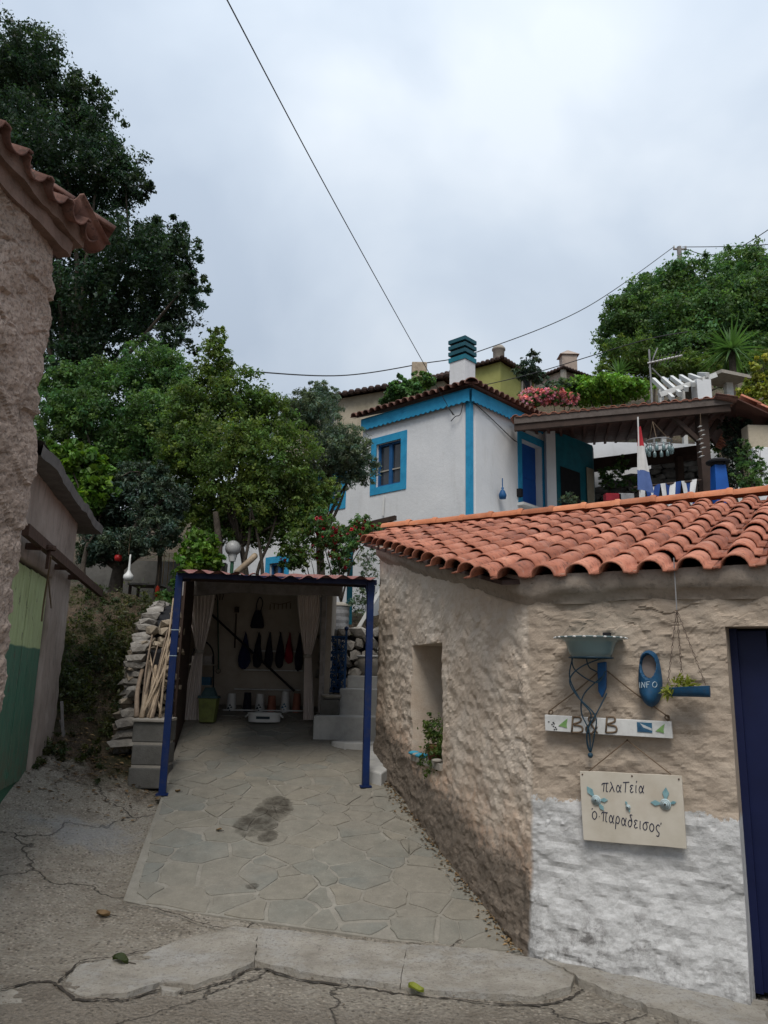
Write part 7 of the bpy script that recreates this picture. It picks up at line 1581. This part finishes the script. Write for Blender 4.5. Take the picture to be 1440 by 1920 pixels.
# hillside right
tree('hill_tree', 'broad dense green trees crowning the hillside', lobes([(1165, 590, 42, 40), (1200, 570, 45, 42), (1255, 560, 60, 48), (1320, 540, 60, 50), (1390, 505, 50, 42), (1430, 530, 60, 50), (1350, 590, 90, 50), (1250, 620, 90, 45), (1160, 640, 45, 40), (1400, 620, 80, 60), (1480, 580, 80, 90), (1300, 660, 90, 40), (1410, 670, 70, 40), (1220, 650, 60, 36)], 37, 1.5, 11), 130000, .18, L['hill'], gb(1290, 740, 37.5), .2, 31, per=50, spread=1.1)
tree('hill_bush', 'feathery yellowish green tree below the hillside crown', lobes([(1185, 665, 45, 32), (1215, 690, 40, 26), (1150, 690, 30, 22), (1260, 690, 40, 24), (1310, 685, 40, 28), (1350, 700, 40, 24), (1420, 690, 40, 30)], 30, .8, 12), 26000, .15, L['mid'], gb(1190, 730, 30), .1, 32, per=45, aspect=.3)
tree('lime_bush', 'bright lime green bush behind the terrace tiles', lobes([(1140, 722, 45, 20), (1095, 725, 35, 18), (1180, 728, 45, 18), (1120, 740, 60, 14)], 22, .5, 13), 14000, .10, L['lime'], gb(1130, 780, 22), .06, 33, cat='bush', per=32, aspect=.7)
tree('grey_bush', 'pale green bush between oleander and lime bush', lobes([(1050, 730, 35, 20), (1075, 742, 30, 16)], 22.5, .4, 14), 3200, .11, L['olive'], gb(1050, 780, 22.5), .05, 34, cat='bush', per=32)
ol = lobes([(1000, 745, 30, 15), (1035, 742, 32, 14), (1062, 748, 20, 12), (985, 752, 16, 10)], 20.5, .3, 15); ot = tree('oleander', 'pink flowering oleander behind the terrace roof', ol, 2600, .11, L['mid2'], gb(1020, 790, 20.5), .04, 35, cat='oleander', per=26); flowers(ot, ol, 5200, .09, 36, L['pink'])
tree('sparse_tree', 'thin dark tree in front of the olive house', lobes([(990, 690, 18, 20), (1000, 672, 12, 12), (975, 700, 16, 12), (1005, 705, 20, 14)], 28, .3, 16), 1600, .17, L['dolive'], gb(992, 760, 28), .06, 37, per=22, spread=1.5, aspect=.4)
tree('ivy', 'thick ivy mound growing over the old cream house roof', lobes([(760, 728, 36, 18), (790, 712, 24, 14), (738, 748, 26, 18), (780, 745, 30, 16)], 22.6, .25, 17), 8500, .10, L['mid2'], gb(760, 800, 22.7), .06, 38, cat='ivy', per=45, aspect=.8)
tree('yellow_vine', 'yellow green climber on the rough wall right of the terrace', lobes([(1415, 725, 26, 26), (1430, 690, 20, 26), (1400, 745, 24, 18), (1440, 760, 24, 26)], 17.5, .3, 18), 3600, .10, L['yellow'], gb(1415, 800, 17.5), .04, 39, cat='vine', per=30, aspect=.7)
tree('cypress_shrub', 'upright bushy green conifer beside the white garden wall', lobes([(1402, 890, 22, 28), (1398, 860, 17, 24), (1412, 910, 22, 20), (1395, 838, 11, 16), (1428, 890, 16, 26), (1425, 860, 12, 20)], 13.7, .1, 19), 6500, .055, L['mid2'], V3(W(1402, 900, 13.7)[0], 13.7, 4.45), .03, 40, cat='shrub', per=40, aspect=.3)
tree('terrace_plant', 'climbing plant in front of the garden wall on the terrace', lobes([(1150, 885, 22, 20), (1165, 870, 14, 16), (1135, 905, 20, 14), (1180, 905, 26, 12)], 18.0, .1, 20), 2200, .07, L['mid2'], V3(W(1150, 900, 18)[0], 18, 4.45), .02, 41, cat='plant', per=24)
tree('potted_bush', 'grey green bush behind the roof ridge near the blue door', lobes([(1065, 936, 18, 12), (1080, 942, 14, 10)], 14.6, .05, 21), 900, .05, L['olive'], V3(W(1065, 940, 14.6)[0], 14.6, 4.45), .02, 42, cat='bush', per=24)
tree('hanging_creeper', 'dark creeper hanging at the right end of the terrace roof', lobes([(1385, 815, 24, 30), (1378, 855, 24, 26), (1396, 790, 22, 18), (1360, 800, 16, 16), (1372, 890, 20, 20)], 15.4, .15, 22), 6500, .06, L['dolive'], V3(W(1385, 860, 15.2)[0], 15.2, 4.45), .02, 43, cat='creeper', per=26)
tree('bank_shrub', 'green shrub mass on the bank behind the terrace post', lobes([(1345, 790, 30, 26), (1385, 770, 34, 24), (1425, 775, 34, 26), (1340, 830, 26, 26), (1300, 770, 26, 18)], 18.6, .2, 25), 9000, .075, L['mid2'], gb(1370, 840, 18.6), .03, 45, cat='shrub', per=32)
# red planters on the terrace edge
for (px, nm) in ((1148, 'red'), (1172, 'grey')):
    a = W(px, 932, 15.2); th = thing('flower_box', nm+' flower box at the edge of the terrace', 'flower box', V3(a[0], a[1], 4.5)); m_ = MB(); m_.box(a[0]-.16, a[0]+.16, 15.1, 15.3, a[2]-.1, a[2]+.06); m_.build('trough', M['cloth_red'] if nm == 'red' else M['metal_grey'], th, bevel=.01); m_ = MB(); m_.box(a[0]-.12, a[0]+.12, 15.14, 15.26, 4.5, a[2]-.1); m_.build('stand', M['dark_wood'], th)
# yucca
def spiky(name, label, c, n, L_, w_, seed, base, mat, cat='yucca'):
    R = np.random.RandomState(seed); th = thing(name, label, cat, base); m_ = MB(); m_.tube([base, c], [.16, .12], 8); m_.build('trunk', M['bark'], th, True)
    for k in range(n):
        d = nrm(R.normal(size=3)+V3(0, -.15, .25)); l_ = L_*(.75+.5*R.rand()); sd = nrm(np.cross(d, V3(0, 0, 1)+R.normal(size=3)*.1))*w_; m_ = MB(); G = []
        for j in range(5):
            t_ = j/4; p = c+d*l_*t_-V3(0, 0, .30*l_*t_*t_*max(0, 1.0-d[2])); ww = [.7, 1, .85, .5, .03][j]; G.append([p-sd*ww, p-V3(0, 0, w_*.4*ww), p+sd*ww])
        m_.sheet(G); me = m_.mesh('leaf', mat); at = me.color_attributes.new('tint', 'FLOAT_COLOR', 'POINT'); v = .8+.5*R.rand(); at.data.foreach_set('color', np.tile(np.array([v, v, v, 1], np.float32), len(me.vertices))); link(bpy.data.objects.new('leaf', me), th)
    return th
yc = W(1372, 655, 26); spiky('yucca', 'large spiky yucca on the hillside right', yc, 110, 1.15, .05, 3, V3(yc[0], yc[1]+.2, float(gz(yc[0], 26))), L['mid2'])
yc = W(1160, 700, 25); spiky('yucca', 'small spiky yucca between the hillside bushes', yc, 45, .6, .035, 4, V3(yc[0], yc[1]+.1, float(gz(yc[0], 25))), L['hill'])
# weeds, ground cover and litter
R2 = np.random.RandomState(9)
wl = []
for k in range(90):
    x = R2.uniform(-4.3, -2.85); y = R2.uniform(8.9, 11.2)
    if x < -3.62-(y-8.5)*.23*0 and y < 8.9: continue
    s_ = R2.uniform(.10, .24); wl.append((V3(x, y, float(gz(x, y))+s_*.35), V3(s_*1.3, s_*1.2, s_)))
for k in range(38):
    y = R2.uniform(7.5, 9.2); x = R2.choice([R2.uniform(-3.4, -3.15), R2.uniform(-2.95, -2.6), R2.uniform(-3.3, -2.6)])-(y-7.5)*.12; s_ = R2.uniform(.04, .11); wl.append((V3(x, y, float(gz(x, y))+s_*.3), V3(s_*1.4, s_*1.3, s_)))
o, _c = foliage('weeds', wl, 30000, .045, L['weed'], None, 50, per=30, spread=1.6, inner=.2, aspect=.4); tag(o, 'low dry weeds covering the bank beside the outbuilding', 'weeds', kind='stuff')
wl = [lobe(270, 1150, 30, 14, 11.3), lobe(310, 1130, 22, 24, 11.2), lobe(300, 1160, 26, 12, 11.0), lobe(330, 1100, 14, 30, 11.3), lobe(240, 1162, 24, 10, 11.2)]
tree('leafy_weed', 'leafy green plants on top of the tumbled stone wall', wl, 3600, .07, L['mid2'], gb(300, 1180, 11.2), .015, 51, cat='plant', per=26, spread=1.3, aspect=.5)
# dry leaves lying about
lv = MB(); nl = 900; vsx = []
for k in range(nl):
    x = R2.uniform(-3.6, -2.05); y = R2.uniform(6.9, 9.9)
    if y < 7.6 and R2.rand() < .6: continue
    z = float(gz(x, y))+.012+dirt[np.searchsorted(xs, x)-1, np.searchsorted(ys, y)-1]*.03; s_ = R2.uniform(.015, .035); a_ = R2.uniform(0, 6.28); d = V3(math.cos(a_), math.sin(a_), R2.uniform(-.3, .3)); e_ = V3(-math.sin(a_), math.cos(a_), R2.uniform(-.3, .3))
    c = V3(x, y, z); lv.add([c-d*s_, c+e_*s_*.5+V3(0, 0, .006), c+d*s_, c-e_*s_*.5+V3(0, 0, .006)], [(0, 1, 2, 3)])
for k in range(420):
    u = R2.uniform(.05, 3.3); q = SP(u, 0, .03+abs(R2.normal())*.05); q[2] = float(rampz(q[1]))+.012; s_ = R2.uniform(.008, .022); a_ = R2.uniform(0, 6.28); d = V3(math.cos(a_), math.sin(a_), R2.uniform(-.4, .4)); e_ = V3(-math.sin(a_), math.cos(a_), R2.uniform(-.3, .3))
    lv.add([q-d*s_, q+e_*s_*.5+V3(0, 0, .006), q+d*s_, q-e_*s_*.5+V3(0, 0, .006)], [(0, 1, 2, 3)])
def leafcol(me, R, lo=.5, hi=1.3):
    at = me.color_attributes.new('tint', 'FLOAT_COLOR', 'POINT'); n = len(me.vertices)//4; c = np.repeat(lo+(hi-lo)*R.rand(n), 4); at.data.foreach_set('color', np.stack([c, c, c, c*0+1], 1).astype(np.float32).ravel())
me = lv.mesh('leaf_litter', L['dry']); leafcol(me, R2); o = bpy.data.objects.new('leaf_litter', me); COL.objects.link(o); tag(o, 'brown fallen leaves and chips on the dirt path', 'leaf litter', kind='stuff')
gr = MB()
for k in range(1500):
    x = R2.uniform(-3.8, 1.6); y = R2.uniform(3.2, 7.6); ok = not inpoly(x, y, ramp_poly)
    if not ok or (x > .9 and y > 4.8): continue
    z = float(gz(x, y))+.008; s_ = R2.uniform(.003, .007); gr.ball((x, y, z), s_, 4, (1, 1, .6))
gr_o = gr.build('gravel', M['stone_tan']); tag(gr_o, 'scattered small grit on the concrete street', 'grit', kind='stuff')
# single fallen leaves
def fallen(px, py, s_, mat, label, seed, plane='g', twig=True):
    R = np.random.RandomState(seed); c = gpt(px, py); z = c[2]+.03
    if plane == 'r': c = onpl(px, py, V3(0, 5, 0), V3(0, -.2, 1)); z = c[2]+.015
    th = thing('fallen_leaf', label, 'leaf', (c[0], c[1], z)); m_ = MB(); G = []
    for i in range(7):
        t_ = i/6; w_ = s_*.5*math.sin(math.pi*(t_*.9+.06)); G.append([V3(c[0]+s_*(t_-.5), c[1]+w_*k+.1*s_*math.sin(5*t_), z+.25*s_*abs(k)+.12*s_*math.sin(3*t_+seed)) for k in (-1, 0, 1)])
    m_.sheet(G); me = m_.mesh('blade', mat); at = me.color_attributes.new('tint', 'FLOAT_COLOR', 'POINT'); at.data.foreach_set('color', np.ones(4*len(me.vertices), np.float32)); link(bpy.data.objects.new('blade', me), th)
    if twig: m_ = MB(); m_.tube([V3(c[0]+s_*.4, c[1], z), V3(c[0]+s_*1.0, c[1]-.02, z)], .0025, 4); m_.build('stalk', M['bark'], th)
fallen(225, 1815, .09, L['weed'], 'curled yellow green leaf on the broken kerb', 1); fallen(780, 1868, .08, L['yellow'], 'flat yellow leaf at the foot of the kerb', 2, twig=False)
fallen(193, 1724, .09, L['dry'], 'brown dry leaf with long stalk on the street concrete', 3); fallen(333, 1486, .05, L['dry'], 'small brown leaf beside the left blue post', 4, 'r'); fallen(410, 1560, .045, L['dry'], 'small grey brown leaf on the paved ramp', 5, 'r')
